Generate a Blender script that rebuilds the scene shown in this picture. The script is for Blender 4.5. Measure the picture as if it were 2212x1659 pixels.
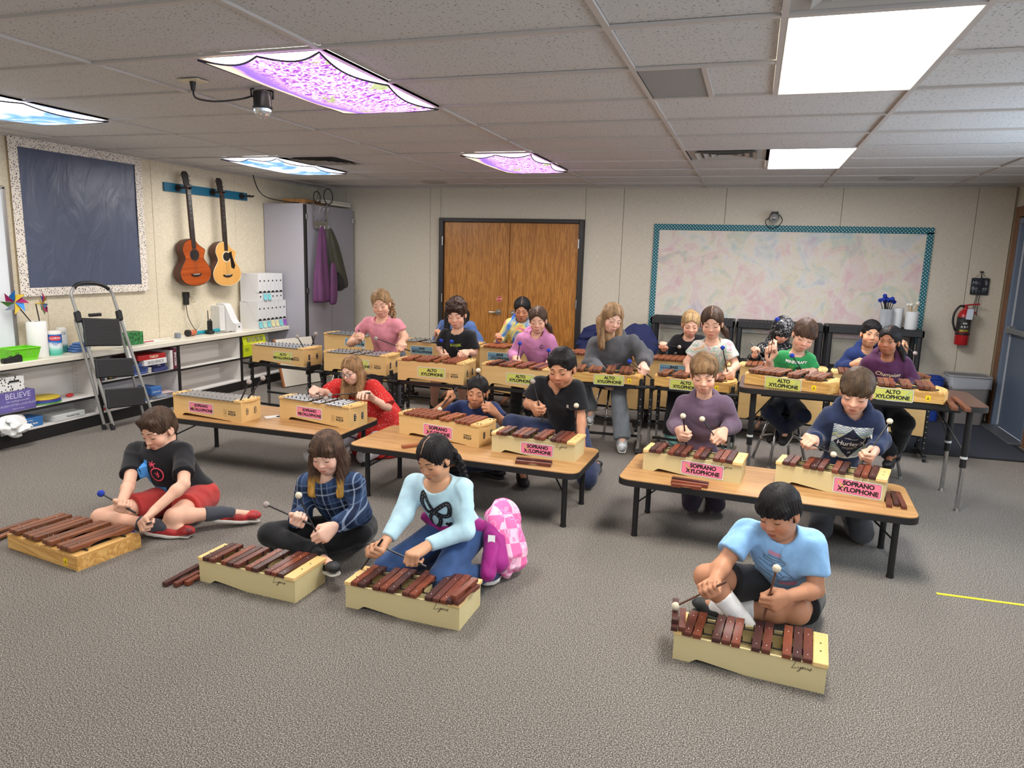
import bpy, bmesh, math, random
import numpy as np
from mathutils import Vector, Matrix, Euler, Quaternion
from mathutils.bvhtree import BVHTree
random.seed(7); np.random.seed(7)
S = bpy.context.scene
for o in list(bpy.data.objects): bpy.data.objects.remove(o)
COL = S.collection
PI = math.pi
# ------------------------------------------------------------------ camera
FPX, YAW, PITCH, ROLL = 1555.0, 0.315527, -0.176913, 0.028978
CAMP = Vector((0, 0, 1.592)); ZC = 2.42
_F = Vector((-math.sin(YAW)*math.cos(PITCH), math.cos(YAW)*math.cos(PITCH), math.sin(PITCH)))
_R = Vector((math.cos(YAW), math.sin(YAW), 0)); _U = _R.cross(_F)
RX = math.cos(ROLL)*_R + math.sin(ROLL)*_U
UX = -math.sin(ROLL)*_R + math.cos(ROLL)*_U
cam = bpy.data.cameras.new('camera'); camo = bpy.data.objects.new('camera', cam); COL.objects.link(camo)
camo.matrix_world = Matrix(((RX.x, UX.x, -_F.x, CAMP.x), (RX.y, UX.y, -_F.y, CAMP.y), (RX.z, UX.z, -_F.z, CAMP.z), (0, 0, 0, 1)))
cam.sensor_fit = 'HORIZONTAL'; cam.sensor_width = 36; cam.lens = FPX/2212*36; cam.clip_start = .05; cam.clip_end = 60
S.camera = camo
# ------------------------------------------------------------------ world, light, exposure
S.view_settings.view_transform = 'Standard'; S.view_settings.look = 'None'
S.view_settings.exposure = 0.18; S.view_settings.gamma = 1.0; S.view_settings.use_curve_mapping = False
wd = bpy.data.worlds.new('world'); S.world = wd; wd.use_nodes = True
wd.node_tree.nodes['Background'].inputs[0].default_value = (0.93, 0.96, 1.0, 1)
wd.node_tree.nodes['Background'].inputs[1].default_value = 0.45
TROFFER_W = 14.0      # emission of the ceiling panels
FABRIC_W = 1.1
TUBE_W = 33       # watts of the tubes in each ceiling fixture in view
def area(name, loc, rot, sx, sy, power, col=(1, 1, 1), spread=None):
    l = bpy.data.lights.new(name, 'AREA'); l.shape = 'RECTANGLE'; l.size = sx; l.size_y = sy; l.energy = power; l.color = col
    o = bpy.data.objects.new(name, l); o.location = loc; o.rotation_euler = rot; COL.objects.link(o)
    return o
# the ceiling fixtures of the part of the room behind the photographer
for lx in (-4.546, -2.106, .335):
    for ly in (.333, -2.717): area('ceiling_lamp', (lx, ly, ZC-.03), (0, 0, 0), .58, 1.18, 22, (1, .975, .93))
# daylight through the windows of the right wall, beside the photographer
area('window_light', (2.43, 4.9, 1.55), (0, PI/2, 0), 1.1, 2.0, 40, (.62, .80, 1.0))
area('window_light', (2.44, .9, 1.55), (0, PI/2, 0), 1.2, 2.4, 40, (.72, .85, 1.0))
# ------------------------------------------------------------------ helpers
def ray(x, y):
    return RX*((x-1106)/FPX) - UX*((y-829.5)/FPX) + _F
def at(x, y, ax, v):            # the point seen at (x, y) of the photograph on the plane axis ax = v
    d = ray(x, y); return CAMP + d*((v-CAMP[ax])/d[ax])
def srgb(*c):
    f = lambda u: (u/255/12.92 if u <= 10.3 else ((u/255+.055)/1.055)**2.4)
    return tuple(f(u) for u in c[:3]) + (1,)
MATS = {}
def mat(name, col, rough=.5, metal=0, spec=.5, noise=None, bump=None, emit=None, alpha=None, trans=None, sheen=None):
    """plain surface; noise=(scale, amount[, stretch]) mottles the colour, bump=(scale, strength)"""
    if name in MATS: return MATS[name]
    m = bpy.data.materials.new(name); m.use_nodes = True; nt = m.node_tree; b = nt.nodes['Principled BSDF']
    c = srgb(*col); b.inputs['Base Color'].default_value = c; m.diffuse_color = c
    b.inputs['Roughness'].default_value = rough; b.inputs['Metallic'].default_value = metal
    b.inputs['Specular IOR Level'].default_value = spec
    if sheen: b.inputs['Sheen Weight'].default_value = sheen
    if alpha is not None: b.inputs['Alpha'].default_value = alpha
    if trans: b.inputs['Transmission Weight'].default_value = trans
    if emit:
        b.inputs['Emission Color'].default_value = srgb(*emit[0]); b.inputs['Emission Strength'].default_value = emit[1]
    if noise or bump:
        tc = nt.nodes.new('ShaderNodeTexCoord')
    if noise:
        n = nt.nodes.new('ShaderNodeTexNoise'); n.inputs['Scale'].default_value = noise[0]; n.inputs['Detail'].default_value = 3
        mp = nt.nodes.new('ShaderNodeMapping'); mp.inputs['Scale'].default_value = noise[2] if len(noise) > 2 else (1, 1, 1)
        nt.links.new(tc.outputs['Object'], mp.inputs[0]); nt.links.new(mp.outputs[0], n.inputs['Vector'])
        r = nt.nodes.new('ShaderNodeMixRGB'); a = noise[1]
        r.inputs[1].default_value = tuple(max(0, u*(1-a)) for u in c[:3])+(1,); r.inputs[2].default_value = tuple(min(1, u*(1+a)) for u in c[:3])+(1,)
        ra = nt.nodes.new('ShaderNodeMapRange'); ra.inputs[1].default_value = .3; ra.inputs[2].default_value = .7
        nt.links.new(n.outputs[0], ra.inputs[0]); nt.links.new(ra.outputs[0], r.inputs[0]); nt.links.new(r.outputs[0], b.inputs['Base Color'])
    if bump:
        n2 = nt.nodes.new('ShaderNodeTexNoise'); n2.inputs['Scale'].default_value = bump[0]; n2.inputs['Detail'].default_value = 4
        bp = nt.nodes.new('ShaderNodeBump'); bp.inputs['Strength'].default_value = bump[1]; bp.inputs['Distance'].default_value = .01
        nt.links.new(tc.outputs['Object'], n2.inputs['Vector']); nt.links.new(n2.outputs[0], bp.inputs['Height']); nt.links.new(bp.outputs[0], b.inputs['Normal'])
    MATS[name] = m; return m
class NT:                       # small node-graph helper
    def __init__(s, name, rough=.6, spec=.5):
        s.m = bpy.data.materials.new(name); s.m.use_nodes = True; s.t = s.m.node_tree; s.b = s.t.nodes['Principled BSDF']
        s.b.inputs['Roughness'].default_value = rough; s.b.inputs['Specular IOR Level'].default_value = spec; MATS[name] = s.m
    def n(s, typ, **kw):
        nd = s.t.nodes.new('ShaderNode'+typ)
        for k, v in kw.items():
            if k.startswith('i_'):
                key = k[2:]; key = int(key) if key.isdigit() else key.replace('_', ' ')
                if hasattr(v, 'is_output') or isinstance(v, bpy.types.NodeSocket): s.t.links.new(v, nd.inputs[key])
                else: nd.inputs[key].default_value = v
            else: setattr(nd, k, v)
        return nd
    def math(s, op, a, b=0.0, c=0.0):
        nd = s.t.nodes.new('ShaderNodeMath'); nd.operation = op
        for i, v in enumerate((a, b, c)):
            if isinstance(v, bpy.types.NodeSocket): s.t.links.new(v, nd.inputs[i])
            else: nd.inputs[i].default_value = v
        return nd.outputs[0]
    def mix(s, f, a, b):
        nd = s.t.nodes.new('ShaderNodeMixRGB')
        for i, v in enumerate((f, a, b)):
            if isinstance(v, bpy.types.NodeSocket): s.t.links.new(v, nd.inputs[i])
            else: nd.inputs[i].default_value = v
        return nd.outputs[0]
    def ramp(s, fac, stops):
        nd = s.t.nodes.new('ShaderNodeValToRGB'); s.t.links.new(fac, nd.inputs[0]); e = nd.color_ramp.elements
        while len(e) < len(stops): e.new(.5)
        for k, (p, c) in enumerate(stops): e[k].position = p; e[k].color = c
        return nd.outputs[0]
    def coord(s, kind='Object', scale=(1, 1, 1), loc=(0, 0, 0), rot=(0, 0, 0)):
        tc = s.t.nodes.new('ShaderNodeTexCoord'); mp = s.t.nodes.new('ShaderNodeMapping')
        mp.inputs['Scale'].default_value = scale; mp.inputs['Location'].default_value = loc; mp.inputs['Rotation'].default_value = rot
        s.t.links.new(tc.outputs[kind], mp.inputs[0]); return mp.outputs[0]
    def col(s, sock): s.t.links.new(sock, s.b.inputs['Base Color']); return s.m
    def bump(s, h, strength=.3, dist=.01):
        b = s.n('Bump', i_Height=h); b.inputs['Strength'].default_value = strength; b.inputs['Distance'].default_value = dist
        s.t.links.new(b.outputs[0], s.b.inputs['Normal'])
def wood(name, light, dark, axis=0, scale=1.0, rough=.4, contrast=1.0, ring=False):
    if name in MATS: return MATS[name]
    g = NT(name, rough, .4); st = [14, 14, 14]; st[axis] = 1.2
    v = g.coord('Object', tuple(a*scale for a in st))
    n = g.n('TexNoise', i_Vector=v); n.inputs['Scale'].default_value = 1.6; n.inputs['Detail'].default_value = 5; n.inputs['Distortion'].default_value = 1.6 if ring else .5
    st2 = [120, 120, 120]; st2[axis] = 3
    n2 = g.n('TexNoise', i_Vector=g.coord('Object', tuple(a*scale for a in st2))); n2.inputs['Scale'].default_value = 1.5; n2.inputs['Detail'].default_value = 2
    f = g.math('MULTIPLY', n.outputs[0], 1.0)
    if ring: f = g.math('ADD', g.math('MULTIPLY', g.math('PINGPONG', g.math('MULTIPLY', n.outputs[0], 9), 1.0), .55), .22)
    f = g.math('ADD', g.math('MULTIPLY', f, .72), g.math('MULTIPLY', n2.outputs[0], .28))
    c = g.ramp(f, [(.5-.22/contrast, srgb(*dark)), (.5+.2/contrast, srgb(*light))])
    return g.col(c)
def link(name, me, parent=None):
    o = bpy.data.objects.new(name, me); COL.objects.link(o)
    if parent: o.parent = parent
    return o
def tag(o, label, cat, group=None):
    o['label'] = label; o['category'] = cat
    if group: o['group'] = group
    return o
def thing(name, label, cat, loc=(0, 0, 0), rz=0, group=None):
    o = link(name, None); o.location = loc; o.rotation_euler = (0, 0, rz); o.empty_display_size = .1
    return tag(o, label, cat, group)
def dup(o, parent=None):
    c = o.copy(); COL.objects.link(c)
    if parent: c.parent = parent
    for ch in list(o.children): dup(ch, c)
    return c
class MB:
    def __init__(s): s.v = []; s.f = []; s.m = []; s.M = None
    def add(s, vs, fs, mi=0):
        k = len(s.v)
        if s.M is not None: vs = [s.M @ Vector(a) for a in vs]
        s.v += [tuple(a) for a in vs]; s.f += [tuple(i+k for i in f) for f in fs]; s.m += [mi]*len(fs); return s
    def box(s, c, d, mi=0, ch=0, R=None):
        x, y, z = d[0]/2, d[1]/2, d[2]/2
        if ch <= 0:
            vs = [(i*x, j*y, k*z) for i in (-1, 1) for j in (-1, 1) for k in (-1, 1)]
            fs = [(0, 1, 3, 2), (4, 6, 7, 5), (0, 4, 5, 1), (2, 3, 7, 6), (0, 2, 6, 4), (1, 5, 7, 3)]
        else:
            ch = min(ch, x*.9, y*.9, z*.9); vs = []; idx = {}
            for i in (-1, 1):
                for j in (-1, 1):
                    for k in (-1, 1):
                        for a in range(3):
                            p = [i*(x-ch), j*(y-ch), k*(z-ch)]; p[a] = (i*x, j*y, k*z)[a]; idx[(i, j, k, a)] = len(vs); vs.append(p)
            fs = []
            for a in range(3):
                b, c2 = (a+1) % 3, (a+2) % 3
                for sg in (-1, 1):
                    q = []
                    for (u, w) in ((-1, -1), (1, -1), (1, 1), (-1, 1)):
                        t = [0, 0, 0]; t[a] = sg; t[b] = u; t[c2] = w; q.append(idx[tuple(t)+(a,)])
                    fs.append(tuple(q) if sg > 0 else tuple(q[::-1]))
                for u in (-1, 1):
                    for w in (-1, 1):
                        t = [0, 0, 0]; t[b] = u; t[c2] = w; q = []
                        for sg, fa in ((-1, b), (1, b), (1, c2), (-1, c2)):
                            t[a] = sg; q.append(idx[tuple(t)+(fa,)])
                        fs.append(tuple(q) if u*w > 0 else tuple(q[::-1]))
            for i in (-1, 1):
                for j in (-1, 1):
                    for k in (-1, 1):
                        q = [idx[(i, j, k, a)] for a in range(3)]; fs.append(tuple(q) if i*j*k > 0 else tuple(q[::-1]))
        cc = Vector(c); vs = [cc + ((R @ Vector(p)) if R is not None else Vector(p)) for p in vs]
        return s.add(vs, fs, mi)
    def frm(s, a, b):
        a, b = Vector(a), Vector(b); d = (b-a).normalized(); u = d.orthogonal().normalized(); return a, b, d, u, d.cross(u)
    def cyl(s, a, b, r, r2=None, n=12, mi=0, caps=True):
        a, b, d, u, w = s.frm(a, b); r2 = r if r2 is None else r2; vs = []
        for p, q in ((a, r), (b, r2)):
            vs += [p + u*(q*math.cos(2*PI*i/n)) + w*(q*math.sin(2*PI*i/n)) for i in range(n)]
        fs = [(i, (i+1) % n, n+(i+1) % n, n+i) for i in range(n)]
        if caps: fs += [tuple(range(n))[::-1], tuple(range(n, 2*n))]
        return s.add(vs, fs, mi)
    def tube(s, pts, r, n=8, mi=0, closed=False):
        pts = [Vector(p) for p in pts]; m = len(pts); vs = []; fs = []; u = None
        rr = r if isinstance(r, (list, tuple)) else [r]*m
        for i, p in enumerate(pts):
            d = ((pts[(i+1) % m] if (closed or i < m-1) else p) - (pts[i-1] if (closed or i > 0) else p)).normalized()
            u = d.orthogonal().normalized() if u is None else (u - d*u.dot(d)).normalized()
            w = d.cross(u); vs += [p + (u*math.cos(2*PI*k/n) + w*math.sin(2*PI*k/n))*rr[i] for k in range(n)]
        for i in range(m if closed else m-1):
            j = (i+1) % m; fs += [(i*n+k, i*n+(k+1) % n, j*n+(k+1) % n, j*n+k) for k in range(n)]
        if not closed: fs += [tuple(range(n))[::-1], tuple(range((m-1)*n, m*n))]
        return s.add(vs, fs, mi)
    def lathe(s, prof, n=20, mi=0, c=(0, 0, 0), axis=2):
        vs = []; fs = []; m = len(prof)
        for (r, z) in prof:
            for k in range(n):
                p = [r*math.cos(2*PI*k/n), r*math.sin(2*PI*k/n), z]
                if axis == 1: p = [p[0], -p[2], p[1]]
                if axis == 0: p = [p[2], p[0], p[1]]
                vs.append((p[0]+c[0], p[1]+c[1], p[2]+c[2]))
        for i in range(m-1): fs += [(i*n+k, i*n+(k+1) % n, (i+1)*n+(k+1) % n, (i+1)*n+k) for k in range(n)]
        fs += [tuple(range(n))[::-1], tuple(range((m-1)*n, m*n))]
        return s.add(vs, fs, mi)
    def ball(s, c, r, n=12, mi=0, sc=(1, 1, 1)):
        h = n//2; prof = [(max(1e-4, math.sin(PI*i/h)), -math.cos(PI*i/h)) for i in range(h+1)]; k = len(s.v)
        M0 = s.M; s.M = None; s.lathe(prof, n, mi)
        for i in range(k, len(s.v)):
            p = s.v[i]; p = Vector((p[0]*r*sc[0]+c[0], p[1]*r*sc[1]+c[1], p[2]*r*sc[2]+c[2])); s.v[i] = tuple(M0 @ p if M0 is not None else p)
        s.M = M0; return s
    def prism(s, poly, h, plane='xy', o=0.0, mi=0, mi_side=None):
        """polygon (counter-clockwise) pushed out by h along the third axis from o"""
        n = len(poly)
        def P(a, b, t):
            return {'xy': (a, b, t), 'xz': (a, t, b), 'yz': (t, a, b)}[plane]
        vs = [P(a, b, o) for a, b in poly] + [P(a, b, o+h) for a, b in poly]
        fl = (plane == 'xz') != (h < 0)
        A = tuple(range(n)); B = tuple(range(n, 2*n))
        s.add(vs, [A if fl else A[::-1], B[::-1] if fl else B], mi)
        sd = [(i, (i+1) % n, n+(i+1) % n, n+i) for i in range(n)]
        s.f += [tuple(j+len(s.v)-2*n for j in (q[::-1] if fl else q)) for q in sd]; s.m += [mi if mi_side is None else mi_side]*n
        return s
    def mesh(s, name, mats, smooth=False):
        me = bpy.data.meshes.new(name); me.from_pydata(s.v, [], s.f)
        for m in (mats if isinstance(mats, (list, tuple)) else [mats]): me.materials.append(m)
        if len(me.materials) > 1: me.polygons.foreach_set('material_index', s.m)
        if smooth: me.polygons.foreach_set('use_smooth', [True]*len(s.f))
        me.update(); return me
    def build(s, name, mats, parent=None, smooth=False, bevel=0, loc=None, rot=None, subsurf=0, auto=None):
        me = s.mesh(name, mats, smooth)
        if bevel:
            bm = bmesh.new(); bm.from_mesh(me)
            ed = [e for e in bm.edges if len(e.link_faces) == 2 and e.calc_face_angle(0) > .5]
            bmesh.ops.bevel(bm, geom=ed, offset=bevel, segments=2, affect='EDGES', clamp_overlap=True); bm.to_mesh(me); bm.free()
        if auto is not None:
            me.polygons.foreach_set('use_smooth', [True]*len(me.polygons)); me.set_sharp_from_angle(angle=math.radians(auto))
        o = link(name, me, parent)
        if loc: o.location = loc
        if rot: o.rotation_euler = rot
        if subsurf:
            md = o.modifiers.new('sub', 'SUBSURF'); md.levels = subsurf; md.render_levels = subsurf
        return o
def struct(o): o['kind'] = 'structure'; return o
def stuff(o): o['kind'] = 'stuff'; return o
def rrect(w, h, r, n=4, cx=0, cy=0):
    p = []
    for (sx, sy, a0) in ((1, -1, -PI/2), (1, 1, 0), (-1, 1, PI/2), (-1, -1, PI)):
        p += [(cx+sx*(w/2-r)+r*math.cos(a0+PI/2*k/n), cy+sy*(h/2-r)+r*math.sin(a0+PI/2*k/n)) for k in range(n+1)]
    return p
_TX = {}
def text_geo(txt, size=1.0, bold=0.0, space=1.0, line=1.0, align='CENTER', shear=0.0, res=3):
    """flat lettering as (verts, faces) centred on the origin of its own xy plane"""
    key = (txt, bold, space, line, align, shear, res)
    if key not in _TX:
        cu = bpy.data.curves.new('t', 'FONT'); cu.body = txt; cu.size = 1; cu.offset = bold; cu.space_character = space; cu.space_line = line
        cu.align_x = align; cu.align_y = 'CENTER'; cu.shear = shear; cu.resolution_u = res; cu.fill_mode = 'FRONT'
        ob = bpy.data.objects.new('t', cu); COL.objects.link(ob); bpy.context.view_layer.update()
        me = bpy.data.meshes.new_from_object(ob.evaluated_get(bpy.context.evaluated_depsgraph_get()))
        _TX[key] = ([tuple(v.co) for v in me.vertices], [tuple(p.vertices) for p in me.polygons])
        bpy.data.objects.remove(ob); bpy.data.curves.remove(cu); bpy.data.meshes.remove(me)
    v, f = _TX[key]
    return [(a[0]*size, a[1]*size, 0) for a in v], f
def stroke_geo(lines, w):
    """flat ribbons along polylines (xy)"""
    vs = []; fs = []
    for raw in lines:
        pts = [raw[0]]
        for p in raw[1:]:
            q = pts[-1]; n = max(1, int(math.hypot(p[0]-q[0], p[1]-q[1])/.012)); pts += [(q[0]+(p[0]-q[0])*j/n, q[1]+(p[1]-q[1])*j/n) for j in range(1, n)]+[p]
        k = len(vs); m = len(pts)
        for i, p in enumerate(pts):
            a = Vector(pts[max(0, i-1)][:2]); b = Vector(pts[min(m-1, i+1)][:2]); d = (b-a)
            d = d.normalized() if d.length > 1e-9 else Vector((1, 0)); nrm = Vector((-d.y, d.x))*w/2
            vs += [(p[0]+nrm.x, p[1]+nrm.y, 0), (p[0]-nrm.x, p[1]-nrm.y, 0)]
        fs += [(k+2*i+1, k+2*i+3, k+2*i+2, k+2*i) for i in range(m-1)]
    return vs, fs
def smooth_line(pts, n=6):
    out = []
    P = [Vector((*p, 0)[:3]) for p in pts]
    for i in range(len(P)-1):
        p0, p1, p2, p3 = P[max(0, i-1)], P[i], P[i+1], P[min(len(P)-1, i+2)]
        for k in range(n):
            t = k/n; out.append(.5*((2*p1)+(p2-p0)*t+(2*p0-5*p1+4*p2-p3)*t*t+(3*p1-p0-3*p2+p3)*t**3))
    out.append(P[-1]); return out
def flat(name, geo, m, parent, M, eps=.0004):
    """lettering or a mark lying on a face: geo in xy carried by the matrix M, a hair proud of the face"""
    vs, fs = geo; mb = MB(); mb.M = M; mb.add([(a[0], a[1], eps) for a in vs], fs); return mb.build(name, m, parent)
FRONT = Matrix.Rotation(PI/2, 4, 'X')      # xy drawing -> stands upright, facing -y
def T(x, y, z): return Matrix.Translation((x, y, z))
# shared materials
BLACKM = mat('black powder coat', (24, 24, 26), .45); BLACKP = mat('black plastic', (28, 28, 30), .5); CHROME = mat('chrome', (205, 205, 208), .18, 1)
WHITEP = mat('white laminate', (226, 222, 214), .45); INK = mat('black ink', (20, 19, 22), .6); WHITEINK = mat('white ink', (235, 233, 228), .6)
STEEL = mat('brushed steel', (170, 168, 165), .32, 1); PAPER = mat('white paper', (232, 232, 230), .7); CREAMP = mat('ivory plastic', (214, 204, 176), .45)
# ================================================================== ROOM
XL, XR, YB, YF = -5.72, 2.47, 8.75, -3.6
def m_carpet():
    g = NT('loop carpet', .95, .1); v = g.coord('Object')
    n1 = g.n('TexNoise', i_Vector=v, i_Scale=210.0, i_Detail=3.0, i_Roughness=.75); n2 = g.n('TexNoise', i_Vector=v, i_Scale=520.0, i_Detail=1.0)
    n3 = g.n('TexNoise', i_Vector=v, i_Scale=1.2, i_Detail=2.0)
    f = g.math('ADD', g.math('MULTIPLY', n1.outputs[0], .75), g.math('MULTIPLY', n2.outputs[0], .25))
    c = g.ramp(f, [(.40, srgb(50, 46, 44)), (.47, srgb(88, 83, 79)), (.52, srgb(122, 116, 110)), (.59, srgb(194, 187, 177))])
    c = g.mix(g.math('MULTIPLY', n3.outputs[0], .22), c, srgb(104, 96, 90)); g.col(c)
    g.bump(f, .6, .006); return g.m
def m_vinyl(name, col, dark):
    g = NT(name, .55, .3); v = g.coord('Object')
    n = g.n('TexNoise', i_Vector=g.coord('Object', (160, 160, 22)), i_Scale=1.0, i_Detail=3.0); n2 = g.n('TexNoise', i_Vector=g.coord('Object', (24, 24, 190)), i_Scale=1.0, i_Detail=2.0)
    f = g.math('ADD', g.math('MULTIPLY', n.outputs[0], .5), g.math('MULTIPLY', n2.outputs[0], .5))
    g.col(g.ramp(f, [(.38, srgb(*dark)), (.6, srgb(*col))])); g.bump(f, .15, .003); return g.m
def m_ctile():
    g = NT('fissured ceiling tile', .9, .1); v = g.coord('Object')
    vo = g.n('TexVoronoi', i_Vector=g.coord('Object', (1, 1.7, 1)), i_Scale=55.0, i_Randomness=1.0)
    nz = g.n('TexNoise', i_Vector=v, i_Scale=70.0, i_Detail=2.0)
    n3 = g.n('TexNoise', i_Vector=v, i_Scale=150.0, i_Detail=2.0)
    hole = g.math('MULTIPLY', g.math('LESS_THAN', vo.outputs[0], .30), g.math('GREATER_THAN', nz.outputs[0], .54))
    c = g.ramp(n3.outputs[0], [(.35, srgb(198, 197, 196)), (.65, srgb(214, 213, 212))])
    g.col(g.mix(g.math('MULTIPLY', hole, .75), c, srgb(96, 90, 86))); g.bump(g.math('SUBTRACT', 1.0, hole), .3, .004); return g.m
CARPET = m_carpet(); VINYL = m_vinyl('cream vinyl wall panel', (226, 214, 190), (208, 195, 168)); VINYLB = m_vinyl('beige vinyl wall panel', (214, 206, 190), (200, 191, 172)); CTILE = m_ctile()
TEE = mat('painted ceiling tee', (196, 189, 184), .5); SEAM = mat('wall seam strip', (168, 156, 134), .6)
struct(MB().box(((XL+XR)/2, (YB+YF)/2, -.05), (XR-XL, YB-YF, .1)).build('floor', CARPET))
def wall_panels(w, pieces, m, seam_m):
    for (c, d) in pieces: MB().box(c, d, ch=.002).build('wall_panel', m, w)
wl = struct(MB().box((XL-.06, (YB+YF)/2, ZC/2), (.08, YB-YF+.2, ZC+.1)).build('wall_left', SEAM))
ys = [YF] + [5.848-1.22*k for k in range(7, -3, -1)] + [YB]
ys = sorted(set(round(y, 3) for y in ys if YF <= y <= YB))
wall_panels(wl, [((XL-.01, (a+b)/2, ZC/2), (.02, b-a-.004, ZC)) for a, b in zip(ys, ys[1:]) if b-a > .02], VINYL, SEAM)
wb = struct(MB().box(((XL+XR)/2, YB+.06, ZC/2), (XR-XL+.2, .08, ZC+.1)).build('wall_back', SEAM))
xs = [XL, -5.28, -4.037, -3.89, -1.985, -1.525, -.362, .855, 2.135, XR]
for a, b in zip(xs, xs[1:]):
    if a == -3.89: MB().box(((a+b)/2, YB+.01, (2.04+ZC)/2), (b-a-.004, .02, ZC-2.04), ch=.002).build('wall_panel', VINYLB, wb)
    else: MB().box(((a+b)/2, YB+.01, ZC/2), (b-a-.004, .02, ZC), ch=.002).build('wall_panel', VINYLB, wb)
wr = struct(MB().box((XR+.06, (YB+8.5)/2, ZC/2), (.08, YB-8.5+.1, ZC)).box((XR+.06, 8.05, ZC-.19), (.08, 1.0, .38)).box((XR+.06, 4.8, ZC/2), (.08, 5.6, ZC)).build('wall_right', VINYLB))
BASEM = mat('black vinyl base', (34, 32, 32), .5)
for nm, a, b in (('baseboard_back_left', -4.9, -3.9), ('baseboard_back', -1.98, XR)):
    struct(MB().box(((a+b)/2, YB-.004, .05), (b-a, .008, .1), ch=.002).build('baseboard_back', BASEM))
struct(MB().box((XL+.004, 1.2, .05), (.008, 7.0, .1)).build('baseboard_left', BASEM))
# ---- ceiling: slab, tees, tiles
cl = struct(MB().box(((XL+XR)/2, (YB+YF)/2, ZC+.13), (XR-XL+.2, YB-YF, .02)).build('ceiling', mat('plenum', (60, 58, 56), .9)))
GX = [-.581+1.22*k for k in range(-4, 3)]; GY = [2.773+.61*j for j in range(-9, 10)]
cxs = [XL]+GX+[XR]; cys = [y for y in GY if y > YF]+[YB]
fixt = {}                                            # cells taken by fixtures: (x0, x1, y0, y1)
holes = []
for x0 in (-4.851, -2.411, .03):
    for y0 in (-.277, 2.773, 5.823): holes.append((x0, x0+.61, y0, y0+1.22))
holes += [(.03, .64, 2.163, 2.773), (-.581, -.276, 3.383, 3.993), (-.581, .03, 5.823, 6.433), (-4.241, -3.631, 5.823, 6.433)]
tile_me = {}
def tile(x0, x1, y0, y1):
    k = (round(x1-x0, 3), round(y1-y0, 3))
    if k[0] < .05 or k[1] < .05: return
    if k not in tile_me: tile_me[k] = MB().box((0, 0, .009), (k[0]-.02, k[1]-.02, .018), ch=.003).mesh('ceiling_tile', CTILE)
    o = link('ceiling_tile', tile_me[k], cl); o.location = ((x0+x1)/2, (y0+y1)/2, ZC+.004+random.uniform(0, .003))
for i in range(len(cxs)-1):
    for j in range(len(cys)-1):
        x0, x1, y0, y1 = cxs[i], cxs[i+1], cys[j], cys[j+1]
        if y1 < .9: continue                          # behind the lens: nothing of it shows
        hs = sorted([h for h in holes if h[0] < x1-.05 and h[1] > x0+.05 and h[2] < y1-.05 and h[3] > y0+.05])
        a = x0
        for h in hs:
            if h[0]-a > .05: tile(a, h[0], y0, y1)
            a = h[1]
        if x1-a > .05: tile(a, x1, y0, y1)
struct(MB().box(((XL+XR)/2, (YF+.92)/2, ZC+.02), (XR-XL, .92-YF, .03)).build('ceiling', CTILE))
for x in GX: MB().box((x, (YB+.3)/2, ZC), (.024, YB-.3, .012)).build('ceiling_tee', TEE, cl)
for y in GY:
    if y < .3: continue
    a = XL
    for h in sorted(h for h in holes if h[2]+.05 < y < h[3]-.05)+[(XR, XR)]:
        if h[0]-a > .05: MB().box(((a+h[0])/2, y, ZC-.0005), (h[0]-a, .024, .012)).build('ceiling_tee', TEE, cl)
        a = h[1]
for h in holes:
    for x in (h[0], h[1]): MB().box((x, (h[2]+h[3])/2, ZC-.001), (.024, h[3]-h[2], .012)).build('ceiling_tee', TEE, cl)
for (c, d) in (((XL+.012, (YB+.3)/2, ZC-.002), (.024, YB-.3, .016)), (((XL+XR)/2, YB-.012, ZC-.002), (XR-XL, .024, .016)), ((XR-.012, 4.5, ZC-.002), (.024, 8.5, .016))):
    MB().box(c, d).build('ceiling_tee', TEE, cl)
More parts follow.
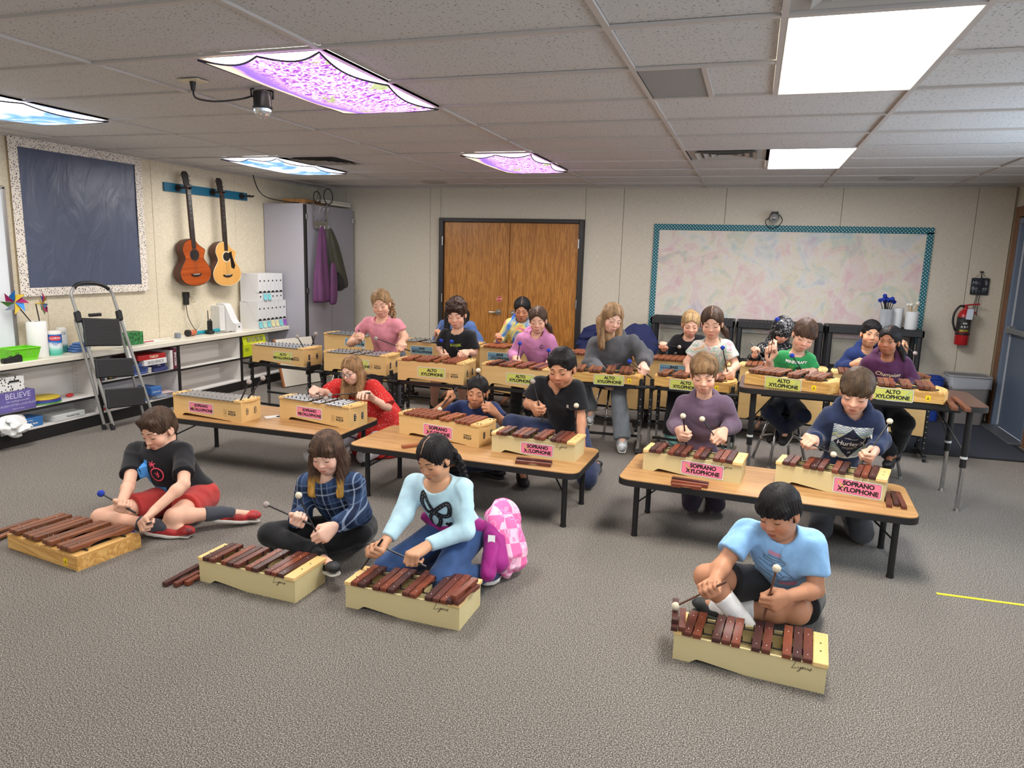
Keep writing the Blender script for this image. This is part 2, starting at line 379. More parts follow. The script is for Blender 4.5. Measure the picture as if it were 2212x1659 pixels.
# ---- ceiling lights
LENS = {}
def m_lens(name, col, s):
    g = NT(name, .4); g.b.inputs['Base Color'].default_value = (.8, .8, .8, 1)
    v = g.coord('Object'); n = g.n('TexNoise', i_Vector=g.coord('Object', (3.2, .35, 1)), i_Scale=1.6, i_Detail=1.0)
    c = g.ramp(n.outputs[0], [(.35, srgb(*[int(u*.94) for u in col])), (.6, srgb(*col))])
    g.t.links.new(c, g.b.inputs['Emission Color']); g.b.inputs['Emission Strength'].default_value = s; return g.m
LENS_W = m_lens('warm prismatic lens', (255, 251, 232), TROFFER_W); LENS_C = m_lens('cool prismatic lens', (250, 247, 255), TROFFER_W)
LENS_F = m_lens('covered lens', (255, 250, 250), 5.0)
FRAMEM = mat('white fixture frame', (214, 211, 205), .4)
def m_flower():
    g = NT('lavender field light cover', .8, .1); v = g.coord('Object')
    n = g.n('TexNoise', i_Vector=v, i_Scale=42.0, i_Detail=2.0); n2 = g.n('TexNoise', i_Vector=v, i_Scale=5.0, i_Detail=3.0, i_Distortion=.6)
    sx = g.n('SeparateXYZ', i_Vector=v)
    fl = g.ramp(n.outputs[0], [(.36, srgb(150, 70, 186)), (.44, srgb(206, 138, 234)), (.51, srgb(252, 228, 252)), (.57, srgb(250, 220, 250)), (.63, srgb(208, 140, 232)), (.72, srgb(130, 84, 190))])
    gr = g.math('GREATER_THAN', n2.outputs[0], .60); c = g.mix(g.math('MULTIPLY', gr, .8), fl, srgb(164, 186, 96))
    n4 = g.n('TexNoise', i_Vector=v, i_Scale=3.0); xx = g.math('ADD', sx.outputs[0], g.math('MULTIPLY', n4.outputs[0], .12))
    sky = g.ramp(g.math('MULTIPLY_ADD', xx, 1.65, .5), [(.16, srgb(250, 236, 206)), (.26, srgb(246, 208, 184)), (.31, srgb(150, 112, 214)), (.44, srgb(176, 130, 232))])
    k = g.ramp(g.math('MULTIPLY_ADD', xx, 1.65, .5), [(.36, (0, 0, 0, 1)), (.52, (1, 1, 1, 1))])
    c = g.mix(k, sky, c)
    g.t.links.new(c, g.b.inputs['Emission Color']); g.t.links.new(c, g.b.inputs['Base Color']); g.b.inputs['Emission Strength'].default_value = FABRIC_W; return g.m
def m_cloud():
    g = NT('cloud light cover', .8, .1); v = g.coord('Object', (1, .7, 1))
    n = g.n('TexNoise', i_Vector=v, i_Scale=5.5, i_Detail=5.0, i_Distortion=.5)
    c = g.ramp(n.outputs[0], [(.38, srgb(110, 160, 222)), (.45, srgb(150, 190, 236)), (.50, srgb(236, 240, 250)), (.7, srgb(255, 255, 255))])
    g.t.links.new(c, g.b.inputs['Emission Color']); g.t.links.new(c, g.b.inputs['Base Color']); g.b.inputs['Emission Strength'].default_value = FABRIC_W*1.1; return g.m
FLOWER, CLOUD = m_flower(), m_cloud(); HEM = mat('dark elastic hem', (40, 36, 58), .8)
def sheet(w, l, seed, sag):
    """fabric cover hung from six magnets: edge scallops between them, the middle sags"""
    nx, ny = 20, 40; mb = MB(); hem = []
    def P(i, j):
        u, v = i/nx, j/ny; x, y = (u-.5)*w, (v-.5)*l
        ex = math.sin(PI*u); ey = math.sin(PI*v); 
        d = sag*(ex**.7)*(ey**.7)
        pv = abs(math.sin(2*PI*v)); pu = abs(math.sin(2*PI*u))
        x -= math.copysign(.045*pv*abs(2*u-1)**3, u-.5); y -= math.copysign(.05*pu*abs(2*v-1)**6, v-.5)
        z = -d - .016*(pv*abs(2*u-1)**3+pu*abs(2*v-1)**6) - .004*math.sin(9*u+seed)*math.sin(14*v+seed*2)*ex*ey
        return (x, y, z)
    mb.add([P(i, j) for j in range(ny+1) for i in range(nx+1)], [(j*(nx+1)+i, (j+1)*(nx+1)+i, (j+1)*(nx+1)+i+1, j*(nx+1)+i+1) for j in range(ny) for i in range(nx)])
    hem = [P(i, 0) for i in range(nx)]+[P(nx, j) for j in range(ny)]+[P(i, ny) for i in range(nx, 0, -1)]+[P(0, j) for j in range(ny, 0, -1)]
    return mb, hem
def light(x0, y0, lens, label, cover=None, sag=.05):
    t = thing('ceiling_light', label, 'ceiling light', (x0+.305, y0+.61, ZC), 0)
    m = MB()
    for (c, d) in (((-.293, 0, 0), (.010, 1.2, .016)), ((.293, 0, 0), (.010, 1.2, .016)), ((0, -.596, 0), (.594, .010, .016)), ((0, .596, 0), (.594, .010, .016))): m.box(c, d, ch=.004)
    m.box((0, 0, .06), (.59, 1.2, .02)); m.build('fixture_frame', FRAMEM, t)
    MB().box((0, 0, -.001), (.576, 1.182, .006)).build('lens', lens, t)
    if cover:
        mb, hem = sheet(.62, 1.21, x0, sag); c = mb.build('fabric_cover', cover, t, smooth=True, loc=(0, 0, -.016))
        MB().tube(hem, .0045, 5, closed=True).build('hem', HEM, c)
    area('fixture_tubes', (x0+.305, y0+.61, ZC-(.10 if cover else .012)), (0, 0, 0), .5, 1.1, TUBE_W, (1, .97, .92))
    return t
light(.03, 2.773, LENS_W, 'large bare warm white ceiling light panel nearest the camera')
light(.03, 5.823, LENS_C, 'smaller looking bare white ceiling light panel near the back wall')
light(-2.411, 2.773, LENS_F, 'ceiling light under purple flower fabric, near the disco ball', FLOWER, .06)
light(-2.411, 5.823, LENS_F, 'ceiling light under purple flower fabric, in front of the oak doors', FLOWER, .05)
light(-4.851, 2.773, LENS_F, 'ceiling light under cloud fabric beside the blue bulletin board', CLOUD, .06)
light(-4.851, 5.823, LENS_F, 'ceiling light under cloud fabric, next to the dark air vent', CLOUD, .05)
# ---- vents, return panel, speakers
VENTM = mat('vent grey paint', (176, 174, 170), .5); DARKV = mat('vent dark throat', (40, 38, 37), .9)
def diffuser(x0, y0, label, w=.61, tint=VENTM):
    t = thing('air_vent', label, 'vent', (x0+w/2, y0+.305, ZC))
    MB().box((0, 0, .01), (w-.02, .59, .01)).build('vent_panel', tint, t)
    MB().box((0, 0, .006), (w*.7, .42, .004)).build('vent_throat', mat('vent throat grey', (104, 102, 100), .8), t)
    for k, (a, z) in enumerate(((.23, -.012), (.17, -.010), (.115, -.008), (.06, -.006))):
        m = MB(); q = [(-a, -a), (a, -a), (a, a), (-a, a)]; b = a-.035; r = [(-b, -b), (b, -b), (b, b), (-b, b)]
        m.add([(x, y*.95, z) for x, y in q]+[(x, y*.95, z+.016) for x, y in r], [(i, (i+1) % 4, 4+(i+1) % 4, 4+i) for i in range(4)])
        m.add([(x, y*.95, z-.003) for x, y in q]+[(x, y*.95, z+.013) for x, y in r], [(4+i, 4+(i+1) % 4, (i+1) % 4, i) for i in range(4)])
        m.build('vent_louver', tint, t)
diffuser(-.581, 5.823, 'pale square ceiling air vent left of the far white light panel')
diffuser(-4.241, 5.823, 'dark ceiling air vent beside the far cloud covered light', tint=mat('dark grey vent', (140, 136, 132), .5))  # this vent gets a darker grey than the other two
diffuser(.03, 2.163, 'ceiling air vent cut off by the top edge above the big white light')
t = tag(MB().box((-.4285, 3.688, ZC+.004), (.285, .585, .01), ch=.002).build('ceiling_grille', mat('grey perforated panel', (150, 152, 152), .6, noise=(300, .15))), 'plain grey half width ceiling panel near the big white light', 'grille')
for p, lb in ((at(1937, 386, 2, ZC), 'round flat ceiling speaker near the right back corner'), (at(939, 394, 2, ZC), 'round flat ceiling speaker above the grey wardrobe side')):
    t = thing('ceiling_speaker', lb, 'speaker', p)
    MB().lathe([(.001, -.006), (.13, -.006), (.155, .0), (.155, .004)], 28).build('speaker_grille', mat('speaker grille', (170, 167, 163), .7), t, smooth=True)
# ---- double door
OAK = wood('varnished oak door', (198, 136, 66), (150, 94, 40), 2, 1.0, .32, 1.0, True); DFRAME = mat('black door frame', (38, 35, 34), .45)
d1 = struct(link('door_1', None))
X0, X1, ZT = -3.89, -1.985, 2.04
for (c, d) in (((X0+.03, YB-.02, ZT/2), (.06, .08, ZT)), ((X1-.03, YB-.02, ZT/2), (.06, .08, ZT)), (((X0+X1)/2, YB-.02, ZT-.025), (X1-X0-.12, .08, .05))):
    MB().box(c, d, ch=.006).build('door_frame', DFRAME, d1)
xm = -2.935
for k, (a, b) in enumerate(((X0+.062, xm-.004), (xm+.004, X1-.062))):
    leaf = MB().box(((a+b)/2, YB+.002, 1.0), (b-a, .04, 1.985), ch=.003).build('door_leaf', OAK, d1)
    hx = xm-.125 if k == 0 else xm+.075; s = -1 if k == 0 else 1
    m = MB(); m.cyl((hx, YB-.018, .87), (hx, YB-.03, .87), .036, n=20); m.cyl((hx, YB-.03, .87), (hx, YB-.075, .87), .013)
    m.tube([(hx, YB-.07, .87), (hx+s*.03*(1 if k else 1), YB-.075, .87), (hx-.11 if k == 0 else hx+.1, YB-.07, .868)], [.013, .012, .009], 8)
    m.build('door_handle', STEEL, leaf, auto=40)
    for hz in (.28, 1.02, 1.75):
        xx = X0+.055 if k == 0 else X1-.055
        MB().cyl((xx, YB-.065, hz-.055), (xx, YB-.065, hz+.055), .009).build('hinge', STEEL, leaf, smooth=False)
oct_ = [(.038*math.cos(PI/8+PI/4*k), .038*math.sin(PI/8+PI/4*k)) for k in range(8)]
st = tag(MB().prism(oct_, .002).build('stop_sticker', mat('stop sign red', (196, 44, 44), .5)), 'small red octagonal stop sticker on the left oak door', 'sticker')
st.matrix_world = T(-3.054, YB-.0185, 1.036) @ FRONT
flat('border', stroke_geo([[(p[0]*.92, p[1]*.92) for p in oct_+oct_[:1]]], .002), WHITEINK, st, T(0, 0, .002))
flat('lettering', text_geo('STOP', .026, .01), WHITEINK, st, T(0, 0, .002))
# ---- right-hand exit door
BROWN = wood('brown door casing', (134, 92, 60), (96, 62, 40), 2, 1, .5); BLUEG = mat('blue grey steel door', (84, 97, 116), .45); BLUEG2 = mat('grey blue steel frame', (104, 117, 136), .45)
d2 = struct(link('door_2', None))
for (c, d) in (((XR-.008, 8.56, 1.055), (.03, .12, 2.11)), ((XR-.008, 7.47, 1.055), (.03, .12, 2.11)), ((XR-.008, 8.015, 2.16), (.03, 1.21, .1))): MB().box(c, d, ch=.004).build('door_casing', BROWN, d2)
for (c, d) in (((XR+.03, 8.47, 1.02), (.09, .06, 2.04)), ((XR+.03, 7.56, 1.02), (.09, .06, 2.04)), ((XR+.03, 8.015, 2.07), (.09, .97, .06))): MB().box(c, d, ch=.004).build('door_frame', BLUEG2, d2)
lf = MB().box((XR+.06, 8.015, 1.02), (.045, .84, 2.02), ch=.003).build('door_leaf', BLUEG, d2)
m = MB(); m.box((XR-.02, 8.0, 1.0), (.03, .74, .05), ch=.006); m.box((XR+.01, 8.36, 1.0), (.07, .06, .08), ch=.008); m.box((XR+.01, 7.66, 1.0), (.07, .05, .07), ch=.008); m.build('push_bar', mat('push bar grey', (148, 152, 158), .35, .6), lf)
MB().box((XR+.03, 8.42, 1.02), (.012, .02, 1.98)).build('weather_strip', mat('pale seal', (178, 182, 186), .6), lf)
tag(MB().box((XR-.05, 8.0, .012), (.14, .9, .02), ch=.006).build('door_threshold', mat('threshold aluminium', (120, 122, 126), .4, .7)), 'metal threshold strip under the blue grey exit door', 'threshold')
# ---- floor mat, tape
mt = thing('floor_mat', 'large dark navy entrance mat in front of the exit door', 'mat', (0, 0, 0))
mp = [(.75, 6.80), (2.40, 6.94), (2.40, 8.35), (.75, 8.4)]
MB().prism(mp, .006).build('mat_pile', mat('navy mat pile', (40, 46, 58), .95, noise=(160, .5), bump=(200, .4)), mt)
ed = MB()
for a, b in zip(mp, mp[1:]+mp[:1]):
    a, b = Vector((*a, .004)), Vector((*b, .004)); d = (b-a); R = Matrix.Rotation(math.atan2(d.y, d.x), 3, 'Z'); ed.box((a+b)/2, (d.length+.03, .035, .009), R=R)
ed.build('rubber_edge', mat('black rubber', (26, 27, 30), .7), mt)
a, b = at(2023, 1282.5, 2, 0), at(2250, 1313, 2, 0); d = b-a
tag(MB().box(((a+b)/2)+Vector((0, 0, .0015)), (d.length, .019, .002), R=Matrix.Rotation(math.atan2(d.y, d.x), 3, 'Z')).build('floor_tape', mat('yellow tape', (232, 214, 40), .5)), 'strip of bright yellow tape on the carpet', 'tape')
# ---- bulletin boards
def m_dash():
    g = NT('dashed border paper', .6, .3); v = g.coord('Object', (1, 1, 1))
    vo = g.n('TexVoronoi', i_Vector=g.coord('Object', (1, 1, .75)), i_Scale=74.0, i_Randomness=.85); n = g.n('TexNoise', i_Vector=v, i_Scale=30.0)
    f = g.math('LESS_THAN', vo.outputs[0], .29)
    ink = g.ramp(vo.outputs[1], [(.15, srgb(206, 176, 106)), (.16, srgb(38, 34, 40)), (.9, srgb(38, 34, 40))])
    return g.col(g.mix(f, srgb(232, 222, 210), ink))
def m_poly_dots(name, base, dot, pitch, r, plane):
    g = NT(name, .55, .3); v = g.coord('Object', (1/pitch,)*3, rot=(0, 0, 0)); sp = g.n('SeparateXYZ', i_Vector=v)
    a = sp.outputs[0] if plane == 'xz' else sp.outputs[1]; b = sp.outputs[2]
    u = g.math('ADD', a, b); w = g.math('SUBTRACT', a, b)
    fu = g.math('SUBTRACT', g.math('FRACT', u), .5); fw = g.math('SUBTRACT', g.math('FRACT', w), .5)
    dd = g.math('SQRT', g.math('ADD', g.math('MULTIPLY', fu, fu), g.math('MULTIPLY', fw, fw)))
    return g.col(g.mix(g.math('LESS_THAN', dd, r), srgb(*base), srgb(*dot)))
def m_navy():
    g = NT('navy plastic sheet', .38, .5); v = g.coord('Object', (1, 1, 1), rot=(.6, 0, 0))
    n = g.n('TexNoise', i_Vector=g.coord('Object', (1, 3.2, 1.3), rot=(.7, 0, 0)), i_Scale=1.6, i_Detail=4.0, i_Distortion=.8)
    g.b.inputs['Base Color'].default_value = srgb(78, 86, 108); g.bump(n.outputs[0], .5, .05); return g.m
def m_tiedye():
    g = NT('pastel tie dye paper', .75, .2); v = g.coord('Object')
    w = g.n('TexNoise', i_Vector=v, i_Scale=2.1, i_Detail=6.0, i_Distortion=1.0, i_Roughness=.6); w2 = g.n('TexNoise', i_Vector=g.coord('Object', loc=(5, 2, 9)), i_Scale=3.0, i_Detail=6.0, i_Distortion=1.0, i_Roughness=.65)
    c = g.ramp(w.outputs[0], [(.36, srgb(132, 172, 200)), (.42, srgb(196, 208, 212)), (.46, srgb(222, 216, 208)), (.50, srgb(222, 206, 172)), (.54, srgb(224, 214, 204)), (.59, srgb(220, 166, 172)), (.66, srgb(214, 184, 186))])
    c2 = g.ramp(w2.outputs[0], [(.38, srgb(146, 186, 172)), (.44, srgb(216, 208, 180)), (.52, srgb(222, 218, 212)), (.60, srgb(216, 174, 184))])
    return g.col(g.mix(.34, g.mix(.5, c, c2), srgb(214, 208, 200)))
DASH = m_dash(); TEALDOT = m_poly_dots('teal polka dot border', (22, 104, 116), (226, 232, 228), .036, .21, 'xz'); NAVY = m_navy(); TIEDYE = m_tiedye()
bb = thing('bulletin_board', 'navy covered bulletin board with white dashed border beside the guitars', 'bulletin board', (XL, 5.04, 1.78))
def wavy(x, y0, y1, z0, z1, m, name, parent, amp=.006):
    nx = 14; mb = MB(); P = []
    for j in range(nx+1):
        for i in range(nx+1):
            u, v = i/nx, j/nx; P.append((x+amp*(math.sin(u*7+v*3)*math.sin(v*5+1)), y0+(y1-y0)*u, z0+(z1-z0)*v))
    mb.add(P, [(j*(nx+1)+i, j*(nx+1)+i+1, (j+1)*(nx+1)+i+1, (j+1)*(nx+1)+i) for j in range(nx) for i in range(nx)])
    return mb.build(name, m, parent, smooth=True)
MB().box((.006, 0, 0), (.012, 1.32, 1.26)).build('backing_board', mat('fibre board', (170, 150, 120), .8), bb)
wavy(.022, -.6, .6, -.575, .575, NAVY, 'navy_sheet', bb)
for (y0, y1, z0, z1) in ((-.665, -.585, -.64, .635), (.585, .665, -.64, .63), (-.585, .585, .56, .635), (-.585, .585, -.64, -.57)):
    MB().box((.031, (y0+y1)/2, (z0+z1)/2), (.003, y1-y0, z1-z0)).build('border_strip', DASH, bb)
bb = thing('bulletin_board', 'pastel tie dye bulletin board with teal polka dot border above the black shelves', 'bulletin board', (.31, YB-.003, 1.39))
MB().box((0, -.006, 0), (2.88, .012, 1.2)).build('tie_dye_sheet', TIEDYE, bb)
for (a, b, z0, z1) in ((-1.46, -1.395, -.62, .545), (1.395, 1.46, -.62, .56), (-1.46, 1.46, .545, .615)):
    MB().box(((a+b)/2, -.014, (z0+z1)/2), (b-a, .003, z1-z0)).build('border_strip', TEALDOT, bb)
wbd = thing('whiteboard', 'edge of a whiteboard standing on the counter at the left', 'whiteboard', (XL, 3.7, 1.36))
MB().box((.016, 0, 0), (.012, 1.2, 1.27), ch=.002).build('writing_surface', mat('whiteboard enamel', (226, 230, 234), .18), wbd)
for (c, d) in (((.018, .61, 0), (.026, .03, 1.3)), ((.018, 0, .645), (.026, 1.24, .025)), ((.018, 0, -.64), (.03, 1.24, .025))): MB().box(c, d, ch=.003).build('aluminium_frame', STEEL, wbd)
# ---- counter and bookcases on the left wall
XC = -5.40; TOPZ = .655
wt = tag(MB().box(((XL+XC)/2+.01, (1.9+7.62)/2, TOPZ-.022), (XC-XL, 5.72, .044), ch=.005).build('counter_top', mat('cream laminate counter', (226, 219, 203), .35, noise=(6, .03))), 'long cream laminate counter top over the white bookcases', 'counter')
BLK = mat('black edge band', (25, 24, 25), .5); WINT = mat('white melamine', (228, 224, 220), .5)
def bookcase(y0, y1, shelves, label):
    t = thing('bookcase', label, 'bookcase', ((XL+XC)/2, (y0+y1)/2, 0)); w = y1-y0; dp = XC-XL-.01; H = TOPZ-.044
    MB().box((-dp/2+.012, 0, H/2+.04), (.006, w-.01, H-.09)).build('back_panel', WINT, t)
    for s in (-1, 1):
        sd = MB().box((0, s*(w/2-.009), H/2+.05), (dp-.004, .016, H-.1)).build('side_panel', WINT, t)
        MB().box((dp/2, s*(w/2-.009), H/2), (.006, .019, H)).build('edge_band', BLK, sd)
        hl = MB()
        for k in range(12):
            for xx in (-.09, .09): hl.cyl((xx, s*(w/2-.0165), .16+.034*k), (xx, s*(w/2-.0175), .16+.034*k), .0035, n=6)
        stuff(hl.build('shelf_pin_holes', DARKV, t))
    MB().box((0, 0, .05), (dp-.004, w-.004, .1)).build('plinth', BLK, t)
    for z in (.115,)+tuple(shelves):
        sh = MB().box((0, 0, z-.009), (dp-.01, w-.036, .018)).build('shelf', WINT, t)
        if z > .13: MB().box((dp/2-.001, 0, z-.009), (.005, w-.036, .02)).build('edge_band', BLK, sh)
    MB().box((dp/2-.02, 0, H-.006), (.03, w, .012)).build('top_rail', BLK, t)
    return t
for (y0, y1, sh, lb) in ((6.69, 7.61, (.365,), 'white bookcase under the counter end with a green popcorn box'), (5.75, 6.69, (.365,), 'empty white bookcase under the counter with one middle shelf'),
                         (4.81, 5.75, (.375,), 'white bookcase full of board games behind the step ladder'), (3.87, 4.81, (.27,), 'white bookcase holding the purple box and round discs'),
                         (2.93, 3.87, (.27,), 'white bookcase at the left edge of the picture')): bookcase(y0, y1, sh, lb)
# ---- grey wardrobe with coats
GREYL = mat('grey speckled laminate', (166, 163, 172), .5, noise=(140, .06)); GREYD = mat('grey laminate door', (148, 144, 152), .5, noise=(140, .05))
wd_ = thing('wardrobe', 'tall grey two door wardrobe in the back left corner', 'wardrobe', (-5.43, 8.12, 0))
MB().box((0, 0, 1.07), (.56, 1.1, 2.12), ch=.003).build('carcass', GREYL, wd_)
MB().box((.295, -.54, 1.06), (.03, .03, 2.12)).build('edge_strip', BLK, wd_)
for k, (a, b) in enumerate(((-.522, .0), (.006, .545))):
    dr = MB().box((.295, (a+b)/2, 1.08), (.022, b-a-.004, 2.08), ch=.002).build('door', GREYD, wd_)
    yy = -.05 if k == 0 else .05
    MB().tube([(.307, yy, .98), (.335, yy, .98), (.335, yy, 1.1), (.307, yy, 1.1)], .005, 6).build('handle', STEEL, dr)
    for hz in (.15, 1.1, 1.98): MB().box((.31, -.528 if k == 0 else .54, hz), (.012, .03, .06), ch=.002).build('hinge', STEEL, dr)
hk = thing('coat_hook_rack', 'chrome over the door hook rack hanging on the grey wardrobe', 'hook rack', (-5.105, 7.86, 2.14))
m = MB()
for yy in (-.14, .15): m.box((-.0, yy, -.13), (.003, .022, .28)); m.box((-.02, yy, .006), (.045, .022, .003))
m.box((.004, .005, -.25), (.003, .32, .09)); m.build('hook_strap', STEEL, hk)
for k in range(3):
    yy = -.08+.085*k; m = MB(); m.tube([(.006, yy, -.2), (.03, yy, -.14), (.045, yy, -.07), (.05, yy, -.055)], .005, 6); m.ball((.05, yy, -.05), .011, 8)
    m.tube([(.006, yy, -.24), (.03, yy, -.31), (.05, yy, -.3), (.055, yy, -.27)], .005, 6); m.ball((.056, yy, -.262), .010, 8); m.build('hook', CHROME, hk, smooth=True)
tag(MB().box((-5.35, 7.9, 2.16), (.3, .55, .05), ch=.003, R=Matrix.Rotation(.1, 3, 'Z')).build('wooden_board', wood('plain board', (170, 122, 70), (130, 88, 46), 1)), 'brown wooden board lying on top of the grey wardrobe', 'board')
tag(MB().box((-5.22, 8.36, 2.17), (.12, .62, .035), ch=.004).box((-5.22, 8.36, 2.2), (.12, .62, .02), ch=.003).build('white_trim_length', mat('white trim plastic', (214, 210, 196), .5)), 'white plastic channel lengths lying on the grey wardrobe', 'trim')
c = [(-5.6, 7.25, ZC+.02), (-5.58, 7.25, 2.36), (-5.5, 7.22, 2.24), (-5.44, 7.3, 2.17), (-5.35, 7.55, 2.145), (-5.2, 7.68, 2.142), (-5.16, 7.78, 2.15)]
loops = [(-5.16+.0*k, 7.88+.075*math.sin(a), 2.225-.07*math.cos(a)) for k, a in enumerate(np.linspace(0, 2*PI, 14))]
loop2 = [(-5.14, 8.1+.1*math.sin(a), 2.25-.095*math.cos(a)) for a in np.linspace(.3, 2*PI, 16)]
tag(MB().tube(smooth_line(c, 5)+[Vector(p) for p in loops]+[Vector(p) for p in loop2], .006, 6).build('black_cable', BLACKP, smooth=True), 'black cable dropping from the ceiling onto the grey wardrobe', 'cable')
def cloth_lathe(name, m, prof, folds, seed, parent=None, flat_=.35, n=36):
    """hanging cloth: rings (z, radius, dx, dy) with vertical folds"""
    mb = MB(); vs = []
    for (z, r, dx, dy) in prof:
        for k in range(n):
            a = 2*PI*k/n; rr = r*(1+.16*math.sin(folds*a+seed+z*3)+.08*math.sin((folds+2)*a-seed+z*5)); vs.append((dx+rr*math.cos(a)*flat_, dy+rr*math.sin(a), z))
    L = len(prof); mb.add(vs, [(i*n+k, i*n+(k+1) % n, (i+1)*n+(k+1) % n, (i+1)*n+k) for i in range(L-1) for k in range(n)]+[tuple(range(n))[::-1], tuple(range((L-1)*n, L*n))])
    return mb.build(name, m, parent, smooth=True, subsurf=1)
MAROON = mat('plum coat cloth', (92, 50, 88), .8, noise=(5, .15)); OLIVE = mat('olive coat cloth', (62, 60, 48), .8, noise=(5, .15))
ct = thing('coat', 'plum coloured coat hanging from the wardrobe hooks', 'coat', (-5.05, 7.76, 0))
cloth_lathe('coat_body', MAROON, [(1.87, .02, .02, .02), (1.84, .055, .02, .02), (1.7, .085, .02, .02), (1.5, .105, .025, .0), (1.3, .14, .03, -.02), (1.1, .16, .035, -.03), (.97, .17, .035, -.03), (.95, .15, .03, -.03)], 5, 1, ct)
cloth_lathe('sleeve', MAROON, [(1.45, .03, .1, .12), (1.3, .055, .1, .13), (1.0, .06, .1, .12), (.93, .055, .1, .1), (.92, .03, .1, .1)], 3, 2, ct, .6)
ct = thing('coat', 'dark olive coat hanging from the wardrobe hooks', 'coat', (-5.05, 7.98, 0))
cloth_lathe('coat_body', OLIVE, [(1.86, .02, .02, -.02), (1.82, .05, .02, -.01), (1.65, .1, .025, .05), (1.45, .135, .03, .1), (1.28, .16, .03, .15), (1.16, .16, .035, .2), (1.1, .12, .03, .22)], 4, 4, ct)
cloth_lathe('lining', mat('black lining', (22, 22, 24), .7), [(1.32, .03, .07, .06), (1.22, .09, .08, .08), (1.12, .085, .08, .1), (1.08, .05, .06, .1)], 3, 2, ct)
# ================================================================== TABLES, STANDS, INSTRUMENTS
OAKTOP = wood('oak laminate top', (194, 150, 98), (148, 106, 64), 0, 1.2, .42, 1.0); WALNUT = wood('dark walnut laminate', (106, 78, 66), (78, 56, 48), 0, 1.0, .25)
BIRCH = wood('birch plywood', (226, 190, 132), (204, 162, 102), 0, .5, .42, .7); BIRCHL = wood('pale lacquered ply', (216, 200, 154), (198, 180, 130), 0, .45, .42, .6)
LID = wood('lacquered beech lid', (236, 196, 132), (216, 168, 100), 1, 1, .38); PINE = wood('striped pine', (230, 186, 114), (182, 128, 62), 0, .55, .42, .8, True); PINEB = wood('pale pine block', (238, 206, 146), (222, 178, 110), 1, .8, .4)
ROSE = [wood('rosewood bar', (116, 62, 48), (72, 36, 30), 1, 1, .38), wood('dark rosewood bar', (84, 48, 42), (54, 30, 28), 1, 1, .38), wood('red rosewood bar', (138, 72, 48), (92, 44, 32), 1, 1, .38)]
WARM = [wood('warm brown bar', (144, 88, 58), (102, 58, 36), 1, 1, .42), wood('mid brown bar', (124, 76, 52), (90, 52, 36), 1, 1, .42)]
REDB = [wood('padauk bar', (164, 94, 58), (118, 60, 38), 1, 1, .4), wood('padauk dark bar', (146, 80, 52), (102, 52, 36), 1, 1, .4)]
ALU = mat('grey aluminium bar', (172, 173, 176), .34, .75); PINM = mat('black bar pin', (22, 22, 24), .5); RUBBER = mat('black rubber cord', (26, 26, 27), .8)
def table(x0, y0, L, W, z, rz, label, top=OAKTOP, tall=False):
    t = thing('table', label, 'table', (x0, y0, 0), rz)
    MB().prism(rrect(L, W, .07, 5, L/2, W/2), .006, o=z-.006).build('laminate_top', top, t)
    e = MB(); a = rrect(L+.008, W+.008, .073, 5, L/2, W/2); e.prism(a, .034, o=z-.0385); e.build('edge_moulding', mat('black edge moulding', (26, 25, 26), .5), t, auto=50)
    MB().box((L/2, W/2, z-.05), (L-.3, W-.12, .02)).build('apron_frame', BLACKM, t)
    lx = (.1, L-.09); ly = (.085, W-.095)
    for x in lx:
        for y in ly:
            m = MB()
            if tall:
                dx = .0; m.cyl((x, y, z-.05), (x+dx, y, .3), .020, n=14); lg = m.build('leg', BLACKM, t, auto=40)
                MB().cyl((x, y, .33), (x, y, .02), .014, n=12).build('chrome_insert', CHROME, lg, auto=40)
                MB().cyl((x, y, .36), (x, y, .375), .022, n=14).build('collar', mat('white tape collar', (210, 210, 208), .6), lg)
                MB().cyl((x, y, .02), (x, y, 0), .016, .02, n=12).build('glide', STEEL, lg)
            else:
                m.cyl((x, y, z-.05), (x, y, .0), .0165, n=14); lg = m.build('leg', BLACKM, t, auto=40)
                MB().cyl((x, y, .014), (x, y, 0), .019, n=12).build('glide', BLACKP, lg)
        m = MB(); m.tube([(x+(.0), ly[0], z*.55), (x+(.17 if x < L/2 else -.17), W/2, z-.05)], .005, 6); m.tube([(x, ly[1], z*.55), (x+(.17 if x < L/2 else -.17), W/2, z-.05)], .005, 6)
        m.tube([(x, ly[0], z-.065), (x, ly[1], z-.065)], .010, 6); m.build('folding_brace', BLACKM, t)
    return t
table(-4.10, 4.09, 1.53, .62, .36, 0, 'low oak laminate table holding the two soprano metallophones')
table(-2.40, 3.955, 1.53, .615, .36, math.radians(-1.5), 'low oak laminate table in the middle with two soprano xylophones')
table(-.64, 3.945, 1.53, .60, .36, math.radians(-2.6), 'low oak laminate table at the right with two soprano xylophones')
table(-.03, 5.235, 1.53, .64, .725, math.radians(-1.3), 'tall dark walnut folding table at the right with alto xylophones', WALNUT, True)
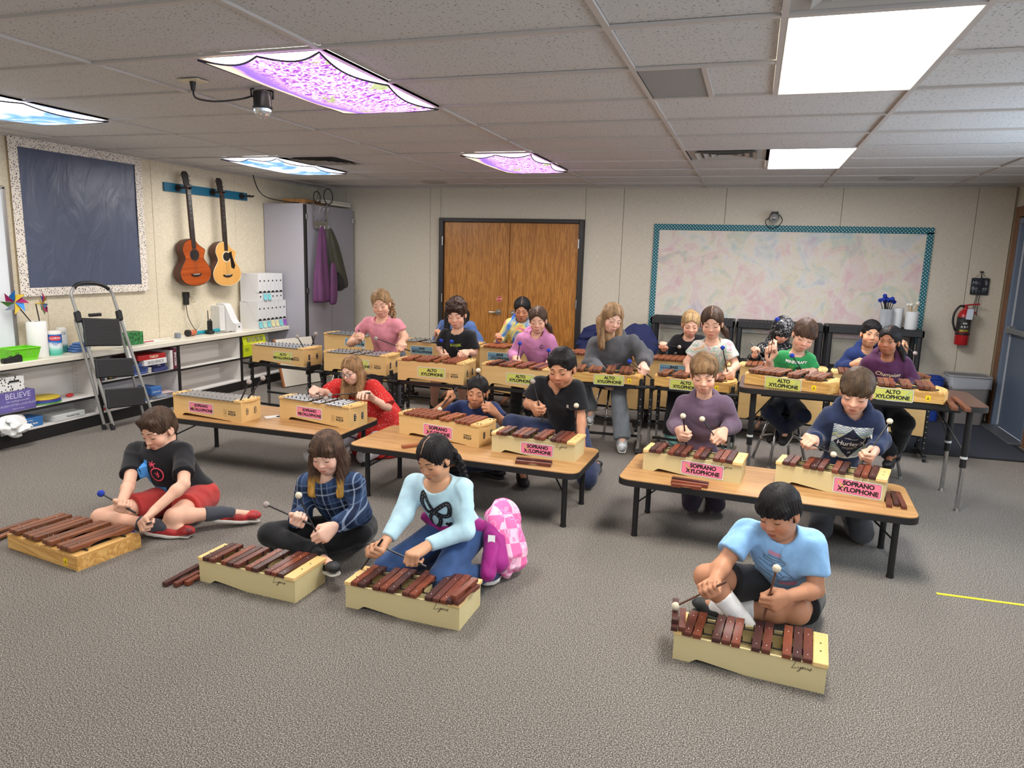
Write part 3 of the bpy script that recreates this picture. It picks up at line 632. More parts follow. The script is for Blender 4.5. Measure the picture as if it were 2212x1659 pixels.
# ---- parts of instruments
_bar = {}
def bar_mesh(kind, mt):
    """unit bar: 1 long (y 0..1), width and thickness baked; scaled in y when placed"""
    k = (kind, mt.name)
    if k in _bar: return _bar[k]
    m = MB()
    if kind == 'alu': m.box((0, .5, .003), (.026, 1, .006), ch=.0015)
    else:
        w = {'rose': .026, 'warm': .034, 'pad': .034, 'bass': .042}[kind]; h = {'rose': .019, 'warm': .021, 'pad': .017, 'bass': .02}[kind]
        prof = [(0, 0), (.28, 0)]+[(.28+.44*i/8, h*.55*math.sin(PI*i/8)**.6) for i in range(1, 8)]+[(.72, 0), (1, 0), (1, h*.8), (.992, h), (.008, h), (0, h*.8)]
        m.prism([(a, b) for a, b in prof], w, 'yz', -w/2)
    me = m.mesh('bar', mt); _bar[k] = me; return me
def logo_script(M, parent, s=1.0):
    """the maker's cursive word"""
    L = [[(.012, .03), (.006, .024), (.0, .008), (-.006, -.004), (.004, -.002), (.014, .001)], [(.016, .006), (.017, .0), (.022, .001), (.026, .008), (.022, -.006), (.016, -.014), (.013, -.012), (.02, -.005), (.03, .002), (.033, .008), (.029, .005), (.031, .0), (.036, .002), (.037, .007), (.039, .006), (.041, .000), (.043, .001), (.047, .007), (.049, .006), (.049, .0), (.054, .002), (.059, .009), (.059, .003), (.055, -.001), (.052, .001)]]
    flat('maker_script', stroke_geo([[(p.x*s, p.y*s) for p in smooth_line(l, 4)] for l in L], .0016*s), INK, parent, M)
CARDS = {'soprano': (236, 128, 158), 'alto': (206, 206, 102), 'bass': (128, 164, 174)}
def card(kind, words, L, w, h, cx, cz, parent, tilt=0.0, y=-.0):
    cm = mat('card '+kind, CARDS[kind], .35); M = T(cx, y, cz) @ Matrix.Rotation(tilt, 4, 'Y') @ FRONT
    mb = MB(); mb.M = M; mb.prism(rrect(w, h, .008, 3), .0012); c = mb.build('label_card', mat('card margin', (232, 230, 226), .4), parent)
    def fl(n, geo, m, e): return flat(n, geo, m, c, M, e)
    vs = rrect(w-.008, h-.008, .007, 3); fl('border_line', ([(a, b, 0) for a, b in vs], [tuple(range(len(vs)))]), INK, .0014)
    vs = rrect(w-.0115, h-.0115, .006, 3); fl('card_face', ([(a, b, 0) for a, b in vs], [tuple(range(len(vs)))]), cm, .0017)
    a, b = words; s = h*.40*(1 if len(b) < 12 else .9)
    def word(txt, x, z, sz, col, bold, e):
        v, f = text_geo(txt, sz, bold, .98); fl('lettering', ([(p[0]+x, p[1]+z, 0) for p in v], f), col, e)
    for txt, z, x in ((a, h*.20, w*.02), (b, -h*.20, w*.02)): word(txt, x, z, s, INK, .05, .002)
    if kind == 'soprano':
        z = [(-w*.41+.0018*k*1.0+.004*math.sin(k*1.25), h*.24-.0016*k+.005*math.cos(k*1.25)) for k in range(19)]
        fl('squiggle_outline', stroke_geo([z], .0055), INK, .0022); fl('squiggle', stroke_geo([z], .0032), mat('squiggle yellow', (240, 216, 120), .5), .0025)
    elif kind == 'alto':
        z = [(w*.30, -h*.1), (w*.30, h*.03), (w*.345, h*.03), (w*.345, h*.16), (w*.39, h*.16), (w*.39, h*.29), (w*.44, h*.29)]
        fl('step_line', stroke_geo([z], .003), mat('step blue', (110, 170, 190), .5), .0022)
    else:
        z = [(-w*.43+w*.035*k, h*(.17 if k % 2 else .0)) for k in range(10)]
        v, f = [], []
        for k in range(5): q = len(v); v += [(-w*.45+w*.07*k, h*.02, 0), (-w*.38+w*.07*k, h*.02, 0), (-w*.415+w*.07*k, h*.24, 0)]; f.append((q, q+1, q+2))
        fl('triangle_row', (v, f), mat('deep blue triangles', (58, 92, 160), .5), .0022)
    return c
def maker_label(cx, cz, parent, s=1.0, fsc=True):
    M = T(cx, -.0006, cz) @ FRONT
    v, f = text_geo('PRIMARY', .0175*s, .01); flat('maker_lettering', ([(a[0], a[1]+.012*s, 0) for a in v], f), INK, parent, M)
    b = rrect(.066*s, .016*s, .001, 1); flat('maker_bar', ([(p[0], p[1]-.006*s, 0) for p in b], [tuple(range(len(b)))]), INK, parent, M)
    v, f = text_geo('SONOR', .0145*s, .012, shear=.3); flat('maker_word', ([(a[0], a[1]-.006*s, 0) for a in v], f), mat('ply coloured ink', (222, 188, 132), .5), parent, M, .0008)
    v, f = text_geo('ORFF', .006*s, .0); flat('maker_line', ([(a[0]+.004, a[1]-.021*s, 0) for a in v], f), INK, parent, M)
    if fsc:
        x = -.063*s; ln = [[(x-.013*s, .022*s), (x+.013*s, .022*s), (x+.013*s, -.026*s), (x-.013*s, -.026*s), (x-.013*s, .022*s)], [(x-.004*s, .0), (x, .0), (x, .005*s), (x-.007*s, .006*s), (x, .018*s), (x+.007*s, .006*s), (x+.001*s, .005*s), (x+.001*s, .0)]]
        flat('tree_mark', stroke_geo([smooth_line(l, 1) for l in ln], .0012*s), INK, parent, M)
        v, f = text_geo('FSC', .0095*s, .01); flat('mark_lettering', ([(a[0]+x, a[1]-.008*s, 0) for a in v], f), INK, parent, M)
def handle_slots(x, y0, y1, z, parent, s=1.0, metal=False):
    for k, yy in enumerate((y0+(y1-y0)*.3, y0+(y1-y0)*.72)):
        sl = MB().prism(rrect(.022*s, .05*s, .0105*s, 4, yy, z), .002, 'yz', x-.0005).build('hand_slot', mat('brass plate', (170, 150, 110), .35, .8) if metal else BLACKP, parent)
        for dz in (-.014, .0, .014): MB().ball((x+.002, yy, z+dz*s), .0045*s, 8).build('bolt', CHROME, sl, smooth=True)
def box_front(L, H, con, yy, th, m, name, parent, Hr=None):
    MB().prism([(a, b) for a, b in con]+[(L, H), (0, H)], th, 'xz', yy).build(name, m, parent)
def con_lyons(L): return [(0, 0), (.115*L, 0), (.165*L, .019), (.2*L, .0185), (.5*L, 0), (L, 0)]
def con_sonor(L, k=1.0): return [(0, 0), (.125*L, 0), (.14*L, .012*k), (.165*L, .019*k), (.2*L, .021*k), (.24*L, .020*k), (.84*L, .004*k), (.86*L, 0), (L, 0)]
def place(pl, pr, z):
    a, b = at(*pl, 2, z), at(*pr, 2, z); d = b-a; return a, d.length, math.atan2(d.y, d.x)
def skewed(parent, a, b, name, m, H, th=.012, z0=0, top=0):
    """a vertical board from plan point a to b"""
    a, b = Vector((*a, 0)), Vector((*b, 0)); d = b-a; R = Matrix.Rotation(math.atan2(d.y, d.x), 3, 'Z')
    return MB().box((a+b)/2+Vector((0, 0, z0+H/2)), (d.length, th, H), R=R).build(name, m, parent)
def instrument(kind, origin, rz, L, label, slots, group=None, wL=.15, wR=.23, H=.11, cardw=None, cardpos=.66, mats=None, missing=0, name='xylophone', cat='xylophone', cover=True, tilt=.0, fsc=True, con=None, barkind=None, metal=False, zcard=None, over=.012, plain=False):
    t = thing(name, label, cat, origin, rz, group)
    ply = BIRCHL if kind == 'lyons' else BIRCH
    if con is None: con = con_lyons(L) if kind == 'lyons' else con_sonor(L, H/.145)
    box_front(L, H, con, 0, .011, ply, 'front_panel', t)
    o = .02                                          # plan: the narrow end is set back at the player's side
    A, B, C, D = (0, 0), (L, 0), (L-.005, wR), (.005, wL+o)
    skewed(t, (D[0], D[1]), (C[0], C[1]), 'back_panel', ply, H-.012, .011, .01)
    skewed(t, (.006, .005), (.010, wL+o), 'end_panel', ply, H-.002, .012); skewed(t, (L-.006, .005), (L-.010, wR), 'end_panel', ply, H-.002, .012)
    m = MB(); m.add([(.01, .01, .026), (L-.01, .01, .026), (L-.012, wR, .026), (.012, wL+o, .026)], [(0, 1, 2, 3)]); m.add([(.01, .01, .02), (L-.01, .01, .02), (L-.012, wR, .02), (.012, wL+o, .02)], [(3, 2, 1, 0)]); m.build('box_bottom', ply, t)
    for f in (.3, .62): skewed(t, (L*f, .01), (L*f, wL+o+(wR-wL-o)*f), 'partition', ply, H-.035, .007, .026)
    ew = .055 if kind == 'lyons' else .062
    zt = H
    if kind == 'lyons':
        for x, w, ya, yb in ((L-ew/2+.004, ew, -.012, wR+.006), (.014, .034, -.006, wL+o+.004)):
            e = MB().box((x, (ya+yb)/2, zt+.008), (w, yb-ya, .018), ch=.002).build('end_block', PINEB, t)
            if x > .1:
                for yy in (.35, .62): MB().cyl((x, yb*yy, zt+.0168), (x, yb*yy, zt+.0176), .0042, n=10).build('mallet_hole', mat('dark hole', (40, 28, 20), .9), e)
    else:
        for side in (1, -1):
            ws = wR if side > 0 else wL+o; x0 = L-ew if side > 0 else -.012; x1 = L+.012 if side > 0 else ew*.62
            n = 8; pts = []
            if side > 0: pts = [(x0, -.006), (x1-.014, -.006)]+[(x1-.016+.022*math.sin(PI*k/n), ws*k/n) for k in range(1, n)]+[(x1-.014, ws+.004), (x0, ws+.004)]
            else: pts = [(x1, ws+.004), (x0+.01, ws+.004)]+[(x0+.012-.018*math.sin(PI*k/n), ws*(n-k)/n) for k in range(1, n)]+[(x0+.01, -.006), (x1, -.006)]
            e = MB().prism(pts, .013, o=zt).build('end_lid', LID, t, auto=40)
            for (fx, fy) in ((.45, .12), (.75, .15), (.45, .84), (.75, .88)):
                q = (x0+(x1-x0)*fx, ws*fy); MB().cyl((*q, zt+.0128), (*q, zt+.0155), .006, n=10).build('rubber_plug', RUBBER, e, auto=40)
    x0 = .034 if kind == 'lyons' else ew*.66; x1 = L-ew+.004 if kind == 'lyons' else L-ew
    N = len(slots); p = (x1-x0)/N; alu = name == 'metallophone'
    bk = barkind or ('alu' if alu else ('rose' if kind == 'lyons' else 'pad'))
    bw = {'alu': .026, 'rose': .026, 'warm': .034, 'pad': .034, 'bass': .042}[bk]
    for yy in (.24, .78):                             # cords the bars lie on
        ya = (wL+o)*yy; yb = wR*yy
        MB().tube([(.02, ya, zt+.004), (L-.02, yb, zt+.004)], .003, 6).build('bar_cord', RUBBER, t)
    pins = MB(); k = 0
    for i, ch in enumerate(slots):
        f = (i+.5)/N; x = x0+p*(i+.5); wl = (wL+o)+(wR-wL-o)*f; z = zt+.006
        ps = [(x-p/2, wl*.24), (x-p/2, wl*.78)]
        if alu: ps = [(x, wl*.16), (x, wl*.84)]
        for q in ps:
            pins.cyl((*q, zt), (*q, z+(.021 if not alu else .018)), .0022 if not alu else .0026, n=6)
            if alu: pins.cyl((*q, z+.006), (*q, z+.018), .0034, n=6)
        if ch == '-': continue
        mt = (mats or [ALU])[(k*5+i*3+len(label)) % len(mats or [ALU])]; k += 1
        ob = link('bar', bar_mesh(bk, mt), t); ob.location = (x, -over-random.uniform(0, .003), z); ln = wl+over*2
        ob.scale = (p*.86/bw, ln, 1); ob.rotation_euler = (0, 0, random.uniform(-.008, .008))
        if not alu and not plain:
            sc = MB(); zz = z+{'rose': .019, 'warm': .021, 'pad': .017, 'bass': .02}[bk]
            for yy in (.02, wl*.80): sc.ball((x, yy, zz-.0005), .003, 8, sc=(1, 1, .5))
            s_ = sc.build('bar_screw', CHROME, ob, smooth=True); s_.matrix_parent_inverse = Matrix.Diagonal((1/ob.scale[0], 1/ob.scale[1], 1, 1)) @ T(-ob.location.x, -ob.location.y, -ob.location.z)
    stuff(pins.build('bar_pins', PINM if not metal else STEEL, t))
    if cardw:
        kd, words, w, h = cardw; card(kd, words, L, w, h, L*cardpos, zcard if zcard is not None else H*.5, t, tilt, -.001)
    if kind == 'lyons': logo_script(T(L-.115, -.0005, H-.028) @ FRONT, t, 1.05)
    elif kind == 'sonor': maker_label(L*.865, H*.42, t, min(1.0, H/.145)*.95, fsc); handle_slots(L+.0005, 0, wR, H*.5, t, H/.145, metal)
    return t
SX = ('soprano', ('SOPRANO', 'XYLOPHONE')); SM = ('soprano', ('SOPRANO', 'METALLOPHONE')); AX = ('alto', ('ALTO', 'XYLOPHONE')); AM = ('alto', ('ALTO', 'METALLOPHONE')); BX = ('bass', ('BASS', 'XYLOPHONE')); BMET = ('bass', ('BASS', 'METALLOPHONE'))
LY = 'BB-BBB-BB-BBB'
rd = math.radians
instrument('lyons', (-2.415, 2.63, 0), rd(-2.5), .555, 'pale soprano xylophone on the carpet before the girl in plaid', LY, mats=ROSE, wR=.235)
instrument('lyons', (-1.631, 2.66, 0), rd(-1.1), .56, 'pale soprano xylophone on the carpet before the girl with the bow shirt', LY, mats=ROSE, wR=.25)
instrument('lyons', (-.184, 2.764, 0), rd(-4.5), .568, 'pale soprano xylophone on the carpet before the boy in the light blue shirt', LY, mats=ROSE, wR=.23)
instrument('lyons', (-1.49, 4.185, .36), rd(-3.5), .55, 'pale soprano xylophone with pink card before the boy in black v-neck', LY, cardw=(*SX, .215, .075), cardpos=.555, mats=ROSE, zcard=.05, wR=.22)
instrument('lyons', (-.53, 4.173, .36), rd(-7), .562, 'pale soprano xylophone with pink card before the smiling boy in purple', LY, cardw=(*SX, .24, .08), cardpos=.615, mats=ROSE, zcard=.051, tilt=.015, wR=.22)
instrument('lyons', (.212, 4.225, .36), rd(-13.5), .56, 'pale soprano xylophone with pink card before the boy in the navy printed hoodie', LY, cardw=(*SX, .24, .085), cardpos=.76, mats=ROSE, zcard=.05, tilt=.01, wR=.22)
instrument('sonor', (-4.0, 4.182, .36), rd(-3), .63, 'soprano metallophone with all bars and two mallets stuck in its end', 'B'*13, cardw=(*SM, .225, .076), cardpos=.415, H=.145, name='metallophone', cat='metallophone', wL=.13, wR=.2, metal=True)
instrument('sonor', (-3.229, 4.397, .36), rd(-8.4), .647, 'soprano metallophone played by the girl with glasses in the red dress', 'BBBBBB-BB-BBBB', cardw=(*SM, .235, .078), cardpos=.435, H=.15, name='metallophone', cat='metallophone', wL=.13, wR=.2)
instrument('sonor', (-2.23, 4.352, .36), rd(-11), .647, 'soprano xylophone with pink card partly behind the braided girl', 'BBBBBB-BB-BBB', cardw=(*SX, .235, .08), cardpos=.5, H=.135, mats=REDB, wL=.15, wR=.22, fsc=False, zcard=.062, over=.006)
# ---- altos on black stands
def stand(o, rz, L, W, z, label):
    t = thing('instrument_stand', label, 'stand', o, rz)
    for s, x in ((-1, -.035), (1, L+.035)):
        for y in (.03, W-.02):
            m = MB(); m.box((x, y, (z+.05+.22)/2), (.026, .026, z+.05-.22), ch=.003); up = m.build('upright', BLACKM, t)
            MB().box((x, y, .16), (.019, .019, .3)).build('inner_tube', STEEL, up)
            h = MB()
            for k in range(6): h.cyl((x, y-.0132, .27+.06*k), (x, y-.0138, .27+.06*k), .0045, n=8)
            stuff(h.build('height_holes', mat('hole steel', (190, 190, 188), .4, .5), up))
        MB().box((x, W/2, .045), (.035, W+.16, .03), ch=.004).build('foot_bar', STEEL, t)
        MB().box((x, W/2-.005, z-.03), (.014, W+.01, .07), ch=.003).build('side_plate', BLACKM, t)
        MB().box((x-s*.0, -.02, z-.012), (.09, .05, .02), ch=.004).build('side_bracket', BLACKM, t)
        for y in (-.07, W+.07):
            c = MB(); c.cyl((x-.012, y, .022), (x+.012, y, .022), .022, n=14); c.box((x, y, .04), (.03, .02, .02)); c.build('caster', BLACKP, t, auto=40)
    for y in (.02, W-.02): MB().box((L/2, y, z-.022), (L+.09, .022, .028), ch=.003).build('support_rail', BLACKM, t)
    MB().box((L/2, W*.5, .1), (L+.07, .02, .02), ch=.003).build('cross_bar', BLACKM, t); MB().box((L/2, W*.85, .2), (L+.07, .02, .02), ch=.003).build('cross_bar', BLACKM, t)
    return t
def on_stand(pl, pr, z, label, slabel, **kw):
    o, L, rz = place(pl, pr, z); W = kw.get('wR', .3)
    instrument('sonor', o, rz, L, label, **kw); stand(Vector((o.x, o.y, 0)), rz, L, W, z, slabel); return o, L, rz
on_stand((545, 781), (656, 793), .53, 'alto metallophone standing unplayed before the lime green popcorn box', 'black height adjustable stand under the unplayed alto metallophone', slots='B'*13, cardw=(*AM, .22, .085), cardpos=.61, H=.158, name='metallophone', cat='metallophone', wL=.16, wR=.27)
on_stand((700, 800), (834, 812), .52, 'alto metallophone played by the standing girl in the pink shirt', 'black height adjustable stand behind the girl with glasses', slots='BBBBBB-BB-BBBB', cardw=(*AM, .23, .085), cardpos=.55, H=.165, name='metallophone', cat='metallophone', wL=.16, wR=.27)
on_stand((859, 820), (1001, 832), .52, 'alto xylophone played by the curly haired boy in black', 'black stand under the alto xylophone of the curly haired boy', slots='BB-BBB-B-BBB', cardw=(*AX, .25, .085), cardpos=.52, H=.168, mats=REDB, wL=.2, wR=.3)
on_stand((1040, 831), (1185, 847), .52, 'alto xylophone played by the girl in the mauve hoodie', 'black stand under the alto xylophone of the girl in mauve', slots='BB-BBB-BB-BBB', cardw=(*AX, .25, .085), cardpos=.58, H=.168, mats=ROSE+REDB, wL=.2, wR=.3, fsc=False)
def pine(o, rz, L, label, slots, wL=.24, wR=.33, H=.065, cardpos=None, sticker=.8, mats=WARM, rounded=True, cardz=.03, tilt=0, cw=.25):
    t = thing('xylophone', label, 'xylophone', o, rz)
    MB().box((L/2, .007, H/2), (L, .014, H), ch=.002).build('front_panel', PINE, t)
    o2 = .03; r = .045 if rounded else .004; n = 6
    P = [(0, 0), (L-.0, 0)]+([(L+.0+r*math.sin(PI*k/n)*.9, wR*(k/n)) for k in range(1, n)] if rounded else [])+[(L-.004, wR), (.004, wL+o2)]
    if rounded: P += [(-r*math.sin(PI*k/n)*.7, (wL+o2)*(1-k/n)) for k in range(1, n)]
    MB().prism(P, .012, o=H).build('top_board', wood('pine top board', (236, 194, 124), (196, 142, 74), 1, .6, .4, .8, True), t, auto=40)
    Q = P[2:]
    for a, b in zip(Q, Q[1:]+[(0, 0)] if rounded else Q[1:]): skewed(t, a, b, 'side_panel', PINE, H)
    if not rounded: skewed(t, (L-.007, .0), (L-.01, wR), 'side_panel', PINE, H, .014); skewed(t, (.007, .0), (.01, wL+o2), 'side_panel', PINE, H, .014)
    else: skewed(t, (L, 0), Q[0], 'side_panel', PINE, H)
    MB().prism([(.1*L, wL*.36), (.9*L, wR*.33), (.9*L, wR*.66), (.1*L, wL*.75)], .001, o=H+.0119).build('resonator_slot', DARKV, t)
    x0, x1 = .01, L-.045; N = len(slots); p = (x1-x0)/N; zt = H+.012; pins = MB()
    for yy in (.2, .8): MB().tube([(.01, (wL+o2)*yy, zt+.006), (L-.02, wR*yy, zt+.006)], .0045, 6).build('bar_cord', RUBBER, t)
    for i, c in enumerate(slots):
        f = (i+.5)/N; x = x0+p*(i+.5); wl = (wL+o2)+(wR-wL-o2)*f
        for q in ((x-p/2, wl*.2), (x-p/2, wl*.8)): pins.cyl((*q, zt), (*q, zt+.03), .0028, n=6); pins.ball((*q, zt+.031), .0042, 6)
        if c == '-': continue
        ob = link('bar', bar_mesh('warm', mats[(i*7+len(label)) % len(mats)]), t); ln = wl*1.0; ob.scale = (p*.88/.034, ln, 1); ob.location = (x, .004, zt+.010); ob.rotation_euler = (0, 0, random.uniform(-.008, .008))
    stuff(pins.build('bar_pins', STEEL, t))
    if sticker:
        s = MB(); s.M = T(L*sticker, -.0004, H*.5) @ FRONT; s.prism(rrect(.03, .036, .006, 3), .0008); s = s.build('yellow_sticker', mat('sticker yellow', (244, 208, 30), .4), t)
        M = T(L*sticker, -.0004, H*.5) @ FRONT
        flat('player_mark', stroke_geo([[(-.003, -.006), (-.001, .0), (.001, .007)], [(-.004, .002), (.0, .003), (.004, -.001)], [(-.001, .0), (.003, -.006)], [(-.011, -.008), (.011, -.008)]], .0026), INK, s, M, .0011)
    if cardpos is not None: card(*AX, L, cw, .085, L*cardpos, cardz, t, tilt, -.002)
    return t
PS = '-BB-BBB-BB-BBB'
t = pine(Vector((-3.60, 2.574, 0)), rd(-8), .575, 'grained pine alto xylophone on the carpet before the boy with the 40 shirt', 'BB-BBB-BB-BBB', rounded=False, wL=.25, wR=.345, sticker=.84)
for pl, pr, z, lb, sl, cp, st_ in (((1238, 823), (1376, 832), .57, 'pine alto xylophone played by the girl in the grey hoodie', 'black stand under the pine xylophone of the grey hoodie girl', .56, .88), ((1415, 833), (1572, 849), .575, 'pine alto xylophone played by the girl in the tie dye tee', 'black stand under the pine xylophone of the tie dye tee girl', .42, .85)):
    o, L, rz = place(pl, pr, z); pine(o, rz, L, lb, 'BB-BBB-BB-BBB', cardpos=cp, sticker=st_, cardz=.028); stand(Vector((o.x, o.y, 0)), rz, L, .33, z, sl)
o, L, rz = place((1610, 829), (1787, 852), .726); pine(o, rz, L, 'pine alto xylophone on the dark table before the boy in green', 'BBBBBB-BB-BBB', cardpos=.47, sticker=.84, cardz=.035, wL=.22, wR=.3)
o, L, rz = place((1855, 857), (2035, 874), .726); pine(o, rz, L, 'pine alto xylophone on the dark table before the girl in the maroon hoodie', 'BB-BBB-BB-BBB', cardpos=.40, sticker=.83, cardz=.035, mats=ROSE[::2]+WARM, wL=.22, wR=.3)
# ---- basses on their wheeled frames
def bass(pxl, pxr, y, label, slots, metal_, mats=None, cardf=None, cz=.33, L=None):
    zb, H = .2, .47
    a = at(pxl, 780, 1, y); b = at(pxr, 800, 1, y-.05); o = Vector((a.x, y, zb)); d = Vector((b.x-a.x, -.05, 0)); rz = math.atan2(d.y, d.x); L = d.length
    t = instrument('bass', o, rz, L, label, slots, H=H, wL=.24, wR=.34, mats=mats, name='metallophone' if metal_ else 'xylophone', cat='metallophone' if metal_ else 'xylophone', cardw=((*BMET,) if metal_ else (*BX,))+(.26, .085) if cardf else None, cardpos=cardf or .5, zcard=cz, con=[(0, .0), (.12*L, 0), (.2*L, .04), (.5*L, .02), (L, 0)], barkind=None if metal_ else 'bass', plain=True)
    for x in (-.02, L+.02):
        for y_ in (.03, .33):
            u = MB().box((x, y_, .03), (.024, .03, .42), ch=.003).build('frame_upright', BLACKM, t); h = MB()
            for k in range(8): h.cyl((x, y_-.0152, -.1+.045*k), (x, y_-.016, -.1+.045*k), .0045, n=8)
            stuff(h.build('height_holes', mat('hole steel', (190, 190, 188), .4, .5), u))
            MB().box((x, y_, -.12), (.018, .02, .1)).build('inner_tube', STEEL, t)
        MB().box((x, .18, -.155), (.03, .5, .026), ch=.004).build('foot_bar', BLACKM, t)
        for y_ in (-.06, .42): c = MB(); c.cyl((x-.011, y_, -.178), (x+.011, y_, -.178), .022, n=14); c.box((x, y_, -.16), (.026, .02, .02)); c.build('caster', BLACKP, t, auto=40)
    MB().box((L/2, .2, -.155), (L+.03, .024, .024), ch=.003).build('cross_bar', BLACKM, t); MB().box((L/2, .3, -.06), (L+.03, .02, .02), ch=.003).build('cross_bar', BLACKM, t)
    return t
bass(701, 848, 6.95, 'bass metallophone at the left behind the girl in pink', 'BBBBBB-BB-BBB', True, None, .46, .40)
bass(862, 1018, 6.8, 'bass metallophone behind the curly haired boy in black', 'BBB-BB-BBB-BB', True, None, .32, .39)
bass(1036, 1205, 6.75, 'bass xylophone played by the girl in the bright tie dye hoodie', 'BBBB-BBB-BBB', False, REDB, .26, .39)
bass(1218, 1380, 6.7, 'bass xylophone mostly hidden behind the girl in the grey hoodie', 'BBB-BBB-BBBB', False, REDB)
bass(1397, 1585, 6.72, 'bass xylophone played by the girl in the black sweater', 'BBBBBB-B-BBB', False, WARM, .32, .40)
bass(1600, 1785, 6.72, 'bass xylophone played by the child in the black patterned hood', 'BBBBBB-B-BBB', False, WARM)
bb_ = bass(1803, 2012, 6.68, 'bass xylophone at the right end, under three loose bars', 'BBB-BBB-BBB--', False, WARM)
# ---- loose bars
def loose(kind, mt, p, L, rz, label, tilt=(0, 0), w=1.0, group='loose xylophone bars'):
    o = link('xylophone_bar', bar_mesh(kind, mt)); o.scale = (w, L, 1); o.location = p; o.rotation_euler = (tilt[0], tilt[1], rz); return tag(o, label, 'bar', group)
def along(pa, pb, z):                              # a bar seen from pixel pa to pb at height z
    a, b = at(*pa, 2, z), at(*pb, 2, z); d = b-a; return a, d.length, math.atan2(d.y, d.x)-PI/2
for (pa, pb, mt, lb) in (((357, 1267), (432, 1226), ROSE[1], 'darkest loose bar leaning out left of the plaid girl\'s xylophone'), ((380, 1268), (433, 1240), ROSE[0], 'middle of three loose bars beside the plaid girl\'s xylophone'), ((404, 1265), (433, 1249), ROSE[2], 'short loose bar nearest the plaid girl\'s xylophone foot')):
    o, L, rz = along(pa, pb, .004); o.x -= .004; loose('rose', mt, o, L, rz, lb)
for k, (pa, pb, lb) in enumerate((((-60, 1190), (83, 1131), 'long loose brown bar at the left edge on the carpet'), ((-66, 1172), (84, 1126), 'second long loose bar at the left edge, behind the first'))):
    o, L, rz = along(pa, pb, .002); o.z = .001; loose('warm', WARM[k], o, min(L, .42), rz, lb)
def stack(base, items):
    for (dx, dy, dz, L, rz, mt, kd, lb) in items: loose(kd, mt, Vector(base)+Vector((dx, dy, dz)), L, rz, lb)
c3 = Vector((-1.631, 2.66, 0))+Matrix.Rotation(rd(-1.1), 3, 'Z') @ Vector((.535, .0, .129))
stack(c3, ((-.012, -.03, .0, .2, rd(-4), ROSE[1], 'rose', 'lower left loose bar on the end of the bow girl\'s xylophone'), (.016, -.024, .0, .19, rd(-8), ROSE[0], 'rose', 'lower right loose bar on the end of the bow girl\'s xylophone'), (.004, -.02, .02, .2, rd(-7), ROSE[2], 'rose', 'reddish loose bar lying on top at the end of the bow girl\'s xylophone')))
c4 = Vector((-.184, 2.764, 0))+Matrix.Rotation(rd(-4.5), 3, 'Z') @ Vector((.012, .0, .13))
stack(c4, ((-.012, -.02, .0, .17, rd(4), ROSE[1], 'rose', 'lower loose bar on the left end of the front right xylophone'), (.018, -.012, .0, .17, rd(4), ROSE[0], 'rose', 'second lower loose bar on the front right xylophone'), (-.012, .005, .02, .19, rd(5), ROSE[1], 'rose', 'dark loose bar on top at the left end of the front right xylophone')))
for (pa, pb, kd, mt, lb) in (((1452, 1034), (1530, 1047), 'rose', ROSE[1], 'loose dark bar behind the others under the purple boy\'s pink card'), ((1450, 1041), (1529, 1052), 'rose', ROSE[2], 'middle loose bar on the right low table'), ((1450, 1048), (1515, 1056), 'rose', ROSE[2], 'front loose bar on the right low table'),
    ((1114, 998), (1190, 1006), 'rose', ROSE[0], 'front loose bar on the middle low table'), ((1116, 992), (1192, 1000), 'rose', ROSE[1], 'rear loose bar on the middle low table'), ((869, 966), (930, 959), 'pad', REDB[0], 'brown loose bar left of the braided girl\'s head on the middle table'),
    ((1921, 1094), (1915, 1066), 'rose', ROSE[0], 'loose bar next to the end of the navy hoodie boy\'s xylophone'), ((1936, 1092), (1928, 1065), 'rose', ROSE[1], 'middle loose bar at the right end of the right low table'), ((1953, 1098), (1938, 1066), 'rose', ROSE[0], 'outer loose bar at the right corner of the right low table')):
    o, L, rz = along(pa, pb, .367); o.z = .361; loose(kd, mt, o, L, rz, lb)
for (pa, pb, lb) in (((2063, 885), (2043, 862), 'left loose bar on the dark table end'), ((2091, 888), (2060, 861), 'right loose bar on the dark table end')):
    o, L, rz = along(pa, pb, .732); o.z = .727; loose('warm', WARM[1], o, L, rz, lb)
M25 = bb_.matrix_basis
for k in range(3):
    p = M25 @ Vector((bb_.children[0].dimensions.x-.11+.05*k, -.03, .495)); loose('bass', WARM[k % 2], p, .42, bb_.rotation_euler.z+rd(18), ('left', 'middle', 'right')[k]+' of three loose bars across the end of the rightmost bass xylophone')
for k, (p, L, rz, tl, lb) in enumerate((((-.735, 5.25, .002), .36, rd(-8), (rd(14), 0), 'long bar standing tilted on the carpet between the low tables'), ((-.70, 5.42, .07), .26, rd(-10), (rd(5), 0), 'left shorter bar lying by the xylophone stand foot'), ((-.655, 5.42, .07), .26, rd(-10), (rd(5), 0), 'right shorter bar lying by the xylophone stand foot'))): loose('warm', WARM[k % 2], p, L, rz, lb, tl)
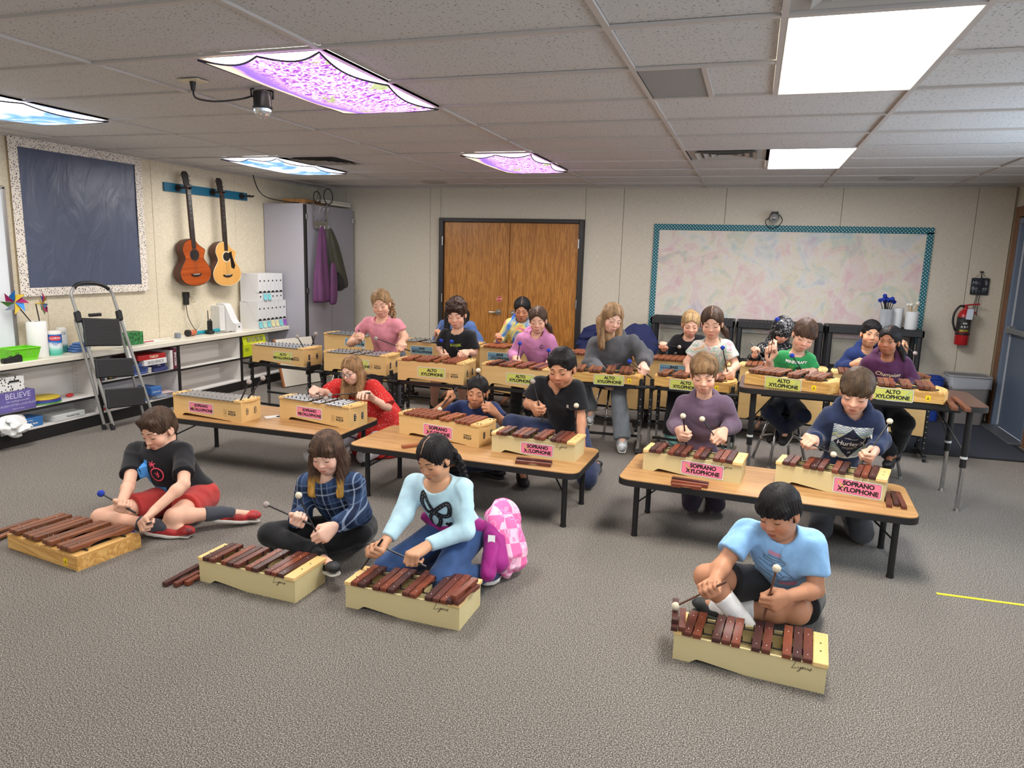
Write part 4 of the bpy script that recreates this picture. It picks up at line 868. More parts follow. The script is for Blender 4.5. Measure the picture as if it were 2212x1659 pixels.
# ---- mallets
YB_ = mat('blue yarn', (36, 62, 170), .95, noise=(260, .35), bump=(260, .6)); YG = mat('grey felt yarn', (166, 154, 148), .95, noise=(220, .2), bump=(220, .5)); YW = mat('cream felt', (216, 204, 180), .9, noise=(200, .12), bump=(200, .4))
SHAFTB = mat('black fibreglass shaft', (26, 25, 27), .4); SHAFTW = wood('brown shaft', (110, 70, 50), (80, 48, 34), 2)
def mallet(head, butt, label, yarn=YW, r=.017, shaft=SHAFTB, group='mallets'):
    h, b = Vector(head), Vector(butt); t = thing('mallet', label, 'mallet', h, 0, group); d = b-h
    MB().ball((0, 0, 0), r, 14, sc=(1, 1, .95)).build('mallet_head', yarn, t, smooth=True)
    MB().cyl(d.normalized()*r*.8, d, .0042, n=8).build('shaft', shaft, t, auto=40)
    g = d.normalized(); MB().cyl(d-g*.085, d+g*.004, .0056, n=8).build('grip', shaft, t, auto=40)
    return t
def stuck(px_h, px_b, z, y, label, yarn, r=.02, shaft=SHAFTB):
    b = at(*px_b, 2, z); h = at(*px_h, 1, b.y+y); mallet(h, b, label, yarn, r, shaft)
stuck((538, 825), (520, 864), .52, .02, 'left grey mallet stuck in the end of the unplayed soprano metallophone', YG, .019); stuck((568, 817), (536, 860), .52, .06, 'right grey mallet stuck in the end of the unplayed soprano metallophone', YG, .019)
stuck((642, 727), (656, 751), .697, .02, 'left grey mallet stuck in the unplayed alto metallophone', YG, .019); stuck((682, 721), (673, 748), .697, .08, 'right grey mallet stuck in the unplayed alto metallophone', YG, .019)
stuck((1245, 876), (1243, 944), .47, .0, 'cream mallet standing upright in the end of the middle table xylophone', YW, .017)
# ---- stools
SEATM = mat('dark stool seat', (36, 38, 48), .5)
def stool(x, y, h, label, rz=.4):
    t = thing('stool', label, 'stool', (x, y, 0), rz)
    MB().lathe([(.001, h-.03), (.16, h-.03), (.175, h-.018), (.175, h-.006), (.165, h), (.001, h+.002)], 28).build('seat', SEATM, t, auto=40)
    for k in range(4):
        a = PI/4+PI/2*k; c, s = math.cos(a), math.sin(a); lg = MB().tube([(.1*c, .1*s, h-.03), (.215*c, .215*s, .015)], .0115, 10).build('leg', CHROME, t, smooth=True)
        MB().cyl((.215*c, .215*s, .02), (.218*c, .218*s, 0), .014, .017, n=10).build('glide', mat('grey glide', (120, 118, 116), .5), lg)
    rr = .1+.115*(h-.03-.2)/(h-.045); MB().tube([(rr*math.cos(a), rr*math.sin(a), .2) for a in np.linspace(0, 2*PI, 28)[:-1]], .007, 8, closed=True).build('foot_ring', CHROME, t, smooth=True)
stool(.32, 6.02, .43, 'chrome legged stool under the boy in green'); stool(1.02, 6.08, .43, 'stool under the girl in the maroon hoodie', .1)
stool(-1.13, 6.40, .47, 'stool under the girl in the grey hoodie', .7); stool(-2.54, 6.28, .43, 'stool under the curly haired boy', .3); stool(-3.95, 6.45, .50, 'empty chrome stool behind the unplayed alto metallophone', .5)
# ================================================================== PEOPLE: bodies grown from smooth-blended distance fields, meshed with surface nets
f32 = np.float32
def V3(*a): return np.array(a, dtype=np.float64)
def nrm(v): v = np.asarray(v, float); return v/max(np.linalg.norm(v), 1e-9)
class Field:
    def __init__(s, lo, hi, h):
        s.lo = np.asarray(lo, float); s.h = h; s.n = np.maximum(4, np.ceil((np.asarray(hi)-s.lo)/h).astype(int)+1)
        s.F = np.full(s.n, .5, f32); s.ax = [(s.lo[i]+h*np.arange(s.n[i])).astype(f32) for i in range(3)]
    def sub(s, lo, hi):
        a = np.clip(np.floor((lo-s.lo)/s.h).astype(int), 0, s.n); b = np.clip(np.ceil((hi-s.lo)/s.h).astype(int)+1, 0, s.n)
        if np.any(b <= a): return None
        sl = tuple(slice(i, j) for i, j in zip(a, b))
        return sl, s.ax[0][sl[0]][:, None, None], s.ax[1][sl[1]][None, :, None], s.ax[2][sl[2]][None, None, :]
    def put(s, pr):
        kind, k, op = pr['t'], pr['k'], pr['op']; lo, hi = pr['bb']; m = k+2.5*s.h+.004
        q = s.sub(lo-m, hi+m)
        if q is None: return
        sl, X, Y, Z = q; d = pr['fn'](X, Y, Z).astype(f32); f = s.F[sl]; k = max(k, 1e-4)
        if op == 'u':
            h = np.clip(.5+.5*(f-d)/k, 0, 1); s.F[sl] = f+(d-f)*h-k*h*(1-h)
        elif op == 's':
            h = np.clip(.5-.5*(f+d)/k, 0, 1); s.F[sl] = f+(-d-f)*h+k*h*(1-h)
    def cut(s, c, n):           # keep the side where (p-c).n < 0
        d = (s.ax[0][:, None, None]-f32(c[0]))*f32(n[0])+(s.ax[1][None, :, None]-f32(c[1]))*f32(n[1])+(s.ax[2][None, None, :]-f32(c[2]))*f32(n[2])
        np.maximum(s.F, d, out=s.F)
    def clip_ball(s, c, r, keep):
        d = np.sqrt((s.ax[0][:, None, None]-f32(c[0]))**2+(s.ax[1][None, :, None]-f32(c[1]))**2+(s.ax[2][None, None, :]-f32(c[2]))**2)-f32(r)
        np.maximum(s.F, d if keep else -d, out=s.F)
    def ripple(s, fn, band=.03):
        idx = np.nonzero(np.abs(s.F) < band)
        if len(idx[0]) == 0: return
        s.F[idx] += fn(s.ax[0][idx[0]], s.ax[1][idx[1]], s.ax[2][idx[2]]).astype(f32)
    def mesh(s):
        F = s.F; F[0] = F[-1] = .5; F[:, 0] = F[:, -1] = .5; F[:, :, 0] = F[:, :, -1] = .5
        ins = F < 0; c = np.zeros(tuple(a-1 for a in F.shape), np.uint8)
        for i in (0, 1):
            for j in (0, 1):
                for k in (0, 1): c += ins[i:F.shape[0]-1+i, j:F.shape[1]-1+j, k:F.shape[2]-1+k]
        cell = np.argwhere((c > 0) & (c < 8)); 
        if len(cell) == 0: return np.zeros((0, 3)), np.zeros((0, 4), int)
        idx = -np.ones(c.shape, np.int64); idx[tuple(cell.T)] = np.arange(len(cell))
        acc = np.zeros((len(cell), 3)); cnt = np.zeros(len(cell)); g = {}
        for i in (0, 1):
            for j in (0, 1):
                for k in (0, 1): g[i, j, k] = F[cell[:, 0]+i, cell[:, 1]+j, cell[:, 2]+k].astype(np.float64)
        for a in g:
            for ax in range(3):
                if a[ax] == 0:
                    b = list(a); b[ax] = 1; fa, fb = g[a], g[tuple(b)]; m = (fa < 0) != (fb < 0)
                    t = fa[m]/(fa[m]-fb[m]); p = np.tile(np.array(a, float), (m.sum(), 1)); p[:, ax] += t; acc[m] += p; cnt[m] += 1
        v = s.lo+s.h*(cell+acc/cnt[:, None]); quads = []
        for ax in range(3):
            sh = [slice(None)]*3; A = ins.take(range(F.shape[ax]-1), ax); B = ins.take(range(1, F.shape[ax]), ax)
            e = np.argwhere(A != B); o1, o2 = (ax+1) % 3, (ax+2) % 3
            ok = (e[:, o1] > 0) & (e[:, o2] > 0) & (e[:, o1] < F.shape[o1]-1) & (e[:, o2] < F.shape[o2]-1); e = e[ok]
            if len(e) == 0: continue
            q = []
            for (u, w) in ((-1, -1), (0, -1), (0, 0), (-1, 0)):
                t = e.copy(); t[:, o1] += u; t[:, o2] += w; q.append(idx[tuple(t.T)])
            q = np.stack(q, 1); fl = ~A[tuple(e.T)]; q[fl] = q[fl][:, ::-1]; quads.append(q)
        return v, np.concatenate(quads)
def cone(a, b, ra, rb, k=.012, op='u', cut=None):
    a = np.asarray(a, float); b = np.asarray(b, float); d = b-a; L2 = max(float(d @ d), 1e-8)
    def fn(X, Y, Z):
        px, py, pz = X-f32(a[0]), Y-f32(a[1]), Z-f32(a[2]); t = np.clip((px*f32(d[0])+py*f32(d[1])+pz*f32(d[2]))/f32(L2), 0, 1)
        r = np.sqrt((px-t*f32(d[0]))**2+(py-t*f32(d[1]))**2+(pz-t*f32(d[2]))**2)-(ra+t*f32(rb-ra))
        if cut is not None:
            c, n = cut; r = np.maximum(r, (X-f32(c[0]))*f32(n[0])+(Y-f32(c[1]))*f32(n[1])+(Z-f32(c[2]))*f32(n[2]))
        return r
    R = max(ra, rb); return dict(t='c', fn=fn, bb=(np.minimum(a, b)-R, np.maximum(a, b)+R), k=k, op=op)
def ell(c, R, r, k=.012, op='u', cut=None):
    c = np.asarray(c, float); R = np.asarray(R, float); r = np.asarray(r, float)
    def fn(X, Y, Z):
        px, py, pz = X-f32(c[0]), Y-f32(c[1]), Z-f32(c[2]); k0 = 0; k1 = 0
        for i in range(3):
            u = px*f32(R[0, i])+py*f32(R[1, i])+pz*f32(R[2, i]); k0 = k0+(u/f32(r[i]))**2; k1 = k1+(u/f32(r[i]**2))**2
        k0 = np.sqrt(k0); d = k0*(k0-1)/np.maximum(np.sqrt(k1), 1e-6)
        if cut is not None:
            cc, n = cut; d = np.maximum(d, (X-f32(cc[0]))*f32(n[0])+(Y-f32(cc[1]))*f32(n[1])+(Z-f32(cc[2]))*f32(n[2]))
        return d
    e = np.sqrt(((R*r)**2).sum(1)); return dict(t='e', fn=fn, bb=(c-e, c+e), k=k, op=op)
I3 = np.eye(3)
def euler_R(yaw, pitch, roll):
    """head frame: columns = person's image-right, facing direction, up; yaw 0 looks towards -y, pitch>0 looks down"""
    y, p, r = map(math.radians, (yaw, pitch, roll))
    f = V3(math.sin(y)*math.cos(p), -math.cos(y)*math.cos(p), -math.sin(p)); x = V3(math.cos(y), math.sin(y), 0); u = np.cross(f, x)
    x2 = math.cos(r)*x+math.sin(r)*u; u2 = -math.sin(r)*x+math.cos(r)*u
    return np.stack([x2, f, u2], 1)
def folds(seed, amp, sc=1.0):
    rs = np.random.RandomState(seed); A = rs.normal(size=(7, 3)); A /= np.linalg.norm(A, axis=1)[:, None]; fr = rs.uniform(9, 24, 7)*sc; ph = rs.uniform(0, 6, 7)
    def fn(x, y, z):
        o = 0
        for i in range(5):
            w = x*A[i+1, 0]+y*A[i+1, 1]+z*A[i+1, 2]; v = np.sin((x*A[i, 0]+y*A[i, 1]+z*A[i, 2])*fr[i]+2.2*np.sin(w*fr[i]*.6+ph[i])+ph[i-1])
            o = o+(1-np.abs(v))**2.2*(1 if i % 2 else -1)
        return np.clip(o, -.55, 1.2)*(amp*1.5)
    return fn
def uncap(m, balls, h):
    v, q = m
    for c, r in balls:
        on = np.abs(np.linalg.norm(v-c, axis=1)-r) < .75*h; q = q[~on[q].all(1)]
    return v, q
def np_mesh(name, parts, mat_, parent, attr=None, smooth=True):
    vs = np.concatenate([p[0] for p in parts]); off = 0; qs = []
    for p in parts: qs.append(p[1]+off); off += len(p[0])
    qs = np.concatenate(qs); me = bpy.data.meshes.new(name); me.vertices.add(len(vs)); me.vertices.foreach_set('co', vs.astype(f32).ravel())
    me.loops.add(qs.size); me.loops.foreach_set('vertex_index', qs.ravel().astype(np.int32)); me.polygons.add(len(qs))
    me.polygons.foreach_set('loop_start', np.arange(0, qs.size, 4, dtype=np.int32)); me.polygons.foreach_set('loop_total', np.full(len(qs), 4, np.int32))
    me.polygons.foreach_set('use_smooth', np.ones(len(qs), bool))
    if attr is not None:
        for an, av in attr.items(): at_ = me.attributes.new(an, 'FLOAT_VECTOR', 'POINT'); at_.data.foreach_set('vector', av.astype(f32).ravel())
    me.materials.append(mat_); me.update(calc_edges=True); me.validate(); return link(name, me, parent)
# ---- skin, hair, cloth materials
def m_skin(name, base, lip, blush=.25):
    if name in MATS: return MATS[name]
    g = NT(name, .5, .35); b = g.b; b.inputs['Subsurface Weight'].default_value = .12; b.inputs['Subsurface Radius'].default_value = (.012, .005, .003); b.inputs['Subsurface Scale'].default_value = 1.0
    a = g.n('Attribute', attribute_name='hp'); s = g.n('SeparateXYZ', i_Vector=a.outputs['Vector']); x, y, z = s.outputs
    def blob(cx, cz, rx, rz, e=1.0, ab=True):
        xx = g.math('ABSOLUTE', x) if ab else x
        d = g.math('SQRT', g.math('ADD', g.math('POWER', g.math('DIVIDE', g.math('SUBTRACT', xx, cx), rx), 2), g.math('POWER', g.math('DIVIDE', g.math('SUBTRACT', z, cz), rz), 2)))
        return g.n('MapRange', i_0=d, i_1=1.0+.35*e, i_2=1.0-.35*e, i_3=0.0, i_4=1.0).outputs[0]
    front = g.n('MapRange', i_0=y, i_1=.045, i_2=.06, i_3=0.0, i_4=1.0).outputs[0]; inh = g.math('LESS_THAN', z, 1.0)
    fr = g.math('MULTIPLY', front, inh)
    n = g.n('TexNoise', i_Vector=g.coord('Object'), i_Scale=60.0, i_Detail=3.0)
    c = g.mix(g.math('MULTIPLY', n.outputs[0], .18), srgb(*base), srgb(*[int(u*.9) for u in base]))
    red = srgb(min(255, base[0]), int(base[1]*.78), int(base[2]*.76))
    c = g.mix(g.math('MULTIPLY', g.math('MULTIPLY', blob(.036, -.034, .022, .018, 2), fr), blush*1.6), c, red)
    c = g.mix(g.math('MULTIPLY', g.math('MULTIPLY', blob(0, -.030, .014, .010, 2), fr), blush*1.2), c, red)
    lips = g.math('MAXIMUM', blob(0, -.0585, .021, .0042, .5), blob(0, -.0655, .017, .0052, .6))
    c = g.mix(g.math('MULTIPLY', g.math('MULTIPLY', lips, fr), .85), c, srgb(*lip))
    c = g.mix(g.math('MULTIPLY', g.math('MULTIPLY', blob(0, -.0618, .019, .0011, .8), fr), .75), c, srgb(*[int(u*.45) for u in lip]))
    return g.col(c)
def m_hair(name, base, tip=None, zmid=None, zr=.08):
    if name in MATS: return MATS[name]
    g = NT(name, .55, .18); n = g.n('TexNoise', i_Vector=g.coord('Object', (260, 260, 12)), i_Scale=1.0, i_Detail=3.0); n2 = g.n('TexNoise', i_Vector=g.coord('Object', (40, 40, 4)), i_Scale=1.0, i_Detail=2.0)
    f = g.math('ADD', g.math('MULTIPLY', n.outputs[0], .5), g.math('MULTIPLY', n2.outputs[0], .5))
    c = g.ramp(f, [(.34, srgb(*[int(u*.55) for u in base])), (.52, srgb(*base)), (.70, srgb(*[min(255, int(u*1.22+4)) for u in base]))])
    if tip:
        s = g.n('SeparateXYZ', i_Vector=g.coord('Object')); k = g.n('MapRange', i_0=g.math('ADD', s.outputs[2], g.math('MULTIPLY', n2.outputs[0], .06)), i_1=zmid+zr, i_2=zmid-zr*.3, i_3=0.0, i_4=1.0)
        c = g.mix(k.outputs[0], c, g.ramp(f, [(.34, srgb(*[int(u*.6) for u in tip])), (.6, srgb(*tip))]))
    g.bump(n.outputs[0], .35, .003); return g.col(c)
def m_cloth(name, col, rough=.85, scale=500):
    if name in MATS: return MATS[name]
    g = NT(name, rough, .2); n = g.n('TexNoise', i_Vector=g.coord('Object'), i_Scale=float(scale), i_Detail=2.0); n2 = g.n('TexNoise', i_Vector=g.coord('Object'), i_Scale=14.0, i_Detail=2.0)
    c = g.ramp(g.math('ADD', g.math('MULTIPLY', n.outputs[0], .5), g.math('MULTIPLY', n2.outputs[0], .5)), [(.3, srgb(*[int(u*.86) for u in col])), (.7, srgb(*[min(255, int(u*1.1+3)) for u in col]))])
    g.b.inputs['Sheen Weight'].default_value = .15; g.bump(n.outputs[0], .12, .002); return g.col(c)
def m_tie(name, cols, scale=5.0):
    g = NT(name, .85, .2); n = g.n('TexNoise', i_Vector=g.coord('Object'), i_Scale=scale, i_Detail=4.0, i_Distortion=1.2); k = len(cols)
    return g.col(g.ramp(n.outputs[0], [(.3+.4*i/(k-1), srgb(*c)) for i, c in enumerate(cols)]))
def m_plaid(name, rx):
    g = NT(name, .85, .2); a = g.n('Attribute', attribute_name='tp'); s = g.n('SeparateXYZ', i_Vector=a.outputs['Vector']); x, y, z = s.outputs
    def band(u, p, w, o): return g.math('LESS_THAN', g.math('ABSOLUTE', g.math('SUBTRACT', g.math('FRACT', g.math('ADD', g.math('DIVIDE', u, p), o)), .5)), w)
    c = srgb(30, 40, 66); P = .085
    w1 = g.math('ADD', band(x, P, .2, 0), band(z, P, .2, 0)); c = g.mix(g.math('MULTIPLY', w1, .35), c, srgb(62, 86, 124))
    w2 = g.math('ADD', band(x, P, .045, .5), band(z, P, .045, .5)); c = g.mix(g.math('MULTIPLY', w2, .5), c, srgb(176, 192, 212))
    w3 = g.math('ADD', band(x, P, .025, .12), band(z, P, .025, .12)); c = g.mix(g.math('MULTIPLY', w3, .32), c, srgb(140, 160, 190))
    n = g.n('TexNoise', i_Vector=g.coord('Object'), i_Scale=300.0); c = g.mix(g.math('MULTIPLY', n.outputs[0], .25), c, srgb(20, 26, 44)); return g.col(c)
def m_specks(name, base, dot, scale=120.0, th=.26, attr=True):
    g = NT(name, .85, .2); v = g.n('TexVoronoi', i_Vector=g.coord('Object'), i_Scale=scale)
    return g.col(g.mix(g.math('LESS_THAN', v.outputs[0], th), srgb(*base), srgb(*dot)))
SKIN = {'fair': ((226, 176, 150), (190, 104, 96)), 'pale': ((232, 186, 164), (196, 112, 106)), 'tan': ((192, 136, 104), (158, 84, 76)), 'olive': ((204, 152, 118), (166, 94, 84)), 'brown': ((168, 112, 82), (140, 76, 68))}
def skinmat(k): return m_skin('skin '+k, SKIN[k][0], SKIN[k][1])
# ---- head
def head_prims(H, R, s, ch=1.0, smile=0.0):
    W = lambda x, y, z: H+R @ (V3(x, y, z)*s)
    E = lambda c, r, k=.012, op='u': ell(W(*c), R, np.array(r)*s, k*s, op)
    C = lambda a, b, ra, rb, k=.008, op='u': cone(W(*a), W(*b), ra*s, rb*s, k*s, op)
    p = [E((0, -.014, .034), (.074, .090, .076), .01), E((0, .020, -.030), (.058, .064, .074), .03), E((0, .046, -.083), (.024, .024, .018), .025), E((0, .010, -.075), (.046, .050, .03), .03)]
    for sx in (-1, 1):
        p += [E((sx*.034, .052, -.036), (.026*ch, .025*ch, .026*ch), .02), C((sx*.016, .076, .020), (sx*.046, .064, .018), .008, .007, .012)]
        p += [E((sx*.031, .090, .002), (.018, .0125, .0115), .010, 's'), E((sx*.0305, .0665, .0015), (.0165, .0150, .0135), .005)]
        p += [E((sx*.074, -.012, -.008), (.0085, .019, .031), .006), E((sx*.083, -.006, -.004), (.006, .011, .019), .004, 's'), E((sx*.072, -.004, -.032), (.006, .009, .009), .005)]
    p += [C((0, .076, .010), (0, .0925, -.026), .0062, .0098, .012), E((0, .0935, -.028), (.0098, .0088, .0088), .006)]
    for sx in (-1, 1): p += [E((sx*.0115, .085, -.031), (.0065, .0085, .0065), .005), E((sx*.0058, .091, -.0385), (.0030, .0050, .0030), .003, 's')]
    lw = .020+.005*smile; lz = .004*smile
    p += [E((0, .073, -.062), (.026, .013, .018), .014)]
    for sx in (-1, 1):
        p += [C((0, .0845, -.0575), (sx*lw, .0735, -.0605+lz), .0046, .0025, .003), C((0, .0835, -.0665), (sx*lw*.85, .0735, -.0635+lz), .0052, .0025, .003)]
    return p
def hair_prims(style, H, R, s):
    W = lambda x, y, z: H+R @ (V3(x, y, z)*s)
    E = lambda c, r, k=.012, op='u': ell(W(*c), R, np.array(r)*s, k*s, op)
    C = lambda a, b, ra, rb, k=.01, op='u': cone(W(*a), W(*b), ra*s, rb*s, k*s, op)
    face = lambda z=0, w=.066: E((0, .098, -.052+z), (w, .066, .094), .006, 's')
    p = []
    if style in ('short', 'crop', 'fringe', 'curly', 'swept'):
        t = {'short': .010, 'crop': .006, 'fringe': .014, 'curly': .020, 'swept': .014}[style]
        p = [E((0, -.016, .038), (.076+t*.7, .092+t*.6, .077+t), .01), E((0, -.035, -.008), (.073+t*.3, .068+t*.4, .062), .02)]
        p += [face({'short': .020, 'crop': .020, 'fringe': -.006, 'curly': .010, 'swept': .014}[style])]
        for sx in (-1, 1): p += [E((sx*.084, .012, -.035), (.030, .040, .040), .006, 's')]
        p += [E((0, -.02, -.10), (.09, .10, .045), .01, 's')]
        if style == 'fringe': p += [C((-.058, .050, .045), (.058, .050, .045), .018, .018, .02), C((-.05, .064, .034), (.05, .064, .034), .013, .013, .012), C((-.03, .076, .022), (.034, .076, .026), .008, .008, .01)]
        if style == 'short': p += [C((-.048, .052, .078), (.048, .052, .078), .016, .016, .02)]
        if style == 'swept': p += [C((-.052, .052, .060), (.045, .062, .062), .018, .020, .02), C((-.04, .07, .046), (.01, .074, .052), .010, .012, .012)]
        if style == 'curly':
            rs = np.random.RandomState(3)
            for _ in range(90):
                a = rs.uniform(0, 2*PI); e = rs.uniform(.05, 1.5); q = (.088*math.cos(a)*math.cos(e), -.012+.104*math.sin(a)*math.cos(e), .04+.094*math.sin(e))
                if q[1] > .05 and q[2] < .055: continue
                p += [E(q, (.013,)*3, .006)]
    else:
        t = .009; p = [E((0, -.016, .036), (.075+t, .091+t, .077+t), .01)]
        p += [E((0, -.030, -.01), (.074+t, .066+t, .07), .02)]
        if style in ('pony', 'braid', 'bun', 'pony_low', 'curlpony'):
            p += [face(.026, .061), C((0, .072, .118), (0, -.02, .128), .0026, .0022, .002, 's')]
            for sx in (-1, 1): p += [E((sx*.086, .014, -.030), (.026, .036, .044), .006, 's')]
            p += [E((0, -.01, -.105), (.10, .10, .045), .012, 's')]
        if style == 'braid':
            q = [W(.030, -.085, .01), W(.058, -.085, -.035), W(.074, -.082, -.08), W(.082, -.078, -.12), W(.086, -.070, -.165)]
            for i in range(13):
                u = i/12*(len(q)-1); j = min(int(u), len(q)-2); c = q[j]+(q[j+1]-q[j])*(u-j); o = R @ (V3((-1)**i*.009, 0, .004)*s); p += [ell(c+o, R @ np.array(Matrix.Rotation((-1)**i*.6, 3, 'Y')), np.array((.028, .024, .020))*s*(1-.03*i), .004*s)]
        if style == 'curlpony':
            rs = np.random.RandomState(5)
            for i in range(46): p += [E((.062+rs.uniform(-.032, .032)*(1-abs(i-20)/50), -.085+rs.uniform(-.03, .03), -.005-.0042*i+rs.uniform(-.012, .012)), (.014, .014, .012), .005)]
        if style == 'pony': p += [C((.04, -.095, .03), (.075, -.085, -.09), .028, .022, .015), C((.075, -.085, -.09), (.088, -.07, -.17), .022, .008, .01)]
        if style == 'pony_low': p += [C((.05, -.085, -.045), (.095, -.07, -.10), .026, .024, .015), C((.095, -.07, -.10), (.12, -.05, -.16), .024, .009, .01)]
        if style == 'bun': p += [E((.0, -.085, .075), (.038, .036, .032), .008)]
        if style in ('long', 'bangs', 'longside'):
            L = {'long': -.30, 'bangs': -.25, 'longside': -.27}[style]
            p += [face(-.006 if style == 'bangs' else .024, .060)]
            D = lambda x, y, z, l: W(x, y, z)+V3(R[0, 1]*.026*l/.1, R[1, 1]*.026*l/.1, -l)*s
            for sx in (-1, 1):
                p += [C((sx*.072, -.01, .03), (sx*.083, .000, -.05), .026, .026, .02)]
                for (x, y, l, r0, r1) in ((.083, .004, -L*.72, .027, .016), (.070, -.035, -L*.80, .038, .026), (.080, -.012, -L*.66, .032, .022)):
                    p += [cone(W(sx*x, y, -.05), D(sx*x*1.02, y, -.05, l), r0*s, r1*s, .02*s)]
            p += [cone(W(0, -.075, -.03), D(0, -.07, -.03, -L*.62), .055*s, .045*s, .02*s), E((0, .125, -.09), (.050, .07, .085), .004, 's')]
            if style == 'bangs': p += [C((-.052, .060, .050), (.052, .060, .050), .016, .016, .015), C((-.046, .069, .030), (.046, .069, .030), .011, .011, .012), C((-.052, .06, .02), (.052, .06, .02), .009, .009, .01)]
    return p
def hair_ripple(style, H, R, s, seed):
    Rt = R.T
    def fn(x, y, z):
        px, py, pz = x-H[0], y-H[1], z-H[2]; q = [(Rt[i, 0]*px+Rt[i, 1]*py+Rt[i, 2]*pz)/s for i in range(3)]; th = np.arctan2(q[0], q[1]+.02)
        if style in ('curly', 'curlpony', 'bun'): return .0025*np.sin(q[0]*170+2*np.sin(q[2]*150+seed))*np.sin(q[1]*160+q[2]*140)
        if style in ('short', 'fringe', 'crop', 'swept'):
            a = .0017 if style != 'crop' else .0007
            return a*(np.sin(th*38+q[2]*34+seed+1.5*np.sin(q[2]*55+th*5))+.6*np.sin(q[0]*150+q[1]*60+2*np.sin(q[2]*70+seed)))
        return .0016*(np.sin(th*40+seed+2.2*np.sin(q[2]*18+th*4))+.7*np.sin(th*53+1.5*np.sin(q[2]*26)))
    return fn
# ---- the figure
def IK(S, Wp, la, lb, hint):
    S, Wp = np.asarray(S, float), np.asarray(Wp, float); d = Wp-S; L = np.linalg.norm(d)
    if L > (la+lb)*.995: k = L/(la+lb)*1.006; la *= k; lb *= k
    u = d/L; x = (la*la-lb*lb+L*L)/(2*L); h = math.sqrt(max(la*la-x*x, 0)); w = np.asarray(hint, float); w = nrm(w-u*(w @ u)); return S+u*x+w*h
def hand_prims(Wp, fdir, tdir, side, s, grip=True, spread=0.0):
    f = nrm(fdir); t = nrm(np.asarray(tdir)-f*(np.asarray(tdir) @ f)); n = np.cross(t, f) if side == 'a' else np.cross(f, t)
    P = lambda a, b, c: Wp+(f*a+t*b+n*c)*s
    k = .0045*s; p = []; fr = [(.025, .078, .95), (.0085, .083, 1.05), (-.008, .079, 1.0), (-.0225, .070, .82)]
    for (o, l, q) in fr: p += [cone(P(.012, o*.55, 0), P(l, o, -.001), .0130*s, .0100*s, .012*s)]
    p += [ell(P(.042, .001, .004), np.stack([f, t, n], 1), np.array((.042, .031, .0125))*s, .012*s)]
    tip = None
    for i, (o, l, q) in enumerate(fr):
        a1, a2, a3 = ((58+7*i, 138+6*i, 205+4*i) if grip else (28+6*i, 66+6*i, 92+5*i)); b = P(l, o, -.001); r = (.0086, .0078, .0068)
        for j, (an, ln) in enumerate(((a1, .036*q), (a2, .024*q), (a3, .018*q))):
            an = math.radians(an); c = b+(f*math.cos(an)+n*math.sin(an)+t*spread*(1.5-i)*.1)*ln*s; p += [cone(b, c, r[j]*s, (r[j]-.0008)*s, k*.8)]; b = c
    b = P(.018, .020, .008); c = P(.048, .038, .020); d = P(.074, .030, .030) if grip else P(.078, .040, .016); e = P(.092, .016, .030) if grip else P(.100, .036, .018)
    p += [cone(b, c, .0145*s, .0105*s, .008*s), cone(c, d, .0100*s, .0088*s, k), cone(d, e, .0086*s, .0068*s, k)]
    return p, P(.080, 0, .0215) if grip else P(.1, .02, .015), f, t, n
PEOPLE = {}
def pxy(P):
    d = Vector(P)-CAMP; z = d.dot(_F); return 829.5-FPX*d.dot(UX)/z, z
def fit_head(c, R, s, top, chin):
    """size and height of a head so that crown and chin come where the photograph shows them"""
    c = np.array(c, float); A = np.array([(.080*math.cos(a)*math.cos(e), -.016+.098*math.sin(a)*math.cos(e), .037+.086*math.sin(e)) for a in np.linspace(0, 2*PI, 17) for e in np.linspace(0, PI/2, 7)]); B = np.array([(0, .052, -.101), (0, .064, -.092), (.03, .03, -.09), (-.03, .03, -.09)])
    for _ in range(4):
        t = min(pxy(c+R @ (p*s))[0] for p in A); b = max(pxy(c+R @ (p*s))[0] for p in B); s *= (chin-top)/(b-t)
        t = min(pxy(c+R @ (p*s))[0] for p in A); b = max(pxy(c+R @ (p*s))[0] for p in B); c = c-np.array(UX)*(((top+chin)-(t+b))/2/FPX*pxy(c)[1])
    return c, s
HTL = [(877, 972), (926, 1023), (936, 1037), (1043, 1164), (767, 829), (810, 879), (748, 836), (760, 848), (793, 892), (623, 684), (638, 696), (645, 708), (640, 693), (660, 719), (652, 717), (669, 727), (660, 730), (686, 740), (687, 757), (690, 748), (702, 764)]
